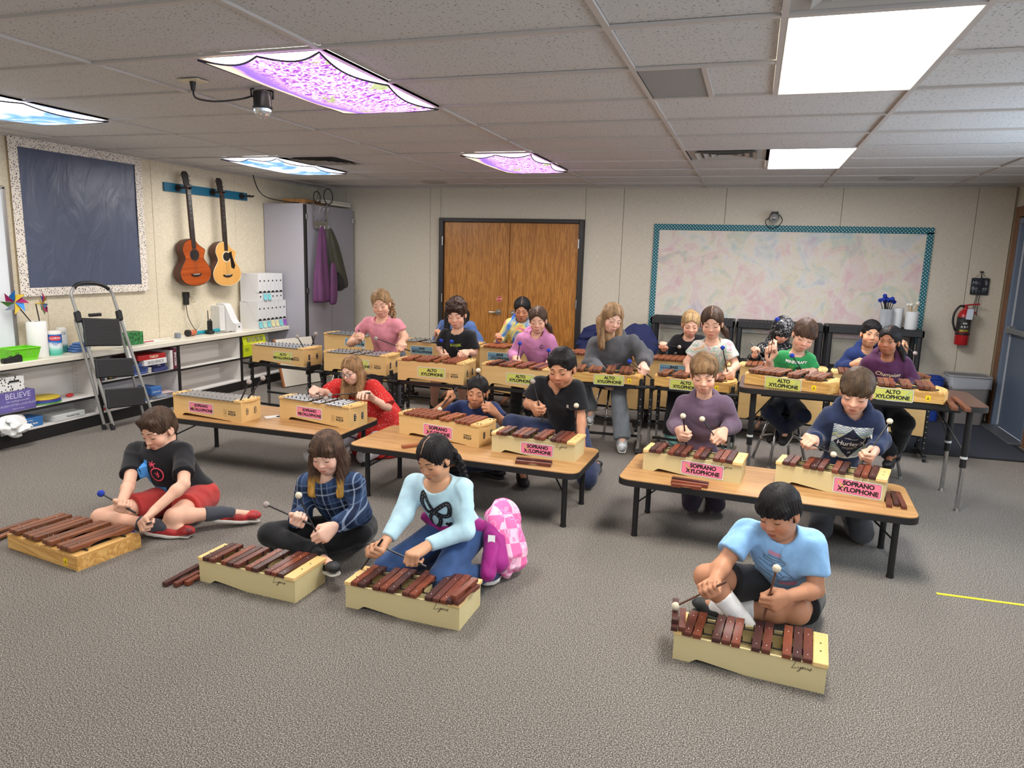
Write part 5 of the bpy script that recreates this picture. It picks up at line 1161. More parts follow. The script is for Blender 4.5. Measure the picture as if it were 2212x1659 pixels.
def person(label, head, ypr, hs, shA, shB, pelvis, arms, legs, skin, hair, shirt, pants=None, shoes=None, fine=False, w=1.0, prints=None, mallets=None, eyes='down', brow=(50, 36, 30), glasses=None, smile=0.0, cheeks=1.0, kids=None, tuck=None):
    """arms: {'a': dict(w=wrist, hint=, open=, aim=), 'b': ...}; legs: {'a': (hip offset?, knee, ankle, toe)}; a = image left"""
    head, shA, shB, pelvis = (np.array(v, float) for v in (head, shA, shB, pelvis)); sk = skinmat(skin)
    R = euler_R(*ypr); head, hH = fit_head(head, R, hs*.9, *HTL[len(PEOPLE)])
    root = thing('person', label, 'person', tuple(V3(pelvis[0], pelvis[1], 0)), 0); O = V3(pelvis[0], pelvis[1], 0)
    head, shA, shB, pelvis = head-O, shA-O, shB-O, pelvis-O; rel = lambda v: np.array(v, float)-O
    mid = (shA+shB)/2; X = nrm(shB-shA); up = nrm(mid-pelvis); fw = nrm(np.cross(X, up)); up = nrm(np.cross(fw, X)*-1) if np.cross(fw, X)[2] < 0 else nrm(np.cross(fw, X)); TR = np.stack([X, fw, up], 1)
    sw = np.linalg.norm(shB-shA)/2; q = sw/.15*w; nb = mid+up*.030+fw*-.004; sb = head+R @ (V3(0, -.022, -.070)*hH); spine = pelvis-mid; Ls = np.linalg.norm(spine)
    tl = lambda t: mid+(pelvis-mid)*t
    def torso(e, k=.05, ext=0.0):
        p = [ell(tl(1.0), TR, np.array((.128*q+e, .098*q+e, .10+e)), k), ell(tl(.62), TR, np.array((.112*q+e, .088*q+e, .13+e)), k), ell(tl(.26)+fw*.006, TR, np.array((.126*q+e, .092*q+e, .125+e)), k)]
        p += [cone(shA+(shB-shA)*.10-up*.008, shB-(shB-shA)*.10-up*.008, .046+e, .046+e, k), cone(nb+up*.008, mid-up*.03, (.046+e*.5 if e < 0 else .057*hH*1.05+e*.4), .078+e, k*.6)]
        return p
    skinp = torso(-.004)+[cone(nb-up*.02, sb, .047*hH, .044*hH, .02)]
    wr = {}; hands = []; grips = {}
    armp = {}; HP = []
    for sd, S in (('a', shA), ('b', shB)):
        A = arms[sd]; Wp = rel(A['w']); out = -X if sd == 'a' else X; hint = A.get('hint', out*.7-np.array((0, 0, 1.))*.8-fw*.25)
        if 'e' in A: El = rel(A['e'])
        else: El = IK(S, Wp, .235*hs, .205*hs, hint)
        armp[sd] = (S, El, Wp); skinp += [cone(S, El, .041*w, .033*w, .03), cone(El, Wp, .0335*w, .0225*hs, .012), ell(El+(Wp-El)*.25, I3, np.array((.036, .036, .036))*w, .02)]
        fd = A.get('f', nrm(Wp-El)); m = A.get('m'); td = None
        if m is not None: td = nrm(rel(m)-(Wp+np.asarray(fd)*.07)); 
        if td is None or abs(td @ nrm(fd)) > .985: td = A.get('t', (X if sd == 'a' else -X)*.8+np.array((0, 0, .6)))
        if 'f' not in A and m is not None: fd = nrm(nrm(fd)-.25*td)
        hp, G, f, t, n = hand_prims(Wp, fd, td, sd, hs*1.04, grip=not A.get('open'))
        HP.append((hp, Wp+nrm(fd)*.06*hs)); grips[sd] = (G, f, t)
    legp = {}
    for sd, sg in (('a', -1), ('b', 1)):
        if sd not in legs: continue
        kn, an, toe = (rel(v) for v in legs[sd]); hip = pelvis+X*sg*.068*q-up*.02; legp[sd] = (hip, kn, an, toe)
        skinp += [cone(hip, kn, .072*w, .050*w, .04), cone(kn, an, .047*w, .032*w, .02), ell(kn+(an-kn)*.3, I3, np.array((.047, .047, .047))*w, .02), cone(an, toe, .030, .020, .02)]
    allp = np.array([b for p in skinp for b in p['bb']]+[b for hp, _ in HP for p in hp for b in p['bb']]+[head-.17*hH, head+.17*hH])
    hd = head_prims(head, R, hH, cheeks, smile); prims = skinp+hd; hc = head+R @ (V3(0, -.005, -.02)*hH); hr = .135*hH
    far = not fine and head[1]+O[1] > 5.5; hv, bv, nv = (.0034, .0046, .0030) if fine else ((.0056, .015, .0050) if far else (.0047, .013, .0044))
    def grow(ps, lo, hi, h, ops=(), rip=None):
        F = Field(lo-3*h, hi+3*h, h)
        for p in ps:
            if callable(p): F.ripple(p)
            elif isinstance(p, tuple): F.cut(*p)
            else: F.put(p)
        for o in ops: o(F)
        if rip: F.ripple(rip)
        F.cut((0, 0, .004), (0, 0, -1)); return F.mesh()
    parts = []; hpat = []
    m = grow(prims, hc-hr-.005, hc+hr+.005, hv, [lambda F: F.clip_ball(hc, hr, True)]); m = uncap(m, [(hc, hr)], hv); parts.append(m); hpat.append(((m[0]-head) @ R)/hH)
    if not fine:
        for hp, c in HP:
            arm = [p for p in skinp if np.all(p['bb'][0] < c+.13) and np.all(p['bb'][1] > c-.13)]
            m = grow(arm+hp, c-.10*hs, c+.10*hs, nv, [lambda F, c=c: F.clip_ball(c, .098*hs, True)]); m = uncap(m, [(c, .098*hs)], nv); parts.append(m); hpat.append(np.full((len(m[0]), 3), 9.0))
    hb = [] if fine else HP
    ops = [lambda F: F.clip_ball(hc, hr-.012, False)]+[lambda F, c=c: F.clip_ball(c, .088*hs, False) for hp, c in hb]
    m = grow(skinp+[p for hp, _ in HP for p in hp], allp.min(0), allp.max(0), bv, ops); m = uncap(m, [(hc, hr-.012)]+[(c, .088*hs) for hp, c in hb], bv); parts.append(m); hpat.append(np.full((len(m[0]), 3), 9.0))
    body = np_mesh('body', parts, sk, root, {'hp': np.concatenate(hpat)})
    W = lambda x, y, z: head+R @ (V3(x, y, z)*hH)
    # eyes and brows
    if eyes == 'open':
        e = MB()
        for sx in (-1, 1):
            c = W(sx*.031, .0690, .0022); M_ = Matrix(R.tolist()).to_4x4(); 
            e.ball(c, .0118*hH, 14, 0); ic = W(sx*.031+.001*eyes_dir(ypr), .0815, .003); e.cyl(W(sx*.031+.001, .074, .0022), W(sx*.031+.0015, .0815, .0022), .0056*hH, .0042*hH, 12, 1)
        e.build('eyes', [mat('eye white', (226, 220, 212), .2), mat('dark iris', (42, 28, 22), .15)], root, smooth=True)
    la = MB()
    for sx in (-1, 1):
        zz = -.0045 if eyes != 'open' else .0105
        ln = [W(sx*(.031+.0165*u), .0815-.0075*u*u-(.001 if eyes != 'open' else .0), zz+(.0045 if eyes != 'open' else -.004)*u*u) for u in np.linspace(-1, 1, 9)]
        la.tube([Vector(p) for p in ln], [.0006*hH+.0014*hH*(1-abs(u)**2) for u in np.linspace(-1, 1, 9)], 6)
    la.build('eyelashes', mat('lash dark', (34, 24, 22), .6), root, smooth=True)
    br = MB()
    for sx in (-1, 1):
        ln = [W(sx*(.014+.032*u), .0840-.0150*u*u, .0235+.0050*math.sin(PI*(.15+.75*u))) for u in np.linspace(0, 1, 8)]
        br.tube([Vector(p) for p in ln], [(.0007+.0016*math.sin(PI*min(1, .25+u*.70)))*hH for u in np.linspace(0, 1, 8)], 6)
    br.build('eyebrows', mat('brow %d %d %d' % brow, brow, .8), root, smooth=True)
    # hair
    st, hm = hair; hp_ = hair_prims(st, head, R, hH); bb = np.array([b for p in hp_ if p['op'] == 'u' for b in p['bb']]); hh = .0042 if fine else (.0072 if far else .0060)
    m = grow(hp_, bb.min(0)-.01, bb.max(0)+.01, hh, [], hair_ripple(st, head, R, hH, len(label))); np_mesh('hair', [m], hm, root)
    if st in ('braid', 'pony', 'pony_low', 'long', 'longside'):
        pm = MB(); pm.tube([Vector(W(.002*math.sin(9*e_), -.016+.0992*math.cos(e_), .036+.0862*math.sin(e_))) for e_ in np.linspace(.52, 1.7, 12)], (.0020 if st == 'braid' else .0012)*hH, 6); pm.build('hair_parting', sk, root, smooth=True)
    # shirt
    sh = shirt; e = sh.get('e', .010); sp = []; sl = sh.get('sleeve', 'short'); vox = .0070 if fine else (.0105 if far else .0095)
    hem = sh.get('hem', .95); hc_ = tl(hem); base = torso(e)
    lo = allp.min(0)-.05; hi = allp.max(0)+.05
    sleeves = []
    for sd in ('a', 'b'):
        S, El, Wp = armp[sd]; g = sh.get('loose', 1.0); u = nrm(El-S); v = nrm(Wp-El); shrink = S-u*.0
        if sl == 'short':
            fr = sh.get('sl', .72); c = S+(El-S)*fr; sleeves += [cone(S, S+(El-S)*(fr+.1), .047*w+e*.4, (.050*w+e*.9)*g, .03, cut=(c, u))]
        elif sl == 'puff':
            c = S+(El-S)*.95; sleeves += [cone(S, c, .052+e, .058+e, .03, cut=(c, u)), ell(S+(El-S)*.65, I3, (.066, .066, .07), .02)]
        else:
            c = Wp-v*sh.get('cuff', .012); sleeves += [cone(S, El, .044*w+e*.7, (.037*w+e)*g, .03), cone(El, Wp, (.037*w+e)*g, (.0265+e*.6)*g, .015, cut=(c, v))]
            if sh.get('ribs'): sleeves += [cone(c-v*.045, c, .031+e*.7, .029+e*.7, .004, cut=(c, v))]
    neck = [ell(nb+fw*.012+up*.036, TR, np.array((.059, .060, .062))*hH*1.05, .004, 's')]
    if sh.get('neck') == 'v': neck += [cone(nb+fw*.045+up*.02, nb+fw*.085-up*.045, .045, .008, .004, 's')]
    if sh.get('neck') == 'wide': neck = [ell(nb+fw*.022+up*.038, TR, np.array((.074, .078, .078))*hH*1.08, .004, 's')]
    extra = []
    if sh.get('neck') in ('hood', 'hoodup'):
        ring = [nb+TR @ V3(.078*math.sin(a), .05*-math.cos(a)*-1-.012 if False else .066*math.cos(a)-.004, .016-.030*math.cos(a)) for a in np.linspace(-PI*.93, PI*.93, 13)]
        ring = [nb+TR @ V3(.080*math.sin(a), .064*math.cos(a)-.008, .022-.036*math.cos(a)) for a in np.linspace(-PI, PI, 15)]
        extra = [cone(a, b, .021+e*.4, .021+e*.4, .010) for a, b in zip(ring, ring[1:])]+[ell(nb-fw*.085-up*.02, TR, (.085, .04, .06), .02)]
        neck = [cone(nb-up*.03+fw*.008, sb+fw*.03, .050*hH, .056*hH, .006, 's')]
    if sh.get('neck') == 'cowl':
        ring = [nb+TR @ V3(.068*math.sin(a), .060*math.cos(a)-.002, .020-.020*math.cos(a)) for a in np.linspace(-PI, PI, 15)]; extra = [cone(a, b, .020, .020, .012) for a, b in zip(ring, ring[1:])]; neck = [cone(nb-up*.02, sb+fw*.03, .047*hH, .055*hH, .006, 's')]
    if sh.get('neck') == 'hoodup':
        Eh = lambda c, r, k=.012, op='u': ell(head+R @ (V3(*c)*hH), R, np.array(r)*hH, k*hH, op)
        extra += [Eh((0, -.02, .03), (.102, .122, .112), .02), Eh((0, -.03, -.06), (.095, .095, .09), .04)]; neck = [Eh((0, .08, -.03), (.072, .085, .098), .012, 's'), Eh((0, -.01, .0), (.08, .095, .10), .01, 's')]
        hi = np.maximum(hi, head+.2)
    if sh.get('pocket'): extra += [ell(tl(.78)+fw*(.098*q+e), TR, (.075, .012, .05), .008)]
    seq = base+[(hc_, -up)]
    if sh.get('dress'): seq = base+[cone(tl(.6), tl(1.0), .10*q+e, .15, .05), cone(tl(.95), tl(1.0)+fw*.05-np.array((0, 0, 1.))*.12, .16, .23, .05), cone(tl(1.0), tl(1.0)-np.array((0, 0, .2)), .17, .22, .05)]
    rp = [folds(len(label)*7+3, sh.get('fold', .0042), .8)]
    seq = seq+sleeves+rp+neck+extra if sh.get('neck') not in ('hood', 'cowl') else seq+sleeves+extra+rp+neck
    bbs = np.array([b for p in seq if isinstance(p, dict) and p['op'] == 'u' for b in p['bb']])
    mv = grow(seq, np.maximum(bbs.min(0)-.02, lo-.05), np.minimum(bbs.max(0)+.02, hi+.1), vox)
    mv_top = mv[0]
    top = np_mesh(sh.get('name', 'shirt'), [mv], sh['m'], root, {'tp': (mv[0]-mid) @ TR})
    # trousers
    if pants:
        pe = pants.get('e', .009); pl = [ell(pelvis, TR, np.array((.128*q+pe, .100*q+pe, .105)), .03)]
        if hem > .9 and not pants.get('full'): pass
        pl = [ell(pelvis-up*.01, TR, np.array((.130*q+pe*.6, .102*q+pe*.6, .10)), .03)]
        for sd, (hip, kn, an, toe) in legp.items():
            u = nrm(kn-hip); v = nrm(an-kn)
            if pants.get('short'): fr = pants.get('len', .8); c = hip+(kn-hip)*fr; pl += [cone(hip, hip+(kn-hip)*(fr+.1), .082*w+pe, .070*w+pe, .03, cut=(c, u))]
            else: fl = pants.get('flare', 1.0); c = an-v*.015; pl += [cone(hip, kn, .075*w+pe, .053*w+pe, .03), cone(kn, an, .050*w+pe, (.034+pe)*fl, .015, cut=(c, v))]
        bbs = np.array([b for p in pl for b in p['bb']])
        mv = grow(pl, bbs.min(0)-.02, bbs.max(0)+.02, .0085 if fine else .014, [], folds(len(label)*5+1, pants.get('fold', .003), .8)); np_mesh(pants.get('name', 'trousers'), [mv], pants['m'], root)
    # socks and shoes
    if shoes:
        for sd, (hip, kn, an, toe) in legp.items():
            if sd not in shoes.get('on', 'ab'): continue
            v = nrm(an-kn); d = nrm(toe-an); L = np.linalg.norm(toe-an)
            if 'sock' in shoes:
                c = an-v*shoes.get('sockh', .06); mv = grow([cone(an-v*.15, an, .047*w, .039, .01, cut=(c, -v)), cone(an, an+d*.05, .039, .037, .01)], np.minimum(an-.2, an), an+.1, .006); 
                if len(mv[0]): np_mesh('sock', [mv], shoes['sock'], root)
            dn = shoes.get('down_'+sd, np.array((0, 0, -1.))); dn = nrm(dn-d*(dn @ d)); he = an-d*.030+dn*.018; to = toe; sd_ = np.cross(d, dn); RS = np.stack([d, sd_, dn], 1)
            mp_ = (he+to)/2
            up_ = [ell(he+d*.03, RS, (.055, .034, .046), .02), ell(he+d*(L*.62), RS, (.075, .038, .034), .03), ell(to-d*.012, RS, (.045, .036, .026), .02), (mp_+dn*.030, dn)]
            bl = np.minimum(he, to)-.08; bh = np.maximum(he, to)+.08
            mv = grow(up_, bl, bh, .0055 if fine else .0085)
            if not len(mv[0]): continue
            shoe = np_mesh('shoe', [mv], shoes['m'], root)
            sp_ = [ell(he+d*.028+dn*.02, RS, (.058, .037, .05), .02), ell(he+d*(L*.62)+dn*.02, RS, (.078, .041, .034), .03), ell(to-d*.010+dn*.02, RS, (.046, .039, .026), .02), (mp_+dn*.040, dn), (mp_+dn*.020, -dn)]
            mv = grow(sp_, bl, bh, .0055 if fine else .0085); 
            if len(mv[0]): np_mesh('sole', [mv], shoes['sole'], shoe)
            if shoes.get('lace'):
                lm = MB()
                for k in range(4):
                    c = he+d*(.055+.02*k)-dn*(.030-.004*k); lm.tube([Vector(c-sd_*.022+dn*.012), Vector(c-dn*.004), Vector(c+sd_*.022+dn*.012)], .003, 5)
                lm.build('laces', shoes['lace'], shoe)
    if glasses:
        gm = MB()
        for sx in (-1, 1):
            ring = [Vector(W(sx*.032+.025*math.cos(a), .092-.004*math.cos(a)*sx*0, .000+.019*math.sin(a))) for a in np.linspace(0, 2*PI, 22)[:-1]]; gm.tube(ring, .0022*hH, 6, closed=True)
            gm.tube([Vector(W(sx*.057, .090, .004)), Vector(W(sx*.076, .06, .006)), Vector(W(sx*.078, -.012, .004))], .0020*hH, 6)
        gm.tube([Vector(W(-.008, .094, .004)), Vector(W(0, .098, .007)), Vector(W(.008, .094, .004))], .002*hH, 6); go = gm.build('glasses', glasses, root, smooth=True)
        lm = MB()
        for sx in (-1, 1): lm.add([W(sx*.032+.0245*math.cos(a), .092, .0186*math.sin(a)) for a in np.linspace(0, 2*PI, 17)[:-1]], [tuple(range(16))])
        lm.build('lens', mat('clear lens', (235, 240, 240), .05, alpha=.12), go)
    # prints lying on the cloth
    if prints:
        tpy = ((mv_top-mid) @ TR)[:, 1]
        bvh = BVHTree.FromPolygons([Vector(v) for v in np.array([v.co for v in top.data.vertices])], [tuple(p.vertices) for p in top.data.polygons if max(tpy[i] for i in p.vertices) < .105*q+e+sh.get('pd', .04)])
        fz = nrm(fw); 
        for (nm, geo, mt, (cu, cv), eps) in prints:
            eps += .0022
            vs, fs = geo; out = []; c0 = mid+X*cu-up*cv
            for a in vs:
                o = c0+X*a[0]+up*a[1]; h_ = bvh.ray_cast(Vector(o+fz*.4), Vector(-fz)); p = h_[0]
                out.append((Vector(p)+Vector(fz)*eps) if p is not None else bvh.find_nearest(Vector(o+fz*.06))[0]+Vector(fz)*eps)
            mb = MB(); mb.add(out, fs); mb.build(nm, mt, top)
    # mallets in the fists
    if mallets:
        for sd, (mh, yarn, r, lb, shaft) in mallets.items():
            G, f, t = grips[sd]; h = rel(mh); d = nrm(h-G); L = np.linalg.norm(h-G); L = max(L, .16); mallet(G+d*L+O, G-d*.075+O, lb, yarn, r, shaft or SHAFTB)
    PEOPLE[label] = dict(root=root, top=top, mid=mid, TR=TR, O=O, q=q, tl=tl); return root
def eyes_dir(ypr): return 0.0
def Yp(x, y, v): return np.array(at(x, y, 1, v))
def Zp(x, y, v): return np.array(at(x, y, 2, v))
def grid_geo(w, h, n=14, poly=None):
    vs = [((i/n-.5)*w, (j/n-.5)*h, 0) for j in range(n+1) for i in range(n+1)]; return vs, [(j*(n+1)+i, j*(n+1)+i+1, (j+1)*(n+1)+i+1, (j+1)*(n+1)+i) for j in range(n) for i in range(n)]
def move_geo(g, dx=0, dy=0, rot=0, s=1.0):
    c, n = math.cos(rot), math.sin(rot); return [((a[0]*c-a[1]*n)*s+dx, (a[0]*n+a[1]*c)*s+dy, 0) for a in g[0]], g[1]
def disc_geo(r, n=20, ry=None): return [(r*math.cos(2*PI*k/n), (ry or r)*math.sin(2*PI*k/n), 0) for k in range(n)], [tuple(range(n))]
def ring_pts(r, n=24, ry=None, cx=0, cy=0): return [(cx+r*math.cos(2*PI*k/n), cy+(ry or r)*math.sin(2*PI*k/n)) for k in range(n+1)]
# ---- the children, front row first; points are the joints seen in the photograph at their own depth
H_BLACK = m_hair('black hair', (30, 27, 28)); H_DARK = m_hair('dark brown hair', (50, 36, 30)); H_BROWN = m_hair('brown hair', (72, 54, 42)); H_LBROWN = m_hair('light brown hair', (120, 92, 64)); H_DBLOND = m_hair('dark blonde hair', (142, 112, 80)); H_BLOND = m_hair('blonde hair', (168, 138, 98))
def shoes(m, sole, **k): return dict(m=m, sole=sole, **k)
DK = mat('dark sole rubber', (40, 40, 42), .7); WS = mat('white sole rubber', (214, 210, 202), .6)
def txt(s, size, bold=.02, **k): return text_geo(s, size, bold, **k)
def kneel(px_a, px_b, y, zk=.07, back=.36, y2=None):      # knees on the floor at the given pixels, shins going back
    r = {}
    for sd, p in (('a', px_a), ('b', px_b)):
        k = Zp(*p, zk); r[sd] = (k, k+np.array((.02 if sd == 'a' else -.02, back, -.02)), k+np.array((.02 if sd == 'a' else -.02, back+.15, -.03)))
    return r
def seat_legs(px_a, px_b, pel, kz=.44, kf=.10, foot=.07, ff=.26):   # sitting on a stool with the shins down
    r = {}
    for sd, sx in (('a', -.1), ('b', .1)):
        k = np.array((pel[0]+sx*1.3, pel[1]-kf, kz)); r[sd] = (k, np.array((k[0], k[1]+.05, foot+.02)), np.array((k[0]+sx*.2, k[1]-.10, foot-.03)))
    return r
def mal(px, y, yarn, lb, r=.0175, sh=None): return (Yp(*px, y), yarn, r, lb, sh)
# 1 boy with the 40 shirt
PINKP = mat('pink print ink', (236, 84, 112), .6); BLUEP = mat('blue print ink', (74, 150, 222), .6)
pr = [('figure_four', stroke_geo([[(-.055, .085), (-.075, .02), (-.02, .03)], [(-.022, .1), (-.03, -.035)]], .022), BLUEP, (.0, .12), .002),
      ('bomb_outline', stroke_geo([ring_pts(.033, cx=.037, cy=.035)], .0065), PINKP, (0, .12), .002), ('bomb_flame', stroke_geo([[(.03, .045), (.038, .03), (.044, .05), (.047, .025), (.036, .022)]], .006), PINKP, (0, .12), .002), ('bomb_star', stroke_geo([[(.0, .095), (.03, .075)], [(.01, .072), (.02, .1)], [(.0, .08), (.035, .09)], [(.022, .088), (.03, .066)]], .0055), PINKP, (0, .12), .002),
      ('paint_band', move_geo(grid_geo(.135, .032, 8), 0, -.055, .06), BLUEP, (0, .12), .002), ('lettering', move_geo(txt('DANGEROUS', .021, .0, shear=.2), .004, -.055, .06), INK, (0, .12), .0032),
      ('drip', stroke_geo([[(-.03, -.07), (-.03, -.12), (-.05, -.15)], [(-.05, -.13), (-.02, -.14)]], .014), BLUEP, (0, .12), .002), ('face_outline', stroke_geo([ring_pts(.042, cx=.045, cy=-.125, ry=.034)], .006), PINKP, (0, .12), .002),
      ('crossed_eyes', stroke_geo([[(.02, -.11), (.036, -.128)], [(.036, -.11), (.02, -.128)], [(.052, -.11), (.068, -.128)], [(.068, -.11), (.052, -.128)]], .005), PINKP, (0, .12), .002)]
pr = [(n_, move_geo(g_, .012, -.01, -.05, 1.22), m_, c_, e_) for n_, g_, m_, c_, e_ in pr]
person('boy in a black printed tee and red shorts on the carpet', Yp(343, 926, 3.26), (-4, 24, 4), 1.12, Yp(292, 971, 3.28), Yp(398, 975, 3.30), (-3.12, 3.36, .12),
    {'a': dict(w=Yp(262, 1086, 2.83), m=Yp(218, 1066, 2.78), e=Yp(279, 1046, 3.05)), 'b': dict(w=Yp(333, 1103, 2.92), m=Yp(283, 1149, 2.90), e=Yp(397, 1046, 3.10))},
    {'a': (Zp(218, 1118, .10), Zp(335, 1136, .065), Zp(408, 1146, .04)), 'b': (Zp(376, 1116, .11), Zp(478, 1108, .085), Zp(552, 1112, .055))},
    'fair', ('short', H_BROWN), dict(m=BLK_TEE if 'BLK_TEE' in globals() else m_cloth('black tee cotton', (26, 26, 30)), sleeve='short', sl=.72, hem=1.0, e=.012), dict(short=True, len=.62, m=m_cloth('red mesh shorts', (176, 58, 54)), name='shorts', e=.014),
    shoes(mat('red and black trainer', (158, 40, 40), .55, noise=(22, .75)), WS, sock=m_cloth('charcoal sock', (70, 72, 80)), sockh=.09, lace=INK), fine=True, w=.98, brow=(70, 50, 40), prints=pr,
    mallets={'a': mal((218, 1066), 2.78, YB_, 'blue mallet raised by the boy with the 40 shirt', .019), 'b': mal((284, 1146), 2.90, YB_, 'blue mallet lowered to the xylophone corner by the boy with the 40 shirt', .019)})
# 2 girl in plaid
pr = [('button', disc_geo(.0055, 10), mat('dark button', (24, 26, 36), .4), (0, .06+.062*k), .0035) for k in range(5)]+[('placket', stroke_geo([[(.017, .06), (.017, -.28)]], .0022), mat('dark plaid seam', (18, 24, 40), .8), (0, .08), .002), ('placket', stroke_geo([[(-.017, .06), (-.017, -.28)]], .0022), mat('dark plaid seam', (18, 24, 40), .8), (0, .08), .002)]  # buttons, and two thin dark navy lines edging the placket
person('girl in a navy plaid flannel shirt with yellow tipped hair', Yp(706, 981, 3.13), (8, 20, 3), 1.12, Yp(662, 1045, 3.18), Yp(768, 1042, 3.18), (-1.98, 3.30, .11),
    {'a': dict(w=Yp(640, 1124, 2.96), m=Yp(575, 1090, 2.92), e=Yp(651, 1114, 3.14)), 'b': dict(w=Yp(722, 1137, 2.97), m=Yp(645, 1070, 2.86), e=Yp(778, 1110, 3.14))},
    {'a': (Zp(584, 1154, .13), Zp(684, 1200, .085), Zp(722, 1226, .10)), 'b': (Zp(778, 1154, .13), Zp(640, 1194, .07), Zp(582, 1192, .05))},
    'pale', ('bangs', m_hair('brown hair with yellow tips', (78, 58, 46), (212, 160, 78), .43, .035)), dict(m=m_plaid('navy plaid flannel', None), sleeve='long', cuff=.004, hem=1.05, e=.016, loose=1.12, fold=.005), dict(m=m_cloth('black leggings', (28, 28, 31)), e=.013, name='leggings'),
    shoes(mat('black slide upper', (28, 28, 30), .6), WS, sock=m_cloth('black sock knit', (26, 26, 28)), sockh=.05), fine=True, w=.9, brow=(80, 58, 44), prints=pr,
    mallets={'a': mal((575, 1090), 2.92, YG, 'grey mallet held low by the girl in plaid', .0175), 'b': mal((645, 1070), 2.86, YW, 'cream mallet raised across the plaid shirt', .0175)})
# 3 girl with the bow shirt
B = [smooth_line([(0, 0), (-.03, .055), (-.052, .085), (-.062, .055), (-.058, .02), (-.035, -.01), (0, 0)], 5), smooth_line([(0, 0), (.03, .028), (.066, .048), (.082, .025), (.074, -.015), (.045, -.022), (0, 0)], 5), smooth_line([(0, -.005), (-.025, -.04), (-.03, -.08), (-.018, -.12), (-.012, -.155)], 5), smooth_line([(.005, -.008), (.03, -.04), (.02, -.08), (.002, -.11), (.03, -.125), (.055, -.11), (.062, -.125)], 5)]
hrt = [(.0165*16*math.sin(t)**3/16*1.0, .0155*(13*math.cos(t)-5*math.cos(2*t)-2*math.cos(3*t)-math.cos(4*t))/16, 0) for t in np.linspace(0, 2*PI, 25)[:-1]]
BOWK = mat('black bow print', (24, 25, 34), .6)
pr = [('bow_ribbon', stroke_geo([B[0]], .022), BOWK, (0.0, .075), .002), ('bow_ribbon', stroke_geo([B[1]], .024), BOWK, (0, .075), .002), ('bow_tail', stroke_geo([B[2]], .017), BOWK, (0, .075), .002), ('bow_tail', stroke_geo([B[3]], .021), BOWK, (0, .075), .002), ('bow_knot', move_geo(disc_geo(.017, 14)), BOWK, (0, .075), .0025), ('heart', move_geo((hrt, [tuple(range(24))]), .068, -.072), BOWK, (0, .075), .002)]
for l in B: pr.append(('stitch_dots', tuple(map(list, zip(*[])) ) or ([q for p in l[::2] for q in ((p.x-.0014, p.y-.0014, 0), (p.x+.0014, p.y-.0014, 0), (p.x+.0014, p.y+.0014, 0), (p.x-.0014, p.y+.0014, 0))], [(4*i, 4*i+1, 4*i+2, 4*i+3) for i in range(len(l[::2]))]), WHITEINK, (0, .075), .0035))
person('girl with a dark braid in a pale blue shirt with black bow', Yp(938, 986, 3.06), (-15, 26, 4), 1.13, Yp(896, 1046, 3.10), Yp(1000, 1056, 3.12), (-1.30, 3.20, .23),
    {'a': dict(w=Yp(836, 1165, 2.88), m=Yp(776, 1236, 2.78), e=Yp(871, 1112, 3.00)), 'b': dict(w=Yp(922, 1180, 2.88), m=Yp(825, 1181, 2.84), e=Yp(1003, 1146, 3.04))},
    {'a': (Zp(838, 1226, .10), np.array((-1.42, 3.22, .06)), np.array((-1.40, 3.36, .04))), 'b': (Zp(955, 1250, .10), Zp(1058, 1236, .06), Zp(1074, 1224, .05))},
    'olive', ('braid', H_BLACK), dict(m=m_cloth('pale blue jersey', (184, 218, 234)), sleeve='long', hem=.98, e=.010, loose=1.0, neck='wide', fold=.0045), dict(m=m_cloth('blue denim', (52, 78, 124)), name='jeans', e=.012, fold=.004),
    shoes(mat('blue trainer', (44, 60, 100), .6), WS), fine=True, w=1.0, brow=(40, 28, 26), prints=pr,
    mallets={'a': mal((776, 1236), 2.79, YG, 'grey mallet striking the xylophone below the bow shirt girl', .018), 'b': mal((825, 1181), 2.83, YW, 'cream mallet held level by the girl with the bow shirt', .0175)})
# 4 boy in light blue
GREYL_ = mat('dark print line', (44, 58, 84), .7); ROSEP = mat('faded rose print', (196, 140, 168), .8)
pr = [('print_lines', stroke_geo([[(-.06, .06), (.03, .045), (.025, .03), (-.055, .042), (-.06, .06)], [(-.075, .03), (-.01, .012), (.03, -.02)], [(-.07, .01), (-.03, -.012), (.0, -.015), (.02, -.035)], [(-.06, -.02), (-.02, -.035), (-.005, -.05)], [(.0, .022), (.045, .0), (.07, -.015), (.06, -.045), (.015, -.06), (.04, -.022)], [(.03, -.025), (.075, -.02), (.085, -.045), (.05, -.065)], [(-.045, .075), (.015, .062)], [(-.02, .03), (.02, -.06)]], .0022), GREYL_, (0, .095), .002),
      ('rose_patch', move_geo(grid_geo(.05, .016, 5), -.02, .085, -.15), ROSEP, (0, .095), .0015), ('rose_patch', move_geo(grid_geo(.075, .028, 6), .065, -.075, -.12), ROSEP, (0, .095), .0015)]
SKY_TEE = m_cloth('light blue tee knit', (140, 186, 232))
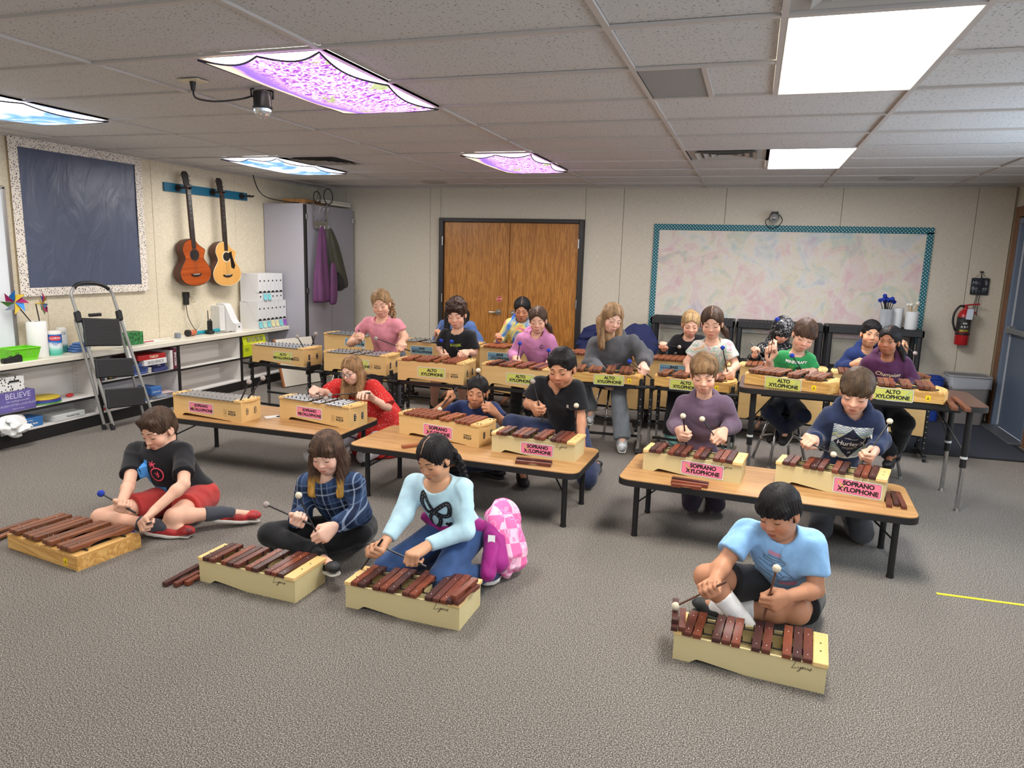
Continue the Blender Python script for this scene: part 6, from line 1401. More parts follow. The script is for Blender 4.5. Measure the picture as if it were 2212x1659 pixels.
person('boy in a light blue tee and black shorts sitting cross-legged at the front right', Yp(1683, 1106, 3.10), (-30, 19, 7), 1.12, Yp(1612, 1148, 3.14), Yp(1758, 1174, 3.16), (.27, 3.33, .12),
    {'a': dict(w=Yp(1543, 1255, 2.93), m=Yp(1481, 1299, 2.84), e=Yp(1562, 1220, 3.03)), 'b': dict(w=Yp(1702, 1288, 2.99), m=Yp(1674, 1242, 2.93), e=Yp(1762, 1274, 3.12))},
    {'a': (Yp(1526, 1246, 3.02), Zp(1602, 1338, .10), Zp(1632, 1376, .045)), 'b': (Zp(1722, 1322, .13), Zp(1570, 1318, .07), Zp(1510, 1302, .05))},
    'tan', ('fringe', H_BLACK), dict(m=SKY_TEE, sleeve='short', sl=.66, hem=1.0, e=.010, loose=1.0, fold=.0055), dict(short=True, len=.72, m=m_cloth('black shorts cloth', (34, 34, 37)), name='shorts', e=.012),
    shoes(mat('black trainer', (30, 32, 34), .6, noise=(40, .5)), mat('olive sole', (60, 66, 50), .7), sock=m_cloth('white sock knit', (232, 230, 228)), sockh=.12, lace=mat('yellow green lace', (188, 200, 60), .6)), fine=True, w=1.04, smile=.5, cheeks=1.12, prints=pr,
    mallets={'a': (Yp(1481, 1299, 2.84), YW, .0175, 'cream mallet in the light blue tee boy\'s lowered hand', SHAFTW), 'b': (Yp(1674, 1242, 2.93), YW, .0175, 'cream mallet held upright by the boy in the light blue tee', SHAFTW)})
# 5 girl in the red dress
person('girl with glasses in a red speckled dress kneeling at the metallophone', Yp(760, 801, 4.72), (-8, 18, 4), 1.15, Yp(727, 836, 4.82), Yp(806, 838, 4.84), (-2.74, 5.04, .26),
    {'a': dict(w=Yp(694, 846, 4.60), m=Yp(697, 857, 4.46), e=Yp(708, 850, 4.74)), 'b': dict(w=Yp(803, 860, 4.66), m=Yp(713, 853, 4.54), e=Yp(838, 880, 4.80), t=(-1, 0, .1), open=True)},
    {'a': (Zp(672, 985, .07), Zp(672, 985, .07)+np.array((.1, .36, -.01)), Zp(672, 985, .06)+np.array((.12, .5, -.02))), 'b': (Zp(786, 985, .07), Zp(786, 985, .07)+np.array((0, .36, -.01)), Zp(786, 985, .06)+np.array((0, .5, -.02)))},
    'pale', ('long', m_hair('long light brown hair', (136, 102, 70))), dict(m=m_specks('red dress with white specks', (196, 48, 46), (240, 214, 204), 62.0, .17), sleeve='puff', hem=1.5, e=.012, dress=True, name='dress'), dict(m=m_cloth('white leggings', (206, 202, 206)), name='leggings'), None, w=.9, brow=(120, 90, 66), glasses=mat('dark teal spectacles', (38, 66, 76), .35),
    mallets={'a': mal((697, 857), 4.46, YG, 'grey mallet under the right fist of the girl in red', .0185), 'b': mal((713, 853), 4.54, YG, 'long grey mallet held level by the girl in red', .0185)})
# 6 boy in navy behind the middle table
person('boy in a navy tee with short black hair seated behind the middle table', Yp(1031, 851, 4.74), (10, 8, -4), 1.12, Yp(992, 880, 4.84), Yp(1068, 884, 4.84), (-1.83, 4.98, .14),
    {'a': dict(w=Yp(961, 873, 4.70), m=Yp(950, 884, 4.55), hint=(-.6, .4, -.6)), 'b': dict(w=Yp(1070, 892, 4.72), m=Yp(1035, 800, 4.62), e=Yp(1088, 914, 4.80))},
    {'a': (np.array((-2.02, 4.68, .13)), np.array((-1.72, 4.75, .07)), np.array((-1.6, 4.72, .05))), 'b': (np.array((-1.6, 4.72, .13)), np.array((-1.9, 4.66, .07)), np.array((-2.02, 4.64, .05)))},
    'tan', ('crop', H_BLACK), dict(m=m_cloth('navy tee cotton', (38, 50, 92)), sleeve='short', e=.011), dict(m=m_cloth('navy joggers', (44, 52, 82))), shoes(INK, DK), w=.88, brow=(34, 26, 24),
    mallets={'a': mal((950, 884), 4.56, YW, 'cream mallet on the bars before the boy in the navy tee'), 'b': mal((1033, 800), 4.62, YW, 'cream mallet raised high by the boy in the navy tee')})
# 7 boy in black v-neck
pr = [('white_badge', stroke_geo([[(-.006, .0), (-.003, .012), (-.001, .002)], [(.001, .002), (.005, .012), (.005, .0)], [(-.006, -.002), (.006, -.002)], [(-.005, -.005), (.005, -.005)], [(-.009, -.01), (.009, -.013)], [(-.009, -.014), (.009, -.009)]], .004), WHITEINK, (.085, .085), .002)]
person('boy in a black v-neck tee leaning over the middle table', Yp(1214, 797, 4.66), (-6, 18, 3), 1.2, Yp(1164, 830, 4.74), Yp(1246, 838, 4.76), (-1.18, 4.98, .33),
    {'a': dict(w=Yp(1152, 878, 4.58), m=Yp(1151, 824, 4.50), e=Yp(1141, 872, 4.74)), 'b': dict(w=Yp(1256, 962, 4.60), e=Yp(1254, 900, 4.74), open=True, f=(-.1, -.8, -.4), t=(-1, -.1, 0))},
    {'a': (Yp(1106, 915, 4.74), np.array((-1.45, 4.72, .08)), np.array((-1.38, 4.58, .04))), 'b': (np.array((-.98, 4.75, .08)), np.array((-1.0, 5.1, .06)), np.array((-1.0, 5.24, .05)))},
    'tan', ('short', H_BLACK), dict(m=m_cloth('black tee cotton', (26, 26, 30)), sleeve='short', sl=.74, e=.014, hem=1.05, neck='v'), dict(m=m_cloth('navy joggers', (44, 52, 82)), e=.012), shoes(INK, DK), w=1.06, cheeks=1.15, brow=(32, 26, 24), prints=pr,
    mallets={'a': mal((1151, 824), 4.50, YG, 'grey mallet raised in front of the black v-neck')})
# 8 smiling boy in purple
person('smiling boy in a purple cowl neck top kneeling at the right low table', Yp(1521, 813, 4.52), (2, 20, 3), 1.17, Yp(1477, 872, 4.60), Yp(1567, 874, 4.60), (-.24, 4.72, .35),
    {'a': dict(w=Yp(1467, 930, 4.44), m=Yp(1477, 912, 4.28), e=Yp(1458, 918, 4.64)), 'b': dict(w=Yp(1562, 932, 4.46), m=Yp(1521, 911, 4.36), e=Yp(1582, 918, 4.64))},
    kneel((1494, 1086), (1546, 1087), 4.5, .07),
    'fair', ('swept', H_LBROWN), dict(m=m_cloth('dusty purple knit', (104, 84, 104)), sleeve='long', hem=1.1, e=.014, neck='cowl', loose=1.1), dict(m=m_cloth('dark plum trousers', (58, 48, 62))), shoes(INK, DK), w=.92, smile=1.0, brow=(104, 78, 56),
    mallets={'a': mal((1477, 912), 4.30, YW, 'cream mallet near the right hand of the smiling boy'), 'b': mal((1521, 911), 4.36, YW, 'cream mallet before the chest of the smiling boy')})
# 9 boy with the printed navy hoodie
NAVH = m_cloth('navy hoodie fleece', (36, 46, 76)); WV = [mat('print teal', (92, 170, 176), .7), mat('print blue', (52, 92, 150), .7), mat('print lime', (206, 214, 130), .7)]
Wd, Hd = .175, .20; dia = [(0, .092), (.078, 0), (0, -.092), (-.078, 0)]
def tri_grid(poly, n=10):
    a = [((0, 0), poly[i], poly[(i+1) % 4]) for i in range(4)]; vs, fs = [], []
    for (o, p, q) in a:
        k = len(vs); ix = {}
        for i in range(n+1):
            for j in range(n+1-i): ix[i, j] = len(vs); vs.append((p[0]*i/n+q[0]*j/n, p[1]*i/n+q[1]*j/n, 0))
        for i in range(n):
            for j in range(n-i):
                fs.append((ix[i, j], ix[i, j+1], ix[i+1, j]))
                if i+j < n-1: fs.append((ix[i+1, j], ix[i, j+1], ix[i+1, j+1]))
    return vs, fs
zig = lambda y0, a=.012: [(-Wd/2+Wd*k/12, y0+(a if k % 2 else -a*.2), 0)[:2] for k in range(13)]
pr = [('print_panel', grid_geo(Wd, Hd, 16), mat('print off white', (222, 226, 220), .7), (.005, .115), .0015)]
for k, (y0, c, w_) in enumerate(((.088, 1, .003), (.076, 1, .003), (.062, 0, .004), (.050, 1, .0035), (.036, 2, .007), (.024, 1, .003), (-.018, 1, .004), (-.032, 0, .009), (-.046, 1, .003), (-.06, 0, .006), (-.074, 1, .003), (-.088, 1, .003))): pr.append(('zigzag_line', stroke_geo([zig(y0)], w_), WV[c], (.005, .115), .0028))
pr += [('print_diamond', tri_grid(dia), mat('navy print', (28, 34, 60), .7), (.005, .115), .0042), ('lettering', move_geo(txt('Hurley', .036, .02, shear=.1), -.014, .002), WHITEINK, (.005, .115), .0058), ('wave_mark', stroke_geo([[(.042, .016), (.049, .006), (.049, -.006), (.042, -.016)], [(.063, .016), (.056, .006), (.056, -.006), (.063, -.016)]], .006), WHITEINK, (.005, .115), .0058),
       ('small_lettering', move_geo(txt('PACIFIC COAST', .0085, .01), 0, .034), WHITEINK, (.005, .115), .0058), ('small_lettering', move_geo(txt('SURF CALIFORNIA\nHAWAII', .0085, .01), 0, -.03), WHITEINK, (.005, .115), .0058), ('wave_mark', stroke_geo([[(-.005, -.052), (-.002, -.057), (-.005, -.064)], [(.005, -.052), (.002, -.057), (.005, -.064)]], .003), WHITEINK, (.005, .115), .0058)]
pr = [(n_, move_geo(g_, 0, 0, -.06, 1.2), m_, c_, e_) for n_, g_, m_, c_, e_ in pr]
person('boy in a navy hoodie with a white wave print panel', Yp(1850, 851, 4.48), (-13, 24, -4), 1.2, Yp(1793, 900, 4.58), Yp(1887, 908, 4.56), (.60, 4.76, .34),
    {'a': dict(w=Yp(1759, 950, 4.42), m=Yp(1782, 975, 4.28), e=Yp(1765, 945, 4.62)), 'b': dict(w=Yp(1889, 974, 4.42), m=Yp(1922, 910, 4.40), e=Yp(1899, 952, 4.60), t=(.6, -.2, .8))},
    kneel((1773, 1140), (1862, 1150), 4.4, .07),
    'fair', ('fringe', m_hair('mid brown hair', (74, 58, 44))), dict(m=NAVH, sleeve='long', hem=1.12, e=.018, neck='hood', loose=1.12, ribs=True, fold=.005, pd=.008), dict(m=m_cloth('grey joggers', (74, 74, 78)), e=.012), shoes(INK, DK), w=.98, smile=.3, brow=(66, 48, 38), prints=pr,
    mallets={'a': mal((1782, 973), 4.29, YW, 'cream mallet in front of the wave print panel'), 'b': mal((1922, 910), 4.42, YW, 'cream mallet raised beside the navy printed hoodie')})
# 10 standing girl in pink
person('girl with a curly ponytail in a pink ribbed tee standing by the wardrobe', Yp(823, 657, 6.02), (18, 18, 5), 1.22, Yp(795, 697, 6.10), Yp(858, 701, 6.10), (-3.30, 6.22, .62),
    {'a': dict(w=Yp(775, 735, 5.94), m=Yp(783, 746, 5.80), hint=(-.8, .3, -.6)), 'b': dict(w=Yp(868, 739, 5.94), m=Yp(812, 731, 5.84), e=Yp(875, 728, 6.12))},
    {'a': (np.array((-3.40, 6.14, .36)), np.array((-3.40, 6.22, .08)), np.array((-3.42, 6.08, .04))), 'b': (np.array((-3.2, 6.14, .36)), np.array((-3.2, 6.22, .08)), np.array((-3.2, 6.08, .04)))},
    'fair', ('curlpony', H_DBLOND), dict(m=m_cloth('pink ribbed jersey', (218, 140, 154)), sleeve='short', sl=.5, hem=1.0, e=.008), dict(m=m_cloth('grey jeans', (92, 96, 106))), shoes(INK, WS), w=1.08, smile=.5, cheeks=1.12, brow=(130, 100, 74),
    mallets={'a': mal((783, 746), 5.80, YG, 'grey mallet on the bars below the pink tee', .0185), 'b': mal((812, 731), 5.84, YG, 'grey mallet across the front of the pink tee', .0185)})
# 12 half hidden girl in blue (behind 11)
person('long haired child in a denim blue top half hidden behind the curly haired boy', Yp(986, 662, 7.16), (12, 24, 0), 1.12, Yp(957, 702, 7.2), Yp(1016, 704, 7.2), (-2.98, 7.34, .46),
    {'a': dict(w=Yp(945, 730, 7.02), m=Yp(932, 741, 6.92), hint=(-.45, .35, -.8)), 'b': dict(w=Yp(1020, 735, 7.02), hint=(.45, .35, -.8))}, {k: v for k, v in seat_legs(0, 0, (-2.98, 7.34)).items()},
    'olive', ('long', H_BLACK), dict(m=m_cloth('denim blue knit', (86, 112, 168)), sleeve='long', e=.012, hem=1.05, loose=1.1), dict(m=m_cloth('dark trousers', (38, 38, 46))), None, mallets={'a': mal((932, 742), 6.9, YG, 'grey mallet over the bass metallophone behind the curly haired boy', .018)})
# 11 curly haired boy
pr = [('lettering', txt('SHREK', .036, .015, space=1.02), mat('lime print ink', (190, 206, 74), .6), (.005, .06), .002)]
P11 = (-2.56, 6.26, .52)
person('curly haired boy in a black tee with lime lettering', Yp(986, 680, 6.10), (10, 18, 3), 1.16, Yp(962, 723, 6.16), Yp(1017, 725, 6.16), P11,
    {'a': dict(w=Yp(953, 761, 6.02), m=Yp(955, 745, 5.92), e=Yp(950, 752, 6.18)), 'b': dict(w=Yp(1008, 761, 6.0), m=Yp(977, 740, 5.90), e=Yp(1024, 762, 6.16))},
    {'a': (np.array((-2.68, 5.96, .46)), Zp(937, 880, .12), Zp(934, 892, .06)), 'b': (np.array((-2.42, 5.96, .46)), Zp(1000, 880, .12), Zp(1002, 892, .06))},
    'fair', ('curly', m_hair('curly dark brown hair', (60, 42, 34))), dict(m=m_cloth('black tee cotton', (26, 26, 30)), sleeve='short', sl=.78, hem=1.05, e=.013), dict(short=True, len=.8, m=m_cloth('black shorts cloth', (34, 34, 37)), name='shorts'), shoes(mat('grey pink trainer', (120, 116, 120), .6), WS, sock=m_cloth('black sock knit', (26, 26, 28))), brow=(60, 44, 36), prints=pr,
    mallets={'a': mal((955, 745), 5.92, YB_, 'blue mallet by the left sleeve of the curly haired boy', .0185), 'b': mal((977, 740), 5.90, YB_, 'blue mallet over the lime lettering', .0185)})
# 13 tie dye hoodie
person('dark haired girl in a bright blue and yellow tie dye hoodie before the oak doors', Yp(1128, 672, 7.10), (12, 20, 0), 1.12, Yp(1101, 700, 7.16), Yp(1152, 702, 7.16), (-2.28, 7.3, .46),
    {'a': dict(w=Yp(1080, 733, 7.0), m=Yp(1086, 745, 6.85), hint=(-.5, .35, -.8)), 'b': dict(w=Yp(1150, 738, 7.0), hint=(.45, .35, -.8))}, seat_legs(0, 0, (-2.28, 7.3)),
    'tan', ('pony', H_BLACK), dict(m=m_tie('bright tie dye fleece', [(214, 96, 150), (86, 116, 204), (70, 130, 214), (226, 216, 110), (226, 120, 130), (110, 90, 190)], 4.2), sleeve='long', hem=1.1, e=.016, neck='hood', loose=1.12), dict(m=m_cloth('dark trousers', (38, 38, 46))), None)
# 14 mauve hoodie
P14 = (-1.78, 6.36, .53)
pr = [('logo_mark', stroke_geo([smooth_line([(.012, .008), (.004, .014), (-.008, .010), (-.012, -.002), (-.006, -.012), (.004, -.012), (.012, -.006)], 3)], .007), mat('wine print', (84, 36, 60), .7), (.075, .02), .002), ('logo_lettering', move_geo(txt('carhartt', .008, .01), 0, -.022), mat('wine print', (84, 36, 60), .7), (.075, .02), .002)]
person('girl in a mauve pink hoodie at the alto xylophone before the oak doors', Yp(1162, 693, 6.12), (11, 16, 2), 1.14, Yp(1128, 733, 6.2), Yp(1186, 735, 6.2), P14,
    {'a': dict(w=Yp(1112, 774, 6.04), m=Yp(1123, 742, 5.94), e=Yp(1112, 766, 6.22)), 'b': dict(w=Yp(1192, 781, 6.04), m=Yp(1185, 763, 5.92), e=Yp(1198, 768, 6.22))},
    {'a': (np.array((-1.92, 6.04, .47)), Zp(1112, 890, .12), Zp(1114, 902, .05)), 'b': (np.array((-1.66, 6.04, .47)), Zp(1140, 890, .12), Zp(1142, 902, .05))},
    'fair', ('pony_low', H_BROWN), dict(m=m_cloth('mauve pink fleece', (190, 124, 166)), sleeve='long', hem=1.12, e=.017, neck='hood', loose=1.15, ribs=True), dict(m=m_cloth('black leggings', (28, 28, 31)), flare=1.3), shoes(mat('pale blue canvas shoe', (168, 196, 204), .7, noise=(30, .2)), WS), brow=(70, 50, 40), prints=pr,
    mallets={'a': mal((1123, 742), 5.94, YB_, 'blue mallet raised by the girl in the mauve hoodie', .0185), 'b': mal((1185, 763), 5.92, YB_, 'blue mallet behind the head of the boy in black v-neck', .0185)})
# 15 grey hoodie
pr = [('lettering', txt('HELLO KITTY', .026, .004), mat('pink print', (226, 160, 172), .7), (.0, .15), .003)]
person('girl with long dark blonde hair in a charcoal hoodie on a stool', Yp(1322, 690, 6.22), (34, 22, -10), 1.2, Yp(1285, 743, 6.3), Yp(1368, 738, 6.3), (-1.14, 6.42, .57),
    {'a': dict(w=Yp(1300, 806, 6.02), e=Yp(1276, 786, 6.26), open=True, f=(.3, -.5, -.8), t=(.6, -.6, .2)), 'b': dict(w=Yp(1390, 788, 6.1), m=Yp(1371, 789, 5.98), e=Yp(1392, 772, 6.3), t=(-.6, -.8, 0))},
    {'a': (np.array((-1.36, 6.12, .52)), Yp(1275, 888, 6.2), Yp(1274, 908, 6.06)), 'b': (np.array((-1.02, 6.08, .5)), Zp(1344, 952, .09), Zp(1344, 968, .05))},
    'pale', ('longside', H_DBLOND), dict(m=m_cloth('charcoal fleece', (84, 84, 88)), sleeve='long', hem=1.12, e=.024, neck='hood', loose=1.3, ribs=True, fold=.006), dict(m=m_cloth('grey washed denim', (118, 124, 130)), name='jeans', e=.018, flare=1.35, fold=.005), shoes(mat('white and navy trainer', (190, 192, 196), .6, noise=(30, .5)), WS), w=1.0, brow=(128, 100, 74), prints=pr,
    mallets={'b': mal((1371, 789), 5.98, YB_, 'blue mallet at the sleeve of the charcoal hoodie', .019)})
# 16 black sweater
person('blonde girl in a black sweater at the bass xylophone by the black shelves', Yp(1492, 702, 7.08), (9, 20, 0), 1.12, Yp(1462, 736, 7.14), Yp(1514, 736, 7.14), (-.55, 7.3, .46),
    {'a': dict(w=Yp(1434, 753, 7.0), m=Yp(1464, 749, 6.92), hint=(-.5, .35, -.8)), 'b': dict(w=Yp(1514, 765, 7.0), hint=(.45, .35, -.8))}, seat_legs(0, 0, (-.55, 7.3)),
    'fair', ('bun', H_BLOND), dict(m=m_cloth('black sweater knit', (26, 26, 30)), sleeve='long', hem=1.1, e=.016, loose=1.2), dict(m=m_cloth('dark trousers', (38, 38, 46))), None, brow=(150, 120, 88), w=.92,
    mallets={'a': mal((1464, 749), 6.92, YG, 'grey mallet before the black sweater', .018)})
# 17 tie dye tee
person('girl in a pastel tie dye tee with brown hair tied back', Yp(1538, 699, 6.22), (0, 18, 2), 1.2, Yp(1508, 748, 6.3), Yp(1570, 748, 6.3), (-.27, 6.42, .54),
    {'a': dict(w=Yp(1488, 796, 6.12), e=Yp(1484, 782, 6.3), hint=(-.8, .2, -.5)), 'b': dict(w=Yp(1582, 800, 6.1), m=Yp(1561, 751, 6.0), e=Yp(1590, 790, 6.3))},
    {'a': (np.array((-.54, 6.12, .5)), Zp(1448, 938, .11), Zp(1456, 956, .05)), 'b': (np.array((-.12, 6.1, .5)), np.array((-.1, 6.12, .1)), np.array((-.1, 5.98, .05)))},
    'fair', ('pony_low', H_BROWN), dict(m=m_tie('pastel tie dye jersey', [(226, 222, 218), (200, 160, 166), (226, 224, 220), (150, 182, 160), (228, 224, 222), (224, 190, 150), (176, 172, 190)], 8.0), sleeve='short', sl=.6, hem=1.1, e=.012), dict(m=m_cloth('black leggings', (28, 28, 31)), flare=1.5, e=.012), shoes(mat('teal slip on', (120, 176, 168), .7), WS), w=1.02, cheeks=1.1, brow=(84, 62, 48),
    mallets={'b': mal((1561, 751), 6.0, YB_, 'blue mallet raised by the girl in the pastel tee', .0185)})
# 18 hooded child
def m_scrib():
    g = NT('black fleece with white scribble', .85, .2); n = g.n('TexNoise', i_Vector=g.coord('Object'), i_Scale=26.0, i_Detail=1.0, i_Distortion=2.0)
    d = g.math('ABSOLUTE', g.math('SUBTRACT', n.outputs[0], .5)); n2 = g.n('TexNoise', i_Vector=g.coord('Object'), i_Scale=9.0)
    return g.col(g.mix(g.math('MULTIPLY', g.math('LESS_THAN', d, .014), g.math('GREATER_THAN', n2.outputs[0], .46)), srgb(24, 24, 27), srgb(204, 204, 204)))
person('child with a black white-scribbled hood pulled over the face', Yp(1690, 716, 7.08), (12, 26, -8), 1.1, Yp(1648, 752, 7.14), Yp(1706, 756, 7.14), (.30, 7.3, .46),
    {'a': dict(w=Yp(1630, 769, 7.0), m=Yp(1645, 775, 6.9), hint=(-.5, .35, -.8)), 'b': dict(w=Yp(1672, 762, 6.98), m=Yp(1672, 742, 6.9), hint=(.45, .35, -.8))}, seat_legs(0, 0, (.30, 7.3)),
    'fair', ('short', H_DARK), dict(m=m_scrib(), sleeve='long', hem=1.1, e=.016, neck='hoodup', loose=1.2), dict(m=m_cloth('dark trousers', (38, 38, 46))), None, w=.92,
    mallets={'a': mal((1645, 772), 6.9, YG, 'dark grey mallet in front of the scribbled hoodie', .016)})
# 19 green tee
GB = mat('pixel green', (84, 150, 70), .7); GB2 = mat('dark pixel green', (30, 66, 36), .7)
pr = [('lettering', txt('MINECRAFT', .029, .03, space=1.0), WHITEINK, (0, .0), .002), ('print_block', move_geo(grid_geo(.034, .03, 4), -.028, -.045), GB, (0, .0), .002), ('print_block', move_geo(grid_geo(.036, .032, 4), .022, -.05), GB2, (0, .0), .002), ('print_block', move_geo(grid_geo(.12, .008, 6), .0, -.08), mat('earth print', (120, 84, 58), .7), (0, .0), .002), ('small_lettering', move_geo(txt('EST.', .010, .01), -.066, -.03), GB2, (0, .0), .002)]
person('boy in a green tee sitting on a stool behind the dark table', Yp(1737, 727, 5.86), (4, 22, -14), 1.14, Yp(1690, 770, 5.94), Yp(1750, 778, 5.94), (.33, 6.04, .51),
    {'a': dict(w=Yp(1661, 776, 5.86), m=Yp(1679, 690, 5.80), e=Yp(1668, 802, 5.98), f=(.05, -.1, 1)), 'b': dict(w=Yp(1748, 803, 5.78), m=Yp(1711, 768, 5.66), e=Yp(1757, 802, 5.94))},
    {'a': (np.array((.20, 5.72, .47)), Yp(1700, 932, 5.86), Yp(1690, 955, 5.76)), 'b': (np.array((.44, 5.70, .47)), Yp(1684, 936, 5.96), Yp(1664, 950, 5.9))},
    'fair', ('fringe', m_hair('dark chestnut hair', (78, 58, 46))), dict(m=m_cloth('green tee cotton', (46, 140, 80)), sleeve='short', sl=.75, hem=1.05, e=.012), dict(m=m_cloth('dark navy jeans', (30, 36, 58)), e=.012), shoes(mat('black trainer mesh', (34, 33, 34), .6), WS, lace=mat('orange lace', (226, 120, 40), .6)), w=.86, brow=(84, 62, 46), prints=pr,
    mallets={'a': mal((1679, 690), 5.80, YB_, 'blue mallet lifted high beside the scribbled hood', .018), 'b': mal((1711, 768), 5.66, YB_, 'blue mallet over the green tee', .0185)})
# 20 boy in navy hoodie behind
pr = [('logo_oval', disc_geo(.026, 18, .017), WHITEINK, (.045, .04), .002), ('logo_red', move_geo(disc_geo(.013, 14, .012), .008, 0), mat('logo red', (200, 40, 50), .6), (.045, .04), .003)]
person('boy in a royal navy hoodie looking aside at the last bass xylophone', Yp(1881, 723, 7.02), (4, 4, -4), 1.12, Yp(1838, 764, 7.1), Yp(1904, 766, 7.1), (1.03, 7.26, .46),
    {'a': dict(w=Yp(1842, 787, 6.95), e=Yp(1818, 792, 7.1), f=(.8, -.6, .1), t=(.2, -.4, .9)), 'b': dict(w=Yp(1950, 765, 7.0), m=Yp(1964, 754, 6.92), hint=(.45, .35, -.8))}, seat_legs(0, 0, (1.03, 7.26)),
    'olive', ('short', H_BLACK), dict(m=m_cloth('royal navy fleece', (30, 46, 92)), sleeve='long', hem=1.1, e=.014, neck='hood', loose=1.08), dict(m=m_cloth('dark trousers', (38, 38, 46))), None, w=1.05, eyes='open', cheeks=1.2, prints=pr, brow=(30, 24, 22),
    mallets={'b': mal((1964, 754), 6.92, YG, 'grey mallet at the right of the maroon hoodie girl\'s ponytail', .018)})
# 21 maroon hoodie
pr = [('lettering', move_geo(txt('Champion', .042, .008, shear=.25), 0, 0, -.14), mat('cream to rose print', (238, 214, 178), .6), (.005, .055), .002)]
person('girl in a maroon hoodie with cream script lettering behind the dark table', Yp(1921, 739, 5.88), (-26, 6, -4), 1.15, Yp(1876, 783, 5.96), Yp(1953, 784, 5.96), (1.02, 6.08, .51),
    {'a': dict(w=Yp(1882, 838, 5.76), m=Yp(1953, 826, 5.52), e=Yp(1860, 818, 5.98)), 'b': dict(w=Yp(1966, 842, 5.78), m=Yp(2003, 828, 5.56), e=Yp(1970, 820, 5.98))},
    {'a': (np.array((.90, 5.76, .47)), Yp(1925, 985, 5.84), Yp(1916, 1003, 5.66)), 'b': (np.array((1.14, 5.76, .47)), Yp(1934, 968, 5.98), Yp(1936, 985, 5.86))},
    'brown', ('pony_low', H_BLACK), dict(m=m_cloth('maroon fleece', (74, 34, 66)), sleeve='long', hem=1.1, e=.013, neck='hood', loose=1.05), dict(m=m_cloth('black track pants', (26, 26, 29)), e=.016, flare=1.2), shoes(mat('black trainer leather', (28, 28, 30), .5), DK), w=.98, eyes='open', cheeks=1.15, brow=(30, 24, 22), prints=pr,
    mallets={'a': mal((1953, 825), 5.54, YB_, 'left blue mallet resting on the bars before the maroon hoodie', .019), 'b': mal((2003, 830), 5.50, YB_, 'right blue mallet resting on the bars before the maroon hoodie', .019)})
# ================================================================== THINGS ALONG THE WALLS
def xp(px, py, x): return at(px, py, 0, x)
# ---- guitars on a teal rail
TEAL = mat('teal painted board', (18, 98, 128), .45); KOA = wood('flamed koa top', (188, 88, 36), (120, 50, 20), 1, .8, .22, .9); SPRUCE = wood('spruce top', (222, 168, 96), (206, 148, 76), 2, 1.2, .3, .6); MAHOG = wood('mahogany sides', (98, 58, 40), (66, 38, 28), 2, 1, .35); EBONY = mat('ebony', (40, 32, 30), .4)
rail = thing('guitar_rail', 'teal painted board on the wall carrying the guitar hangers', 'rail', (XL+.012, 6.63, 2.175))
MB().box((0, 0, 0), (.022, 1.27, .088), ch=.003).build('board', TEAL, rail)
for k, yy in enumerate((-.46, .04, .52)):
    m = MB(); m.cyl((.011, yy, .0), (.028, yy, .0), .036, n=18); m.cyl((.028, yy, 0), (.10, yy+.0, .0), .010, n=10); m.tube([(.16, yy-.032, .006), (.145, yy-.034, 0), (.10, yy-.03, 0), (.10, yy+.03, 0), (.145, yy+.034, 0), (.16, yy+.032, .006)], .011, 8); m.build('hanger', BLACKP, rail, auto=40)
